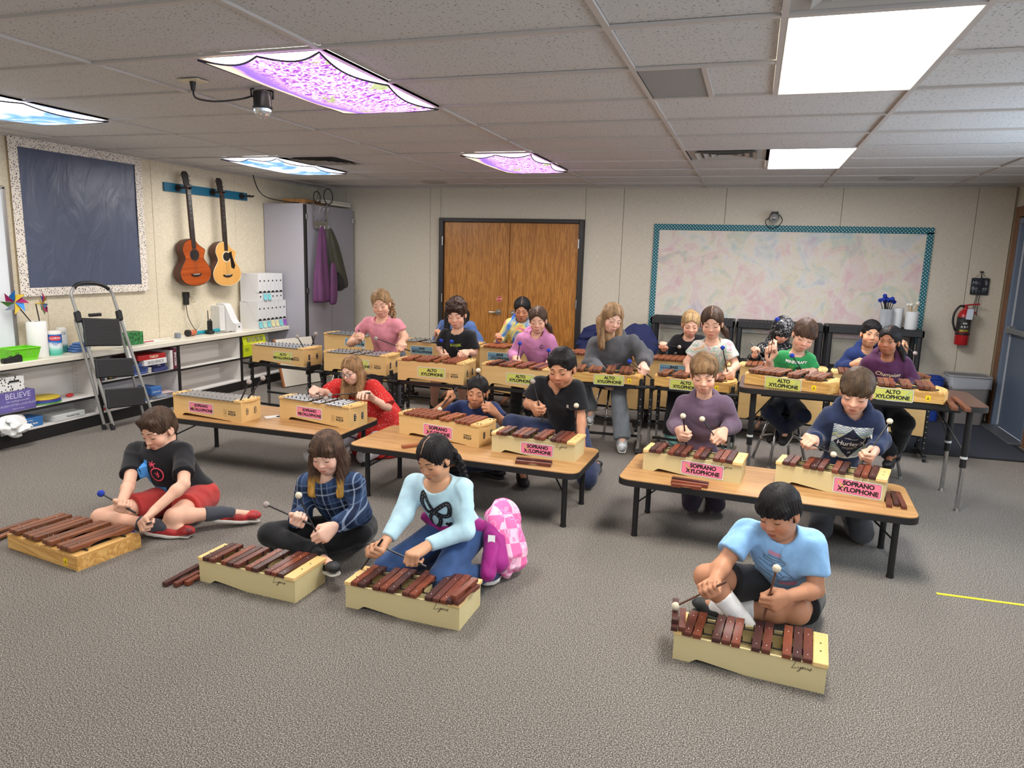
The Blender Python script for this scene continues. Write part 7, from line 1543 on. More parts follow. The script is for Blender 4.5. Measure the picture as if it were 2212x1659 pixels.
def guitar(y, ztop, top, label, pickguard, edge):
    t = thing('guitar', label, 'guitar', (XL+.135, y, ztop), 0, 'guitars on the wall'); t.rotation_euler = (0, 0, 0)
    # profile: y half widths (left, right) down the body; neck upwards; local x = out of the wall
    n = 40; L = []; Rr = []
    for i in range(n+1):
        u = i/n; z = -.535-.485*u
        w = .145*math.sqrt(max(0, 1-((u-.24)/.26)**2)) if u < .24 else None
        if u < .24: w = .145*math.sqrt(max(0, 1-((.24-u)/.24)**2))**.8
        elif u < .42: w = .145-.026*math.sin((u-.24)/.18*PI/2)**1.5
        elif u < .74: w = .119+.081*math.sin((u-.42)/.32*PI/2)**1.35
        else: w = .200*math.sqrt(max(0, 1-((u-.74)/.262)**2))**.85
        L.append((-max(w, .004), z))
        wr = w
        if u < .25: wr = .03+.105*min(1, (u/.22))**2.2 if u > .06 else .028
        Rr.append((max(wr, .004), z))
    poly = L+Rr[::-1]; poly = [(a, b) for a, b in poly]
    MB().prism(poly, .095, 'yz', -.088, 0, 0).build('body', MAHOG, t, auto=50)
    ins = [(a*.985, -.778+(b+.778)*.985) for a, b in poly]
    MB().prism(ins, .004, 'yz', .006).build('soundboard', top, t, auto=50)
    MB().tube([(.0075, a, b) for a, b in poly], .0035, 5, closed=True).build('binding', edge, t)
    MB().cyl((.0098, 0, -.70), (.0108, 0, -.70), .049, n=28).build('sound_hole', mat('sound hole dark', (26, 18, 15), .9), t)
    MB().lathe([(.049, .0105), (.058, .0115), (.062, .0105)], 32, c=(0, 0, -.70), axis=0).build('rosette', edge, t)
    MB().box((-.006, 0, -.30), (.022, .046, .62), ch=.006).build('neck', MAHOG, t)
    fb = MB().box((.010, 0, -.335), (.010, .050, .60), ch=.001).build('fretboard', EBONY, t)
    f = MB(); d = MB()
    for k in range(18): f.box((.0153, 0, -.045-.60*(1-2**(-(k+1)/12.0))*.98), (.0012, .048, .0016))
    f.build('frets', STEEL, fb); stuff(fb.children[0])
    for k in (3, 5, 7, 9, 12): d.cyl((.0152, 0, -.045-.59*(1-2**(-(k-.5)/12.0))), (.0156, 0, -.045-.59*(1-2**(-(k-.5)/12.0))), .0035, n=8)
    stuff(d.build('fret_dots', WHITEINK, fb))
    hs_ = MB().prism([(-.03, .0), (.03, .0), (.038, .14), (.02, .165), (-.02, .165), (-.038, .14)], .016, 'yz', -.006, 0).build('headstock', EBONY, t, loc=(-.01, 0, -.02), rot=(0, -.16, 0))
    tp = MB()
    for s in (-1, 1):
        for k in range(3): tp.cyl((.002, s*.033, .03+.045*k), (.002, s*.052, .03+.045*k), .004, n=8); tp.box((.002, s*.056, .03+.045*k), (.006, .01, .018), ch=.002)
    tp.build('tuning_pegs', STEEL, hs_, auto=40)
    MB().prism([(-.07, -.895), (.07, -.895), (.055, -.915), (.02, -.925), (-.02, -.925), (-.055, -.915)], .008, 'yz', .010).build('bridge', EBONY, t)
    MB().box((.0185, 0, -.90), (.004, .08, .004)).build('saddle', WHITEINK, t)
    if pickguard: MB().prism([(.03, -.66), (.075, -.64), (.085, -.70), (.12, -.80), (.10, -.84), (.06, -.82), (.055, -.74)], .0015, 'yz', .010).build('pickguard', mat('black pickguard', (20, 20, 22), .25), t)
    st_ = MB()
    for k in range(6): st_.tube([(.019, -.027+.011*k, -.905), (.0175, -.018+.0072*k, -.04)], .0005, 4)
    stuff(st_.build('strings', STEEL, t))
    return t
GT = guitar(6.19, 2.20, KOA, 'flamed reddish brown acoustic guitar hanging at the left on the teal rail', False, mat('dark binding', (52, 34, 28), .4))
GT.rotation_euler = (rd(3), 0, rd(-6))
GT = guitar(6.69, 2.185, SPRUCE, 'pale spruce acoustic guitar with black pickguard on the teal rail', True, mat('cream binding', (224, 204, 164), .4)); GT.rotation_euler = (rd(2), 0, rd(-6))
# ---- outlets, chargers on the left wall
def plate(y, z, label):
    t = thing('outlet_plate', label, 'outlet', (XL, y, z)); MB().box((.003, 0, 0), (.006, .072, .115), ch=.002).build('plate', CREAMP, t)
    for dz in (-.022, .022): MB().prism(rrect(.034, .03, .008, 3, 0, dz), .002, 'yz', .0055).build('socket', mat('ivory socket', (206, 196, 168), .4), t)
plate(6.20, 1.05, 'left ivory outlet with the black power adapter'); plate(6.34, 1.055, 'right ivory outlet with a white plug')
t = thing('power_adapter', 'black power adapter plugged into the wall above the counter', 'charger', (XL+.009, 6.20, 1.05)); MB().box((.026, 0, .03), (.05, .06, .06), ch=.006).box((.024, 0, -.035), (.045, .05, .08), ch=.006).build('adapter_body', BLACKP, t)
MB().tube([Vector(p) for p in smooth_line([(.02, .0, -.07), (.03, .01, -.2), (.05, .06, -.32), (.06, .12, -.372)], 6)], .0035, 6).build('cord', BLACKP, t, smooth=True)
t = tag(MB().tube(smooth_line([(XL+.012, 6.24, 1.07), (XL+.05, 6.30, 1.06), (XL+.05, 6.36, .95), (XL+.06, 6.40, .84), (XL+.07, 6.36, .74), (XL+.1, 6.2, .664), (XL+.13, 6.0, .661), (XL+.1, 5.8, .661), (XL+.12, 5.6, .661)], 6), .003, 6).build('white_cable', mat('white cable', (226, 224, 220), .5), smooth=True), 'white charging cable from the outlets down to the counter', 'cable')
tag(MB().box((XL+.15, 5.93, TOPZ+.028), (.05, .05, .052), ch=.006).build('charger_cube', mat('grey charger', (132, 138, 150), .35)), 'small grey charger cube on the counter', 'charger')
t = thing('toy_drum_rattle', 'copper coloured rattle with black band lying on the counter', 'rattle', (XL+.14, 6.1, TOPZ+.035))
MB().lathe([(.001, -.1), (.02, -.098), (.032, -.07), (.028, -.04), (.034, 0)], 18, axis=1).build('copper_end', mat('copper plastic', (190, 106, 70), .35), t, smooth=True); MB().lathe([(.035, -.0), (.036, .03), (.001, .031)], 18, axis=1).build('black_band', BLACKP, t, auto=40)
tag(MB().lathe([(.001, 0), (.02, 0), (.02, .46), (.001, .46)], 16, axis=1, c=(XL+.10, 6.15+.46, TOPZ+.021)).build('teal_tube', mat('teal plastic tube', (36, 148, 166), .35), auto=40), 'teal plastic tube lying on the counter behind the radio', 'tube')
t = thing('walkie_talkie', 'black two way radio standing in its charger on the counter', 'radio', (XL+.17, 6.38, TOPZ))
MB().box((0, 0, .02), (.07, .075, .04), ch=.01).build('charger_base', BLACKP, t); MB().box((-.002, 0, .088), (.036, .056, .12), ch=.008).build('radio_body', mat('radio black', (18, 18, 20), .4), t); MB().cyl((-.004, -.017, .14), (-.004, -.02, .26), .006, .004, n=10).build('antenna', BLACKP, t, auto=40); MB().cyl((-.004, .012, .146), (-.004, .012, .162), .008, n=10).build('knob', BLACKP, t)
tag(MB().tube(smooth_line([(XL+.2, 6.42, .661), (XL+.22, 6.6, .661), (XL+.16, 6.8, .661), (XL+.24, 6.72, .661), (XL+.2, 6.55, .661)], 5), .003, 6).build('black_cable', BLACKP, smooth=True), 'thin black cable coiled beside the radio on the counter', 'cable')
# ---- white magazine files
FILEW = mat('white file card', (222, 221, 221), .6); HOLE = mat('finger hole dark', (24, 22, 22), .9)
NOTE = {'blue': mat('aqua note', (128, 208, 214), .7), 'mint': mat('mint note', (190, 224, 204), .7), 'yellow': mat('pale yellow note', (232, 226, 176), .7), 'purple': mat('purple note', (150, 92, 190), .7)}
def mfile(y, z, inv, label, note=None, w=.072, x=-5.42, hole=True):
    t = thing('magazine_file', label, 'file box', (x, y, z), 0, 'white magazine files on the counter')
    c = [(-.25, 0), (0, 0), (0, .095)]+[(-.02-.15*u, .095+.215*(u*u*(3-2*u))) for u in np.linspace(.05, 1, 9)]+[(-.25, .31)]
    d = [(0, .103)]+[(0, .318), (-.25, .318), (-.25, .3185)]+[]
    if inv: c = [(-.25, .311), (-.172, .311)]+[(-.02-.15*u, .097+.215*(u*u*(3-2*u))) for u in np.linspace(1, .05, 9)]+[(0, .097), (0, .318), (-.25, .318)]
    m = MB(); n = len(c); V = []
    m.add([(a, -w/2, b) for a, b in c]+[(a, w/2, b) for a, b in c], [tuple(range(n)), tuple(range(2*n-1, n-1, -1))]+[((i+1) % n, i, n+i, n+(i+1) % n) for i in range(n)])
    m.build('file_body', FILEW, t)
    hz = .235 if inv else .055
    if hole: MB().cyl((.0002, 0, hz), (.0012, 0, hz), .011, n=14).build('finger_hole', HOLE, t)
    if inv: MB().prism([(-w*.42, .098), (w*.42, .098)]+[(w*.42*math.cos(a), .098+.022*math.sin(a)) for a in np.linspace(.2, PI-.2, 8)], .0012, 'yz', .0004).build('thumb_cut', HOLE, t)
    if note:
        v = MB(); v.add([(.003, -.03, .088), (.003, .03, .088), (.006, .032, .05), (.006, -.028, .05), (.016, .036, .016), (.016, -.024, .016)], [(0, 3, 2, 1), (3, 5, 4, 2)]); v.build('sticky_note', NOTE[note], t)
    return t
ys_ = [7.06+.077*k for k in range(7)]
nb_ = ['blue', 'mint', 'blue', 'yellow', 'yellow', 'blue', 'purple']
for k, y in enumerate(ys_):
    mfile(y, TOPZ, False, ('first', 'second', 'third', 'fourth', 'fifth', 'sixth', 'seventh')[k]+' low fronted white file in the bottom row, counted from the guitars', nb_[k])
    mfile(y, TOPZ+.002, True, ('first', 'second', 'third', 'fourth', 'fifth', 'sixth', 'seventh')[k]+' tall spined white file nested in the bottom row, counted from the guitars')
for k, y in enumerate(ys_[:6]):
    y += .02
    mfile(y, TOPZ+.322, False, ('first', 'second', 'third', 'fourth', 'fifth', 'sixth')[k]+' low fronted white file in the upper row, counted from the guitars', 'blue' if k in (1, 2) else None)
    mfile(y, TOPZ+.324, True, ('first', 'second', 'third', 'fourth', 'fifth', 'sixth')[k]+' tall spined white file nested in the upper row, counted from the guitars')
f1 = mfile(6.74, TOPZ, False, 'separate white file standing left of the file rows', None, .10, -5.46); tb = MB().box((-.20, -.10, .15), (.12, .085, .28), ch=.003).build('stacked_sleeve', mat('printed white sleeve', (214, 212, 208), .6, noise=(60, .06)), f1)
# ---- things on the counter at the left
t = thing('paper_towel_roll', 'white paper towel roll holding two pinwheels', 'paper towels', (-5.58, 4.40, TOPZ))
MB().lathe([(.02, .0), (.072, .0), (.074, .004), (.074, .285), (.071, .289), (.021, .289), (.02, .28)], 32).build('roll', mat('embossed paper', (236, 234, 230), .9, bump=(90, .25)), t, auto=40); MB().lathe([(.0195, .2), (.0195, .289), (.018, .289), (.018, .2)], 16).build('core', mat('card core', (150, 122, 92), .8), t, auto=40)
PW = [mat('pinwheel '+n, c, .25, .6) for n, c in (('gold', (196, 164, 52)), ('blue', (40, 110, 176)), ('magenta', (178, 48, 110)), ('green', (92, 140, 74)), ('silver', (160, 170, 190)))]
def pinwheel(base, c, nrm_, label, sc=1.0):
    t = thing('pinwheel', label, 'pinwheel', base); b = Vector(base); c = Vector(c)-b; nv = Vector(nrm_).normalized(); u = nv.orthogonal().normalized(); w = nv.cross(u)
    MB().tube([(0, 0, 0), c-nv*.05], .0045, 6).build('stick', BLACKP, t); MB().tube([c-nv*.052, c+nv*.012], .006, 6).build('hub', PW[0], t)
    for k in range(8):
        a = 2*PI*k/8; m = MB(); d = u*math.cos(a)+w*math.sin(a); e = u*math.cos(a+.75)+w*math.sin(a+.75)
        p = [c, c+d*.045*sc+nv*.022, c+d*.098*sc+nv*.006, c+e*.06*sc-nv*.004]; m.add(p, [(0, 1, 2), (0, 2, 3)]); m.build('vane', PW[k % 5], t)
pinwheel((-5.58, 4.37, TOPZ+.27), xp(32, 653, -5.56), (.8, -.55, .05), 'left foil pinwheel facing the camera', 1.0); pinwheel((-5.575, 4.43, TOPZ+.27), xp(92, 655, -5.55), (.35, .9, .05), 'right foil pinwheel seen from the side', 1.0)
def tub(y, x, h, r, label, bands, word, lidc):
    t = thing('wipes_tub', label, 'tub', (x, y, TOPZ)); MB().lathe([(.001, 0), (r*.96, 0), (r, .006), (r, h*.86), (.001, h*.86)], 28).build('tub_body', bands, t, auto=40); MB().lathe([(r*1.02, h*.86), (r*1.02, h*.93), (r*.85, h), (.001, h)], 28).build('lid', lidc, t, auto=40); return t
def m_tub(name, st):
    g = NT(name, .35); s = g.n('SeparateXYZ', i_Vector=g.coord('Object')); n = g.n('TexNoise', i_Vector=g.coord('Object'), i_Scale=9.0); f = g.math('ADD', g.math('MULTIPLY', s.outputs[2], 4.5), g.math('MULTIPLY', n.outputs[0], .12)); return g.col(g.ramp(f, [(p, srgb(*c)) for p, c in st]))
tb = tub(4.515, -5.53, .205, .052, 'large disinfecting wipes tub with blue and green wrap', m_tub('wipes wrap', [(.04, (232, 236, 236)), (.08, (60, 178, 150)), (.26, (120, 206, 190)), (.40, (232, 238, 242)), (.5, (226, 232, 240)), (.56, (30, 110, 196)), (.9, (28, 96, 180))]), '', WHITEP)
for dz, tx, sz, mm, w in ((.145, 'CLOROX', .022, WHITEINK, .09), (.10, 'DISINFECTING', .009, mat('blue ink', (40, 80, 160), .5), .07), (.088, 'WIPES', .011, mat('blue ink', (40, 80, 160), .5), .05)):
    v, f = text_geo(tx, sz, .02); mb = MB(); r = .0528
    a0 = rd(-38)
    if tx == 'CLOROX':
        bg = [(x_, y_) for x_, y_ in ((-.052, 0), (-.036, .02), (.036, .02), (.052, 0), (.036, -.02), (-.036, -.02))]; n = 12; vs = [(u*.104-.052, s*(.02 if abs(u-.5) < .35 else .02*(.5-abs(u-.5))/.15), 0) for u in np.linspace(0, 1, n+1) for s in (-1, 1)]; mq = MB(); mq.add([((r-.0003)*math.cos(a0+a/r), (r-.0003)*math.sin(a0+a/r), dz+b) for a, b, _ in vs], [(2*i, 2*i+2, 2*i+3, 2*i+1) for i in range(n)]); mq.build('red_badge', mat('red badge', (206, 40, 60), .4), tb)
    mb.add([(r*math.cos(a0+a[0]/r), r*math.sin(a0+a[0]/r), dz+a[1]) for a in v], f); mb.build('lettering', mm, tb)
tb = tub(4.66, -5.63, .215, .045, 'second white wipes tub behind the large one', m_tub('second wrap', [(.1, (40, 120, 110)), (.3, (60, 132, 126)), (.42, (226, 228, 226)), (.9, (232, 232, 230))]), '', WHITEP)
v, f = text_geo('SURFACE', .028, .01); mb = MB(); mb.add([(.0455*math.cos(rd(-60)+a[0]/.0455*.9), .0455*math.sin(rd(-60)+a[0]/.0455*.9), .165+a[1]) for a in v], f); mb.build('lettering', mat('teal ink', (44, 70, 74), .5), tb)
def basket(name, c, w, l, h, m, label, rz=0, taper=.8):
    t = thing(name, label, 'basket', c, rz); MB().box((0, 0, .003), (w*taper, l*taper, .006)).build('basket_floor', m, t)
    for ax, s in ((0, -1), (0, 1), (1, -1), (1, 1)):
        mb = MB(); L = l if ax == 0 else w; W = w if ax == 0 else l; nx, nz = max(6, int(L/.02)), max(4, int(h/.018))
        def P(i, j):
            u, v = i/nx-.5, j/nz; k = taper+(1-taper)*v; q = (s*W/2*k, u*L*k, h*v); return q if ax == 0 else (q[1], q[0], q[2])
        for i in range(nx):
            for j in range(nz):
                a, b, c2, d = [Vector(P(*q)) for q in ((i, j), (i+1, j), (i+1, j+1), (i, j+1))]
                if 0 < j < nz-1 and 0 < i < nx-1:
                    o = (a+b+c2+d)/4; q = [o+(p-o)*.62 for p in (a, b, c2, d)]; o4 = [a, b, c2, d]
                    mb.add(o4+q, [(k, (k+1) % 4, 4+(k+1) % 4, 4+k) for k in range(4)])
                else: mb.add([a, b, c2, d], [(0, 1, 2, 3)])
        o_ = mb.build('basket_side', m, t); md = o_.modifiers.new('s', 'SOLIDIFY'); md.thickness = .003
    MB().tube([(w/2*sx, l/2*sy, h) for sx, sy in ((-1, -1), (1, -1), (1, 1), (-1, 1))], .005, 6, closed=True).build('rim', m, t); return t
basket('basket', (-5.50, 4.17, TOPZ), .17, .24, .10, mat('lime plastic', (112, 204, 40), .4), 'lime green plastic basket on the counter')
t = thing('tape_dispenser', 'black desk tape dispenser before the lime basket', 'tape dispenser', (-5.44, 4.06, TOPZ)); MB().prism([(-.075, 0), (.075, 0), (.075, .05), (.04, .065), (-.02, .04), (-.075, .038)], .05, 'yz', -.025).build('dispenser_body', BLACKP, t, bevel=.006, auto=40); MB().cyl((-.015, .04, .05), (.015, .04, .05), .027, n=18).build('tape_reel', mat('clear tape', (120, 118, 112), .3), t, auto=40)
t = thing('cloth', 'folded blue cloth lying beside the wipes tubs', 'cloth', (-5.55, 4.74, TOPZ)); CB = mat('blue cloth', (96, 132, 190), .9, bump=(120, .3))
for k in range(4): MB().box((.01*(k % 2), .01*k, .012+.019*k), (.13-.01*k, .15-.012*k, .018), ch=.008, R=Matrix.Rotation(.15*k-.2, 3, 'Z')).build('cloth_fold', CB, t, auto=60)
t = thing('spray_bottle', 'white spray bottle behind the step ladder', 'spray bottle', (-5.58, 4.86, TOPZ)); MB().lathe([(.001, 0), (.036, 0), (.038, .01), (.038, .14), (.016, .19), (.016, .205), (.001, .205)], 20).build('bottle', mat('white bottle', (226, 226, 222), .4), t, auto=50)
MB().box((0, 0, .235), (.028, .04, .06), ch=.008).box((0, -.045, .255), (.02, .06, .022), ch=.005).box((0, -.03, .222), (.01, .012, .05), ch=.004, R=Matrix.Rotation(.5, 3, 'X')).build('trigger_head', mat('white trigger', (232, 232, 230), .4), t)
t = thing('tissue_box', 'green patterned tissue box with a tissue pulled up', 'tissue box', (-5.56, 5.32, TOPZ)); MB().box((0, 0, .06), (.12, .20, .12), ch=.003).build('carton', mat('green print card', (44, 112, 58), .6, noise=(34, .9)), t)
mb = MB(); mb.add([(-.03, -.07, .12), (.03, -.065, .12), (.02, -.085, .22), (-.02, -.095, .24), (.0, -.035, .12), (.01, -.06, .22)], [(0, 1, 2, 3), (1, 4, 5, 2), (0, 3, 5, 4)]); mb.build('tissue', PAPER, t)
mb = MB(); mb.add([(0, 0, .002), (.13, .02, .003), (.16, .09, -.03), (.17, .10, -.115), (.165, .02, -.09), (.03, .13, .004)], [(0, 1, 2, 5), (1, 4, 3, 2)]); o = mb.build('paper_sheet', PAPER); o.location = (-5.53, 5.06, TOPZ); tag(o, 'white sheet drooping over the counter edge by the ladder', 'paper')
o = MB().box((0, 0, 0), (.14, .26, .004)).build('paper_stack', PAPER); o.location = (-5.56, 5.56, TOPZ+.003); tag(o, 'loose white papers on the counter beyond the tissue box', 'paper'); o = MB().cyl((0, -.07, 0), (0, .07, 0), .0045, n=6).build('pencil', mat('red pencil', (190, 40, 44), .5)); o.location = (-5.53, 5.50, TOPZ+.010); tag(o, 'red pencil on the loose papers', 'pencil')
# ---- step ladder
ALG = mat('grey painted tube', (158, 156, 152), .4, .35); lad = thing('step_ladder', 'folded grey step ladder with three black treads leaning on the counter', 'ladder', (-5.2, 4.85, 0))
O_ = Vector((-5.2, 4.85, 0)); PL = lambda x, y, z: Vector((x, y, z))-O_
ft = {0: (PL(-5.165, 4.585, 0), PL(-5.375, 4.575, 1.16)), 1: (PL(-5.155, 5.03, 0), PL(-5.375, 4.985, 1.16))}
ft = {0: (PL(-5.165, 4.70, 0), PL(-5.375, 4.575, 1.14)), 1: (PL(-5.15, 5.13, 0), PL(-5.375, 4.99, 1.12))}
for k in (0, 1):
    a, b = ft[k]; MB().cyl(a+Vector((0, 0, .04)), b, .0135, n=12).build('front_rail', ALG, lad, auto=40); MB().cyl(a, a+(b-a)*.05, .019, n=12).build('foot_cap', BLACKP, lad, auto=40)
    r0 = a+Vector((-.075, -.02 if k == 0 else -.035, 0)); r1 = a+(b-a)*.84+Vector((-.03, -.008, 0)); MB().cyl(r0+Vector((0, 0, .04)), r1, .0125, n=12).build('rear_rail', ALG, lad, auto=40); MB().cyl(r0, r0+(r1-r0)*.05, .018, n=12).build('foot_cap', BLACKP, lad, auto=40)
    MB().box(a+(b-a)*.86+Vector((.0, .0, 0)), (.06, .045, .10), ch=.015, R=Matrix.Rotation(-.18, 3, 'Y')).build('hinge_block', BLACKP, lad)
a, b = ft[0][1], ft[1][1]; arch = [a, a+Vector((-.008, .01, .05)), a+Vector((-.016, .075, .105)), a+(b-a)*.5+Vector((-.018, 0, .125)), b+Vector((-.016, -.075, .105)), b+Vector((-.008, -.01, .05)), b]
MB().tube(smooth_line([tuple(p) for p in arch], 6), .0135, 10).build('top_bow', ALG, lad, smooth=True); MB().tube(smooth_line([tuple(p) for p in arch[1:-1]], 6)[3:-3], .0165, 10).build('foam_grip', BLACKP, lad, smooth=True)
TREAD = mat('black ribbed tread', (36, 36, 38), .6)
for (z0, z1, y0, y1, nm) in ((.715, .955, 4.60, 4.965, 'platform'), (.44, .605, 4.635, 5.02, 'tread'), (.17, .34, 4.675, 5.075, 'tread')):
    xm_ = lambda z: -5.155-.2*z; c0 = PL(xm_((z0+z1)/2)+.02, (y0+y1)/2, (z0+z1)/2); H_ = z1-z0; Rr_ = Matrix.Rotation(-.18, 3, 'Y') @ Matrix.Rotation(-.10, 3, 'X')
    st_ = MB().box(c0, (.03, y1-y0, H_), ch=.008, R=Rr_).build(nm, TREAD, lad, auto=40); rb = MB()
    nr = int(H_/.013)
    for k in range(nr): rb.box(c0+Rr_ @ Vector((.0165, 0, -H_/2+.014+(H_-.028)*k/(nr-1))), (.003, y1-y0-.03, .006), R=Rr_)
    stuff(rb.build('grip_ribs', mat('tread rib', (50, 50, 52), .6), st_))
tl_ = MB().box(PL(-5.345, 4.76, .985), (.03, .12, .028), ch=.006).build('tool_lip', BLACKP, lad)
# ---- bookcase contents
Z1, Z0, Z3 = .272, .117, .377
def carton(name, c, d, m, label, cat='box', rz=0, marks=(), group=None):
    t = thing(name, label, cat, c, rz, group); b = MB().box((0, 0, d[2]/2), d, ch=.002).build('carton', m, t)
    for (txt_, sz, dy, dz, mm, kw) in marks:
        v, f = text_geo(txt_, sz, kw.get('bold', .02), shear=kw.get('shear', 0)); M_ = T(d[0]/2+.0002, dy, dz) @ Matrix.Rotation(PI/2, 4, 'Z') @ FRONT @ Matrix.Rotation(kw.get('rot', 0), 4, 'Z'); flat('lettering', (v, f), mm, b, M_, .0008)
    return t
PURP = mat('purple printed box', (98, 88, 152), .6, noise=(12, .12)); PALEP = mat('pale lilac ink', (206, 202, 228), .6)
carton('keepsake_box', (-5.51, 4.06, Z1), (.19, .30, .155), PURP, 'purple box printed with pale lettering on the shelf', marks=(('BELIEVE', .062, .005, .122, PALEP, dict(bold=.0)), ('that anything is possible', .020, 0, .083, PALEP, dict(shear=.25, bold=0)), ('LAUGH OFTEN LOVE MUCH', .0245, 0, .052, PALEP, dict(bold=-.005)), ('BENEFIT OF BELIEF', .012, 0, .02, PALEP, dict(bold=0))))
t = thing('fabric_bin', 'white fabric bin with black cross pattern on the purple box', 'bin', (-5.51, 4.02, Z1+.156)); MB().box((0, 0, .06), (.17, .24, .12), ch=.008).build('bin_body', m_specks('white cloth with black marks', (222, 220, 216), (40, 40, 44), 46.0, .3), t); MB().box((.088, .03, .082), (.006, .085, .016), ch=.003).build('handle', BLACKP, t)
for k, (c, cc) in enumerate((((84, 150, 60), 'green'), ((44, 78, 170), 'blue'), ((86, 62, 140), 'purple'), ((214, 186, 44), 'yellow'))):
    tag(MB().lathe([(.001, 0), (.138-.004*k, 0), (.14-.004*k, .002), (.138-.004*k, .011), (.001, .012)], 32, c=(-5.555+.005*k, 4.375-.004*k, Z1+.0005+.0128*k)).build('floor_spot', mat('spot '+cc, c, .5), auto=40), cc+' flat round disc in the pile on the shelf beside the purple box', 'disc', 'round discs in a pile')
t = tag(MB().ball((0, 0, .02), .02, 12, sc=(1.0, 1.9, .8)).build('red_shaker', mat('red egg', (196, 40, 44), .4), smooth=True), 'small red egg shaped shaker on the shelf', 'shaker'); t.location = (-5.54, 4.62, Z1-.003)
carton('sandwich_bag_box', (-5.50, 4.13, Z0), (.16, .26, .075), mat('blue carton', (52, 112, 176), .5), 'blue carton of sandwich bags on the bottom shelf', marks=(('sandwich bags', .026, .01, .028, WHITEINK, {}), ('amazon basics', .012, .01, .056, WHITEINK, {})))
carton('paper_ream', (-5.51, 4.50, Z0), (.20, .29, .05), mat('ream wrapper', (206, 208, 206), .5, noise=(14, .08)), 'wrapped ream of paper on the bottom shelf', 'paper', marks=(('Recycled Copy', .02, .03, .027, mat('dark green ink', (50, 70, 62), .5), {}),))
F_ = Field((-.2, -.22, -.08), (.24, .24, .14), .008)
for q in (ell((0, 0, .045), I3, (.14, .17, .045), .02), ell((.10, -.03, .03), I3, (.08, .12, .035), .02), ell((.15, .06, -.01), I3, (.05, .07, .03), .02)): F_.put(q)
F_.ripple(folds(9, .03, 1.3), .08); mv = F_.mesh(); o = np_mesh('crumpled_paper', [mv], PAPER, None, smooth=False); o.location = (-5.47, 3.93, Z0+.03); tag(o, 'crumpled white paper bulging from the bottom shelf at the left', 'paper')
RED = mat('red game lid', (168, 34, 36), .45); NAVYI = mat('navy ink', (34, 32, 60), .5)
carton('game_box', (-5.545, 5.42, .511), (.27, .34, .045), RED, 'red game box lying on top of the white game box', 'game', -.0, marks=(('TABOO', .032, .02, .022, mat('cream ink', (240, 220, 190), .5), dict(shear=.2)),))
carton('game_box', (-5.535, 5.45, .456), (.27, .28, .054), mat('white game box', (226, 224, 222), .45), 'white game box with dark word along its side', 'game', marks=(('SEQUENCE', .040, .0, .026, NAVYI, dict(bold=.0)),))
carton('game_box', (-5.55, 5.53, .418), (.22, .16, .036), mat('navy game box', (40, 46, 96), .45, noise=(30, .4)), 'small navy game box under the white game', 'game', marks=(('NFL', .022, 0, .018, WHITEINK, {}),))
carton('game_box', (-5.53, 5.535, .378), (.22, .17, .038), mat('blue and tan game box', (58, 62, 110), .5, noise=(20, .5)), 'blue and tan game box at the bottom of the pile', 'game')
for k in range(2): carton('card_box', (-5.53, 5.425, .378+.026*k), (.16, .04, .024), WHITEP, ('lower', 'upper')[k]+' small white box beside the blue basket', 'box')
carton('game_box', (-5.54, 5.665, .378), (.26, .035, .19), mat('white upright game', (214, 210, 206), .5, noise=(20, .1)), 'white game box standing upright beside the maroon one', 'game'); carton('game_box', (-5.535, 5.705, .378), (.26, .04, .205), mat('maroon game box', (98, 34, 54), .45, noise=(12, .2)), 'maroon game box standing upright at the shelf end', 'game', marks=(('ENCORE', .034, .0, .10, WHITEINK, dict(rot=-PI/2)),))
carton('game_box', (-5.56, 5.26, .478), (.2, .12, .075), mat('dark card game', (70, 56, 50), .5, noise=(26, .6)), 'dark patterned game box behind the blue basket', 'game')
basket('basket', (-5.52, 5.27, .378), .18, .26, .10, mat('blue plastic', (74, 98, 164), .45), 'blue plastic basket on the games shelf')
BK = [(40, 42, 60), (170, 60, 50), (52, 96, 140), (220, 214, 200), (36, 36, 38), (196, 168, 60), (60, 90, 70), (120, 60, 40), (90, 130, 170)]
for k in range(9): tag(MB().box((-5.54, 4.86+.026*k, .378+.065), (.14, .021+.003*(k % 2), .13-.008*(k % 3)), ch=.001, R=Matrix.Rotation(.0, 3, 'X')).build('dvd_case', mat('case %d' % k, BK[k], .4)), ('first', 'second', 'third', 'fourth', 'fifth', 'sixth', 'seventh', 'eighth', 'ninth')[k]+' thin case in the row on the games shelf behind the ladder', 'case', 'cases behind the ladder')
t = carton('game_box', (-5.50, 5.22, Z0), (.20, .20, .075), mat('bright blue game box', (38, 120, 190), .4, noise=(16, .25)), 'bright blue word game box on the bottom shelf', 'game', .25, marks=(('SNAP', .045, .03, .036, mat('cream letter ink', (238, 206, 150), .5), dict(bold=.03)),)); v, f = text_geo('WORD\nSNAP', .07, .03, line=.8); flat('lettering', (v, f), mat('cream letter ink', (238, 206, 150), .5), t, T(.0, 0, .0752) @ Matrix.Rotation(PI/2, 4, 'Z'), .0008)
carton('label_box', (-5.50, 5.44, Z0+.045), (.20, .13, .075), mat('two tone blue carton', (64, 116, 184), .5), 'blue and red carton beside the word game', marks=(('Highland notes', .016, 0, .03, WHITEINK, {}),))
for k in range(6): tag(MB().box((-5.51, 5.54-.0*k, Z0+.004+.0075*k), (.22, .27, .0055), R=Matrix.Rotation(.18*((k*7) % 5-2)/2, 3, 'Z')).build('folder', mat('folder %d' % k, [(150, 172, 200), (206, 178, 176), (170, 186, 206), (210, 206, 200), (120, 150, 190), (214, 188, 184)][k], .6)), ('lowest', 'second lowest', 'third', 'fourth', 'fifth', 'topmost')[k]+' loose folder in the bottom shelf pile under the cartons', 'folder', 'folders on the bottom shelf')
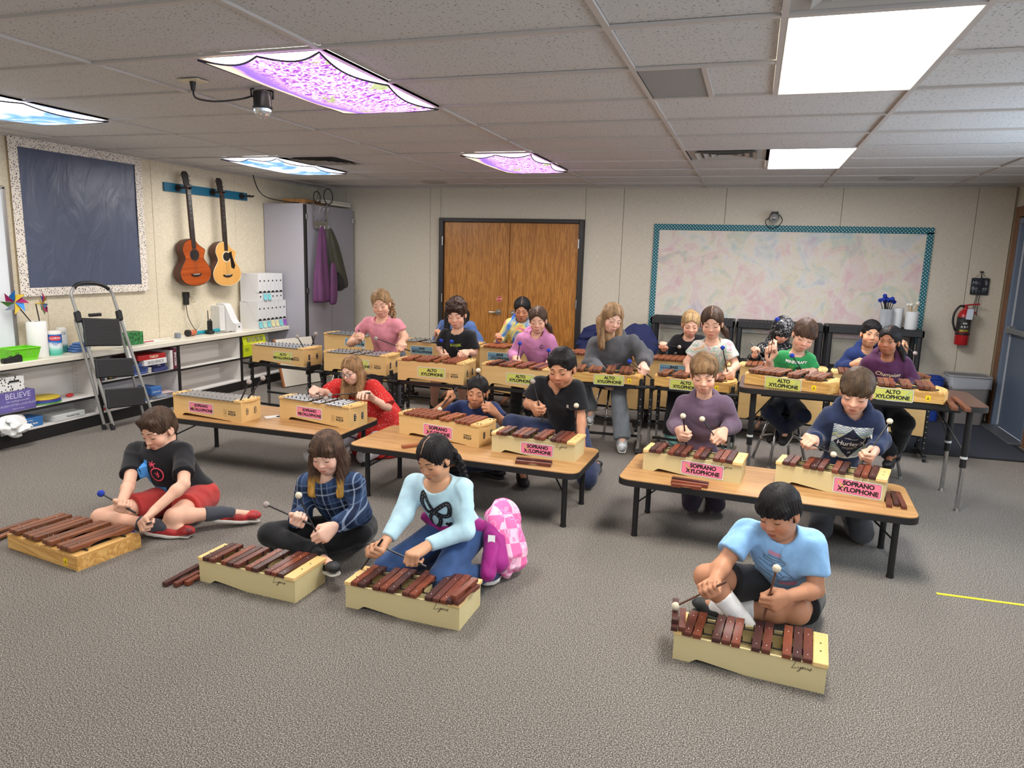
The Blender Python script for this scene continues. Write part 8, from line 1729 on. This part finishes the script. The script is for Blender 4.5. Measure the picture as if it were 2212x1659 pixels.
for k in range(3): tag(MB().box((-5.52, 4.98, Z0+.012+.022*k), (.18, .26, .02), ch=.001).build('song_book', mat('book %d' % k, [(206, 60, 70), (226, 222, 216), (44, 50, 70)][k], .5)), ('lowest', 'middle', 'top')[k]+' book of the flat pile on the bottom shelf behind the ladder', 'book', 'books behind the ladder')
t = thing('popcorn_box', 'lime green opened popcorn box in the last bookcase', 'box', (-5.50, 6.93, .3655)); LIME = mat('lime carton', (190, 204, 30), .45)
MB().box((0, 0, .072), (.2, .40, .144), ch=.002).build('carton', LIME, t); MB().box((.085, .0, .186), (.004, .40, .088), R=Matrix.Rotation(-.2, 3, 'Y')).build('raised_flap', LIME, t)
for k in range(4): MB().prism(rrect(.06, .06, .01, 3, -.1+.075*k, .186), .0015, 'yz', .091).build('pack_picture', mat('popcorn picture', (150, 150, 90), .6, noise=(60, .5)), t)
MB().prism(rrect(.075, .11, .008, 3, .02, .078), .001, 'yz', .1003).build('pack_picture', WHITEP, t)
v, f = text_geo('SKINNY\nPOP', .026, .02); flat('lettering', (v, f), INK, t, T(.1016, .02, .10) @ Matrix.Rotation(PI/2, 4, 'Z') @ FRONT, .0008)
v, f = text_geo('ORIGINAL\nPOPCORN\nNO GMO', .014, .01, align='LEFT'); flat('lettering', (v, f), mat('dark green ink', (50, 70, 30), .5), t, T(.1003, -.18, .08) @ Matrix.Rotation(PI/2, 4, 'Z') @ FRONT, .0008)
# ---- leaning panel by the counter end
t = thing('leaning_panel', 'wood edged white panel leaning against the counter end bookcase', 'panel', (-5.0, 7.25, 0), rd(75)); R_ = Matrix.Rotation(rd(-16), 3, 'X')
MB().box((0, .06, .28), (.55, .012, .56), R=R_).build('panel_face', mat('off white panel', (214, 208, 196), .6), t); MB().box((-.28, .06, .28), (.022, .02, .57), R=R_).build('wood_edge', wood('edge wood', (176, 112, 66), (130, 78, 44), 2), t); MB().box((.28, .06, .28), (.02, .02, .57), R=R_).build('black_edge', BLACKP, t)
# ---- party lights
def party_light(p, label, down=True, rz=0):
    t = thing('party_light', label, 'light', p, rz); z = -1 if down else 0
    ax = Vector((0, 0, -1)) if down else Vector((0, -.95, -.3)).normalized(); b = Vector((0, 0, -.015)) if down else Vector((0, -.07, 0)); u = ax.orthogonal().normalized()
    MB().cyl(b, b+ax*.075, .047, n=22).build('housing', mat('black lamp housing', (26, 26, 28), .3), t, auto=40); MB().cyl(b+ax*.075, b+ax*.085, .052, .05, n=22).build('ring', BLACKP, t, auto=40)
    dm = MB(); c = b+ax*.085; w = ax.cross(u)
    rings = [(.047*math.cos(e), .047*math.sin(e)) for e in np.linspace(0, PI/2*.96, 6)]; n = 14; vs = [c+ax*h+u*(r*math.cos(2*PI*k/n))+w*(r*math.sin(2*PI*k/n)) for r, h in rings for k in range(n)]
    dm.add(vs, [(i*n+k, i*n+(k+1) % n, (i+1)*n+(k+1) % n, (i+1)*n+k) for i in range(5) for k in range(n)]); dm.build('crystal_dome', mat('faceted crystal', (196, 198, 202), .08, .75), t)
    m = MB(); m.tube([b+u*.054+ax*.03, b+u*.056-ax*.01, b+w*.0-ax*.022, b-u*.056-ax*.01, b-u*.054+ax*.03], .006, 6); m.build('bracket', BLACKP, t, smooth=True); return t
p0 = at(566, 193, 2, ZC); party_light(p0, 'black crystal dome party light hanging from the ceiling')
pp = at(416, 173, 2, ZC); t = thing('ceiling_outlet', 'ivory outlet plate on the ceiling with a black plug', 'outlet', pp); MB().box((0, 0, -.004), (.13, .085, .008), ch=.003).build('plate', CREAMP, t); MB().cyl((0, 0, -.008), (0, 0, -.05), .016, .010, n=12).build('plug', BLACKP, t, auto=40)
tag(MB().tube(smooth_line([pp+Vector((0, 0, -.05)), pp+Vector((.01, .01, -.085)), pp+(p0-pp)*.3+Vector((0, 0, -.09)), pp+(p0-pp)*.65+Vector((0, 0, -.065)), p0+Vector((-.05, 0, -.03)), p0+Vector((0, .02, -.02))], 6), .0045, 6).build('power_cable', BLACKP, smooth=True), 'black cord from the ceiling outlet to the party light', 'cord')
t = party_light((.166, YB-.02, 2.105), 'black party light with dangling cord fixed above the pastel board', False); MB().tube([Vector(p) for p in smooth_line([(-.04, -.03, -.02), (-.085, -.03, -.05), (-.06, -.02, -.11), (.0, -.03, -.135), (.06, -.03, -.10), (.09, -.03, -.04), (.05, -.03, .02)], 6)], .004, 6).build('cord', BLACKP, t, smooth=True); MB().box((0, -.006, 0), (.06, .012, .10)).build('wall_plate', BLACKP, t)
# ---- black resin shelves with mallet jars
RES = mat('black resin', (34, 34, 37), .5)
def resin_shelf(x0, x1, label):
    t = thing('resin_shelf', label, 'shelf', (x0, 8.28, 0)); w = x1-x0; dp = .40
    for z in (.95, .50, .08):
        m = MB(); m.box((w/2, .012, z-.035), (w, .024, .07), ch=.006); m.box((w/2, dp-.012, z-.035), (w, .024, .07), ch=.006); m.box((.012, dp/2, z-.035), (.024, dp, .07), ch=.006); m.box((w-.012, dp/2, z-.035), (.024, dp, .07), ch=.006)
        tr = m.build('shelf_tray', RES, t); g = MB()
        for k in range(1, 24): g.box((w*k/24, dp/2, z-.008), (.007, dp-.04, .012))
        for k in range(1, 9): g.box((w/2, dp*k/9, z-.008), (w-.04, .007, .012))
        stuff(g.build('grid_bars', RES, tr))
        MB().box((w*.33, -.0005, z-.035), (.02, .004, .02)).build('clip_slot', DARKV, tr)
    for x in (.035, w-.035):
        for y in (.035, dp-.035):
            for za, zb in ((.0, .01), (.08, .43), (.50, .88)): MB().cyl((x, y, za), (x, y, zb+.0), .028, .026, n=14).build('post', RES, t, auto=40)
resin_shelf(-1.07, -.15, 'left black resin shelf under the pastel board'); resin_shelf(-.13, .77, 'middle black resin shelf under the pastel board'); resin_shelf(.79, 1.71, 'right black resin shelf under the pastel board, with mallet jars')
CLEAR = mat('clear jar plastic', (214, 220, 228), .15, alpha=.38); WJ = mat('white jar plastic', (226, 228, 230), .35)
def jar(x, y, r, h, m, label):
    t = thing('mallet_jar', label, 'jar', (x, y, .95)); MB().lathe([(.001, 0), (r*.9, 0), (r, .01), (r*1.03, h), (r*.96, h), (r*.92, .012), (.001, .01)], 24).build('jar_wall', m, t, auto=40); MB().lathe([(r*1.03, h-.012), (r*1.09, h-.012), (r*1.09, h), (r*1.0, h)], 24).build('jar_rim', m, t, auto=40); return t
jar(1.36, 8.42, .062, .20, CLEAR, 'clear jar full of blue mallets on the right black shelf'); jar(1.48, 8.52, .055, .21, WJ, 'white jar behind the other two on the right black shelf'); jar(1.60, 8.42, .06, .185, WJ, 'white jar of pale mallets at the shelf end')
rs = random.Random(4)
for k in range(11):
    a = 2*PI*k/11; rr = .05 if k % 2 else .025; mallet((1.36+rr*1.5*math.cos(a), 8.42+rr*1.1*math.sin(a), .95+.27+.04*rs.random()+(.03 if k % 3 == 0 else 0)), (1.36-rr*.5*math.cos(a), 8.42-rr*.5*math.sin(a), .965), 'one of the blue yarn mallets bunched in the clear jar', YB_, .022, group='blue mallets in the clear jar')
for k in range(5):
    a = 2*PI*k/5+.4; mallet((1.60+.05*math.cos(a), 8.42+.04*math.sin(a), .95+.25+.025*rs.random()), (1.60-.03*math.cos(a), 8.42-.03*math.sin(a), .965), 'one of the pale felt mallets in the white jar', mat('white felt', (228, 224, 214), .9), .019, wood('beech shaft', (206, 168, 120), (180, 140, 92), 2), group='pale mallets in the white jar')
# ---- covered chairs
def covered(x, y, h, label):
    t = thing('covered_chair', label, 'chair', (x, y, 0)); F = Field((-.35, -.35, -.02), (.35, .35, h+.1), .018)
    for q in (ell((0, .12, h*.62), I3, (.24, .07, h*.40), .06), ell((0, -.02, .38), I3, (.25, .23, .1), .06), cone((0, 0, .36), (0, 0, .1), .24, .26, .05)): F.put(q)
    F.cut((0, 0, .03), (0, 0, -1)); F.ripple(folds(int(x*100) % 50, .018, .7)); np_mesh('navy_cover', [F.mesh()], mat('navy cover cloth', (30, 38, 84), .8), t)
    for sx in (-.2, .2):
        for sy in (-.16, .16): MB().cyl((sx, sy, 0), (sx, sy, .3), .012, n=8).build('leg', CHROME, t)
covered(-1.72, 8.32, .80, 'navy cloth covered chair left of the grey hoodie girl'); covered(-1.16, 7.98, .86, 'navy cloth covered chair right of the grey hoodie girl')
# ---- extinguisher, sign, bins
t = thing('fire_extinguisher', 'red fire extinguisher hanging on the wall by the exit door', 'fire extinguisher', (2.135, YB-.09, .80)); REDX = mat('extinguisher red', (176, 30, 34), .3)
MB().lathe([(.001, 0), (.06, 0), (.065, .012), (.065, .30), (.05, .345), (.022, .37), (.022, .385), (.001, .385)], 26).build('cylinder', REDX, t, auto=50)
MB().lathe([(.0655, .135), (.0655, .29)], 26).build('instruction_label', mat('black print label', (44, 42, 42), .5, noise=(50, .9)), t)
for (tx, sz, z, mm) in (('SENTRY', .026, .15, mat('yellow ink', (226, 206, 60), .5)), ('A B C', .03, .19, WHITEINK), ('FIRE', .022, .225, WHITEINK)):
    v, f = text_geo(tx, sz, .02); mb = MB(); mb.add([(.0665*math.sin(a[0]/.0665), -.0665*math.cos(a[0]/.0665), z+a[1]) for a in v], f); mb.build('lettering', mm, t)
MB().lathe([(.066, .105), (.068, .108), (.068, .125), (.066, .128)], 26).build('strap', BLACKP, t); m = MB(); m.cyl((0, 0, .385), (0, 0, .42), .018, n=12); m.tube([(-.01, 0, .41), (.06, -.01, .425), (.12, -.015, .43)], .008, 6); m.tube([(-.01, 0, .39), (.05, -.01, .37), (.10, -.015, .33)], .008, 6); m.build('valve_lever', REDX, t, auto=40)
MB().tube([Vector(p) for p in smooth_line([(-.015, -.01, .40), (-.06, -.02, .40), (-.10, -.02, .33), (-.105, -.02, .24), (-.085, -.03, .17)], 6)], .011, 8).build('hose', BLACKP, t, smooth=True); MB().cyl((-.085, -.03, .17), (-.075, -.03, .14), .012, .008, n=10).build('nozzle', BLACKP, t)
MB().box((.028, -.072, .325), (.06, .002, .11), R=Matrix.Rotation(.05, 3, 'Y')).build('inspection_tag', mat('pale tag', (206, 214, 226), .6), t); MB().box((0, .07, .26), (.05, .03, .08)).build('wall_bracket', BLACKP, t)
t = thing('chalkboard_sign', 'small black chalk sign hanging on the wall by the exit door', 'sign', (2.255, YB, 1.41)); MB().prism(rrect(.165, .175, .012, 4), .008, 'xz', -.016).build('slate', mat('slate black', (34, 38, 46), .6), t)
for tx, z, x in (('Mrs.', .035, -.03), ('Bo   ey', -.02, -.005)):
    v, f = text_geo(tx, .05, -.012, shear=.1); flat('chalk_lettering', ([(a[0]+x, a[1]+z, 0) for a in v], f), mat('chalk', (190, 196, 200), .8), t, T(0, -.0165, 0) @ FRONT)
flat('chalk_notes', stroke_geo([smooth_line([(.05, .02), (.06, .05), (.045, .06), (.05, .03), (.065, .03), (.05, .015)], 4)]+[[(-.06+.03*k, -.06), (-.06+.03*k, -.045), (-.05+.03*k, -.045)] for k in range(4)], .003), mat('chalk', (190, 196, 200), .8), t, T(0, -.0165, 0) @ FRONT)
MB().tube([(-.06, -.008, .085), (0, -.012, .145), (.06, -.008, .085)], .0022, 5).build('hanging_string', mat('tan string', (150, 128, 96), .8), t); MB().box((0, -.012, .15), (.03, .014, .016)).build('hook', BLACKP, t)
la = thing('lanyard', 'dark lanyard straps hanging over the chalk sign', 'lanyard', (2.255, YB-.03, 1.55))
for k, (dx, l) in enumerate(((-.02, .46), (-.005, .4), (.012, .44))): MB().tube([Vector(p) for p in smooth_line([(0, 0, 0), (dx*.6, -.006, -.12), (dx-.01, -.008, -l*.6), (dx*1.6-.02, -.004, -l)], 5)], .0035, 5).build('strap', mat('dark strap', (48, 50, 60), .8), la)
def bin_(name, c, w, d, h, m, label, cat, liner=None, rz=0):
    t = thing(name, label, cat, c, rz); q = .82
    for nm, s0, s1, a in (('bin_wall', q, 1, 0),):
        m_ = MB(); P0 = rrect(w*q, d*q, .04, 4); P1 = rrect(w, d, .045, 4); P2 = rrect(w-.012, d-.012, .04, 4); n = len(P0)
        m_.add([(a, b, 0) for a, b in P0]+[(a, b, h) for a, b in P1]+[(a, b, h) for a, b in P2]+[(a*.98, b*.98, .02) for a, b in P0], [(i, (i+1) % n, n+(i+1) % n, n+i) for i in range(n)]+[(n+i, n+(i+1) % n, 2*n+(i+1) % n, 2*n+i) for i in range(n)]+[(2*n+i, 2*n+(i+1) % n, 3*n+(i+1) % n, 3*n+i) for i in range(n)]+[tuple(range(n))[::-1], tuple(range(3*n, 4*n))]); m_.build(nm, m, t, auto=40)
    MB().tube([(a, b, h-.004) for a, b in rrect(w+.004, d+.004, .046, 4)], .008, 6, closed=True).build('rim', m, t, smooth=True)
    if liner:
        m_ = MB(); A = rrect(w+.012, d+.012, .05, 6); n = len(A); rr = random.Random(3)
        m_.add([(a*.96, b*.96, h+.004) for a, b in A]+[(a*1.01, b*1.01, h+.012) for a, b in A]+[(a*1.005+rr.uniform(-.004, .004), b*1.005+rr.uniform(-.004, .004), h-.10-rr.uniform(0, .03)) for a, b in A], [(i, (i+1) % n, n+(i+1) % n, n+i) for i in range(n)]+[(n+i, n+(i+1) % n, 2*n+(i+1) % n, 2*n+i) for i in range(n)]); m_.build('plastic_liner', liner, t, smooth=True)
bin_('trash_can', (2.20, 8.50, 0), .38, .30, .50, mat('grey bin plastic', (122, 118, 116), .5), 'grey waste bin with clear liner by the exit door', 'bin', mat('clear liner', (206, 212, 222), .12, alpha=.45)); bin_('recycling_bin', (1.87, 8.50, 0), .20, .28, .46, mat('blue bin plastic', (28, 62, 150), .45), 'blue recycling bin half hidden beside the grey waste bin', 'bin')
# ---- paper on the first table, jacket behind the bow girl
o = MB().box((0, 0, .0012), (.07, .11, .0024)).box((.02, .05, .0012), (.05, .05, .0024)).build('folded_paper', PAPER); o.location = (-3.30, 4.40, .3605); o.rotation_euler = (0, 0, rd(-35)); tag(o, 'folded white paper lying between the two metallophones', 'paper')
def m_heart():
    g = NT('pink heart check fleece', .8, .2); v = g.coord('Object', (14, 14, 14), rot=(.3, .2, .4)); c = g.n('TexChecker', i_Vector=v, i_Scale=1.0); n = g.n('TexVoronoi', i_Vector=g.coord('Object', (14, 14, 14)), i_Scale=1.3)
    k = g.mix(c.outputs[1], srgb(236, 112, 168), srgb(244, 190, 212)); ring = g.math('LESS_THAN', g.math('ABSOLUTE', g.math('SUBTRACT', n.outputs[0], .36)), .045); return g.col(g.mix(ring, k, srgb(240, 150, 190)))
t = thing('jacket', 'pink heart checked jacket with magenta lining round the bow shirt girl\'s hips', 'jacket', (-1.12, 3.26, 0)); HEART = m_heart(); MAG = m_cloth('magenta nylon', (150, 30, 120), .6)
def blob(name, m, prims_, seed, amp, h=.009):
    lo = np.min([q['bb'][0] for q in prims_], 0)-.05; hi = np.max([q['bb'][1] for q in prims_], 0)+.05; F = Field(lo, hi, h)
    for q in prims_: F.put(q)
    F.cut((0, 0, .004), (0, 0, -1)); F.ripple(folds(seed, amp, 1.1)); return np_mesh(name, [F.mesh()], m, t)
RJ = np.array(Matrix.Rotation(-.5, 3, 'Y'))
blob('jacket_shell', HEART, [ell((.05, .02, .19), RJ, (.07, .12, .17), .03), ell((.0, .08, .26), I3, (.09, .07, .10), .03), ell((.08, -.05, .10), I3, (.05, .07, .09), .03)], 5, .008)
blob('lining', MAG, [cone((.0, -.05, .24), (.06, -.16, .12), .045, .05, .02), ell((-.0, -.06, .2), I3, (.05, .06, .08), .03)], 8, .008)
blob('sleeve', MAG, [cone((-.33, -.10, .27), (-.20, -.13, .25), .04, .05, .03), cone((-.2, -.13, .25), (-.06, -.06, .25), .045, .04, .03)], 11, .008)
blob('sleeve', MAG, [cone((.02, -.1, .2), (.04, -.24, .10), .045, .035, .03)], 12, .006)
tg = MB(); tg.add([(.0, -.135, .25), (.035, -.13, .25), (.04, -.145, .215), (.005, -.15, .215)], [(0, 1, 2, 3)]); tg.build('care_tag', PAPER, t)
